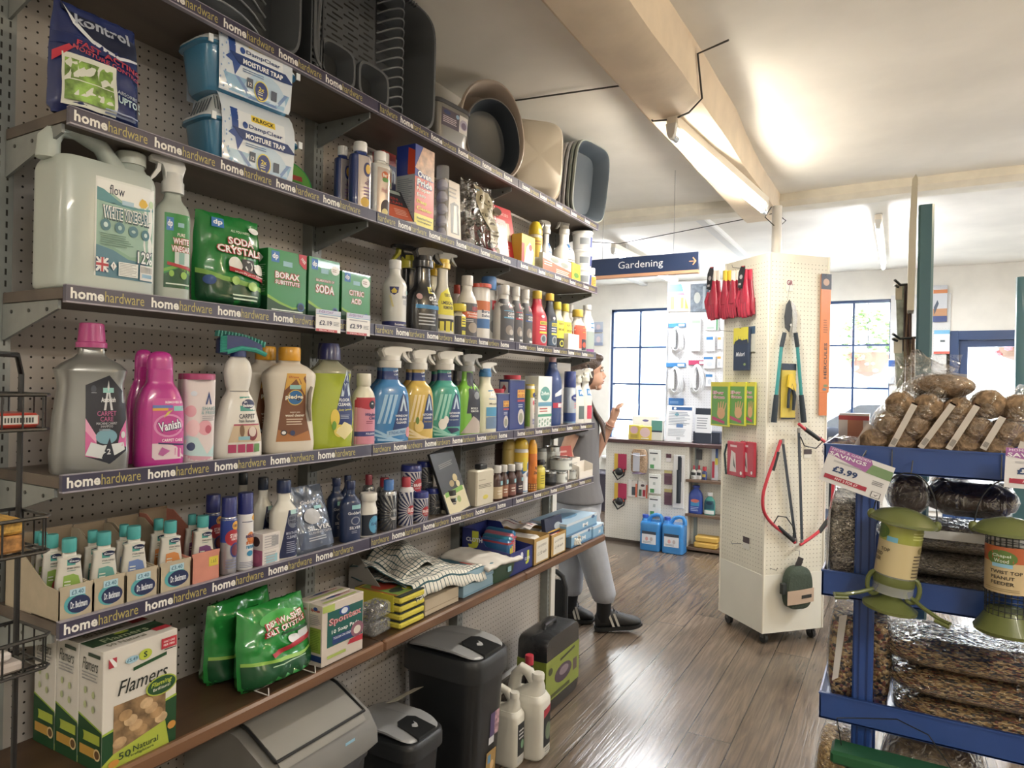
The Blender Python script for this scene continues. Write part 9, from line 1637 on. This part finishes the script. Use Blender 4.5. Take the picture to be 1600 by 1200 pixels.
# face details
m=MB();e0=hc+F_*.078+UP*.012+SD*.030;ell(m,e0,.010,.012,.008,mat('e6e0dc',.2),12);ell(m,e0-SD*.06,.010,.012,.008,mat('e6e0dc',.2),12);m.v=[tuple(Vector(p)-off)for p in m.v];m.build('eyes',person)
m=MB();ell(m,e0+F_*.006+SD*.004,.006,.006,.006,mat('2c1e18',.2),12);ell(m,e0+F_*.006-SD*.064,.006,.006,.006,mat('2c1e18',.2),12);m.tube([e0+UP*.019-SD*.008+F_*.010,e0+UP*.023+SD*.008+F_*.006,e0+UP*.018+SD*.026-F_*.004],.003,HAIR,6);m.v=[tuple(Vector(p)-off)for p in m.v];m.build('iris_and_brow',person)
m=MB();ell(m,hc+F_*.092-UP*.053,.009,.017,.0045,mat('b06a62',.4),12);ell(m,hc+F_*.089-UP*.063,.008,.015,.0045,mat('b06a62',.4),12);m.v=[tuple(Vector(p)-off)for p in m.v];m.build('lips',person)
m=MB();ell(m,hc+UP*.050-F_*.020,.100,.086,.082,HAIR,24);ell(m,hc-UP*.01-F_*.052,.072,.086,.10,HAIR,24);ell(m,hc+UP*.088+F_*.034,.060,.066,.034,HAIR,16);ell(m,hc-UP*.005-F_*.012+SD*.045,.045,.040,.085,HAIR,16)
for k in range(5):
    s_=SD*(.070-.014*k);m.tube([hc+UP*.03-F_*(.02)+s_*1.1,hc-UP*.08-F_*(.035)+s_*1.15,hc-UP*.2+F_*.015+s_*.8+SD*.04,hc-UP*.31+F_*(.075+.005*k)+SD*(.08-.008*k),hc-UP*.43+F_*.105+SD*.06],[.020,.022,.015,.011,.004],HAIR,8)
rem(m,'hair',.006,smooth=3)
m=MB();m.tube([hc-F_*.01+SD*.084+UP*.045,hc+F_*.0+SD*.088+UP*.0,hc-F_*.02+SD*.08-UP*.03],.006,mat('1c1d20',.4),8);m.tube([hc+UP*.125-F_*.01-SD*.02,hc+UP*.13-F_*.01+SD*.02],.005,mat('1c1d20',.4),8);m.v=[tuple(Vector(p)-off)for p in m.v];m.build('hair_clip',person)
# T-shirt
m=MB();hip=PP(902,775)
m.tube([sh+UP*.02-F_*.0,sh-UP*.10,sh-UP*.28,sh-UP*.45,hip-UP*.03],[.085,.125,.125,.134,.162],TEE,20,1.15)
m.tube([nsh+SD*-.04+UP*.015,nsh-UP*.02+SD*.005,nsh+(nel-nsh)*.52],[.075,.070,.066],TEE,16);m.tube([fsh-SD*-.04+UP*.015,fsh-UP*.02,fsh+(fel-fsh)*.5],[.075,.07,.066],TEE,16)
rem(m,'t_shirt',.008,smooth=6)
# sweatpants
m=MB();m.tube([hip+UP*.08,hip,hip-UP*.10],[.130,.150,.145],SWT,20,1.1)
k1=PP(925,862,-.08);a1=PP(944,936,-.05);k2=PP(893,862,.10);a2=PP(893,925,.12)
m.tube([hip-UP*.06+SD*.075,(hip-UP*.06+SD*.075)*.5+k1*.5,k1,k1*.5+a1*.5,a1+UP*.02,a1-UP*.015],[.112,.108,.092,.082,.074,.058],SWT,18)
m.tube([hip-UP*.06-SD*.075,(hip-UP*.06-SD*.075)*.5+k2*.5,k2,k2*.5+a2*.5,a2+UP*.02,a2-UP*.015],[.112,.105,.088,.078,.070,.056],SWT,18)
rem(m,'sweatpants',.009,smooth=6)
# shoes and socks
def shoe(heel_px,toe_px,ank,dd,lift):
    h0=PP(*heel_px,dd);t0=PP(*toe_px,dd);h0.z=lift[0];t0.z=lift[1];d_=(t0-h0);L=d_.length;d_.normalize();s_=d_.cross(UP).normalized();u_=s_.cross(d_).normalized()
    m=MB()
    def rg(t,w_,h_,z0):c=h0+d_*(L*t)+u_*z0;return[tuple(c+s_*(w_*math.cos(a))+u_*(h_*1.22*(math.sin(a)*.5+.5)))for a in[2*PI*j/20 for j in range(20)]]
    m.loft([rg(0,.022,.05,.012),rg(.04,.036,.085,.008),rg(.2,.040,.105,.008),rg(.36,.041,.100,.008),rg(.52,.044,.078,.008),rg(.72,.049,.058,.008),rg(.90,.044,.045,.010),rg(.98,.026,.032,.012),rg(1,.012,.02,.015)],SHOE)
    m.v=[tuple(Vector(p)-off)for p in m.v];o=m.build('shoe',person,sharp=0);ss_=o.modifiers.new('s','SUBSURF');ss_.levels=ss_.render_levels=1
    m=MB()
    def so(t,w_,z0,z1):c=h0+d_*(L*t);return[tuple(c+s_*(w_*sx)+u_*z)for sx,z in((-1,z0),(1,z0),(1.03,z1),(-1.03,z1))]
    m.loft([so(-.015,.026,.006,.026),so(.05,.039,0,.024),so(.35,.042,.002,.024),so(.6,.047,.0,.022),so(.75,.052,0,.022),so(.92,.044,.006,.022),so(1.015,.022,.012,.026)],mat('141516',.6));m.v=[tuple(Vector(p)-off)for p in m.v];b_=m.build('sole',o)
    for k in range(2):
        c=h0+d_*(L*(.36+.11*k))
        for sg in(-1,1):m=MB();m.add([tuple(c+s_*sg*.0475+u_*.028),tuple(c+d_*.014+s_*sg*.0475+u_*.028),tuple(c+d_*(-.008)+s_*sg*.039+u_*.105),tuple(c+d_*(-.022)+s_*sg*.039+u_*.105)],[(0,1,2,3)],mat('b0aca4',.6),False);m.v=[tuple(Vector(p)-off)for p in m.v];m.build('stripe',o)
    m=MB()
    for k in range(5):c=h0+d_*(L*(.36+.07*k))+u_*(.128-.013*k);m.tube([c-s_*.022,c+u_*.005,c+s_*.022],.0035,mat('18191b',.7),6)
    c=h0+d_*(L*.34)+u_*.135;m.tube([c,c+s_*.03+d_*.02+u_*.006,c+s_*.04+d_*.03-u_*.015],.002,mat('18191b',.7),6);m.v=[tuple(Vector(p)-off)for p in m.v];m.build('laces',o)
    m=MB();m.tube([ank,h0+d_*(L*.2)+u_*.07],[.044,.044],mat('1b1c1f',.9),14);m.v=[tuple(Vector(p)-off)for p in m.v];m.build('sock',person)
shoe((930,985),(1002,985),a1,.0,(.004,.034));shoe((879,962),(928,962),a2,.15,(.004,.004))
# bracelets, earbud cable, small thing in hand
m=MB();
def ringat(c,ax,r,t_,mt):b=ax.orthogonal().normalized();c2=ax.cross(b);m.tube([c+(b*math.cos(a)+c2*math.sin(a))*r for a in[2*PI*i/20 for i in range(21)]],t_,mt,6)
ringat(fwr+(fel-fwr).normalized()*.03,(fwr-fel).normalized(),.028,.0035,mat('c98a74',.5));ringat(fwr+(fel-fwr).normalized()*.04,(fwr-fel+SD*.1).normalized(),.032,.0025,mat('8a8078',.3,metal=.6));m.v=[tuple(Vector(p)-off)for p in m.v];m.build('bracelet',person)
m=MB();ringat(nwr+(nel-nwr).normalized()*.02,(nwr-nel).normalized(),.030,.004,mat('b5705c',.6));m.v=[tuple(Vector(p)-off)for p in m.v];m.build('bracelet',person)
m=MB();m.tube([hc-UP*.03+SD*.05+F_*.03,hc-UP*.10+SD*.03+F_*.05],.0018,mat('e0e0e0',.4),6);m.v=[tuple(Vector(p)-off)for p in m.v];m.build('mask_strap',person)
# broom handle / cane by the counter, dark box far left
p0_=atY(930,690,5.2);m=MB();m.tube([(p0_.x-.02,5.2,1.15),(p0_.x+.04,5.25,.02)],.012,mat('6a3a34',.5),10);tag(m.build('broom_handle'),'dark wooden handle leaning behind the person','broom')
m=MB();m.box(-1.6,7.6,0,-.95,8.0,.45,mat('3a3440',.6),.01);tag(m.build('dark_cabinet'),'low dark cabinet under the till window','cabinet')
# shaded round shape beside the column: dark coat on a stool behind the rack
p=atY(1302,680,6.0);o=thing('office_chair','dark padded chair back seen past the right edge of the column','chair',(p.x,6.0,0));m=MB();m.sphere((0,0,1.02),.17,mat('343c4c',.8),18,(.9,.35,1.1));m.build('backrest',o);m=MB();m.cyl((0,0,.05),(0,0,.9),.025,'26282c');m.box(-.2,-.2,.45,.2,.2,.52,mat('343c4c',.8),.03);m.box(-.25,-.25,0,.25,.25,.05,'26282c',.01);m.build('seat_and_stem',o)
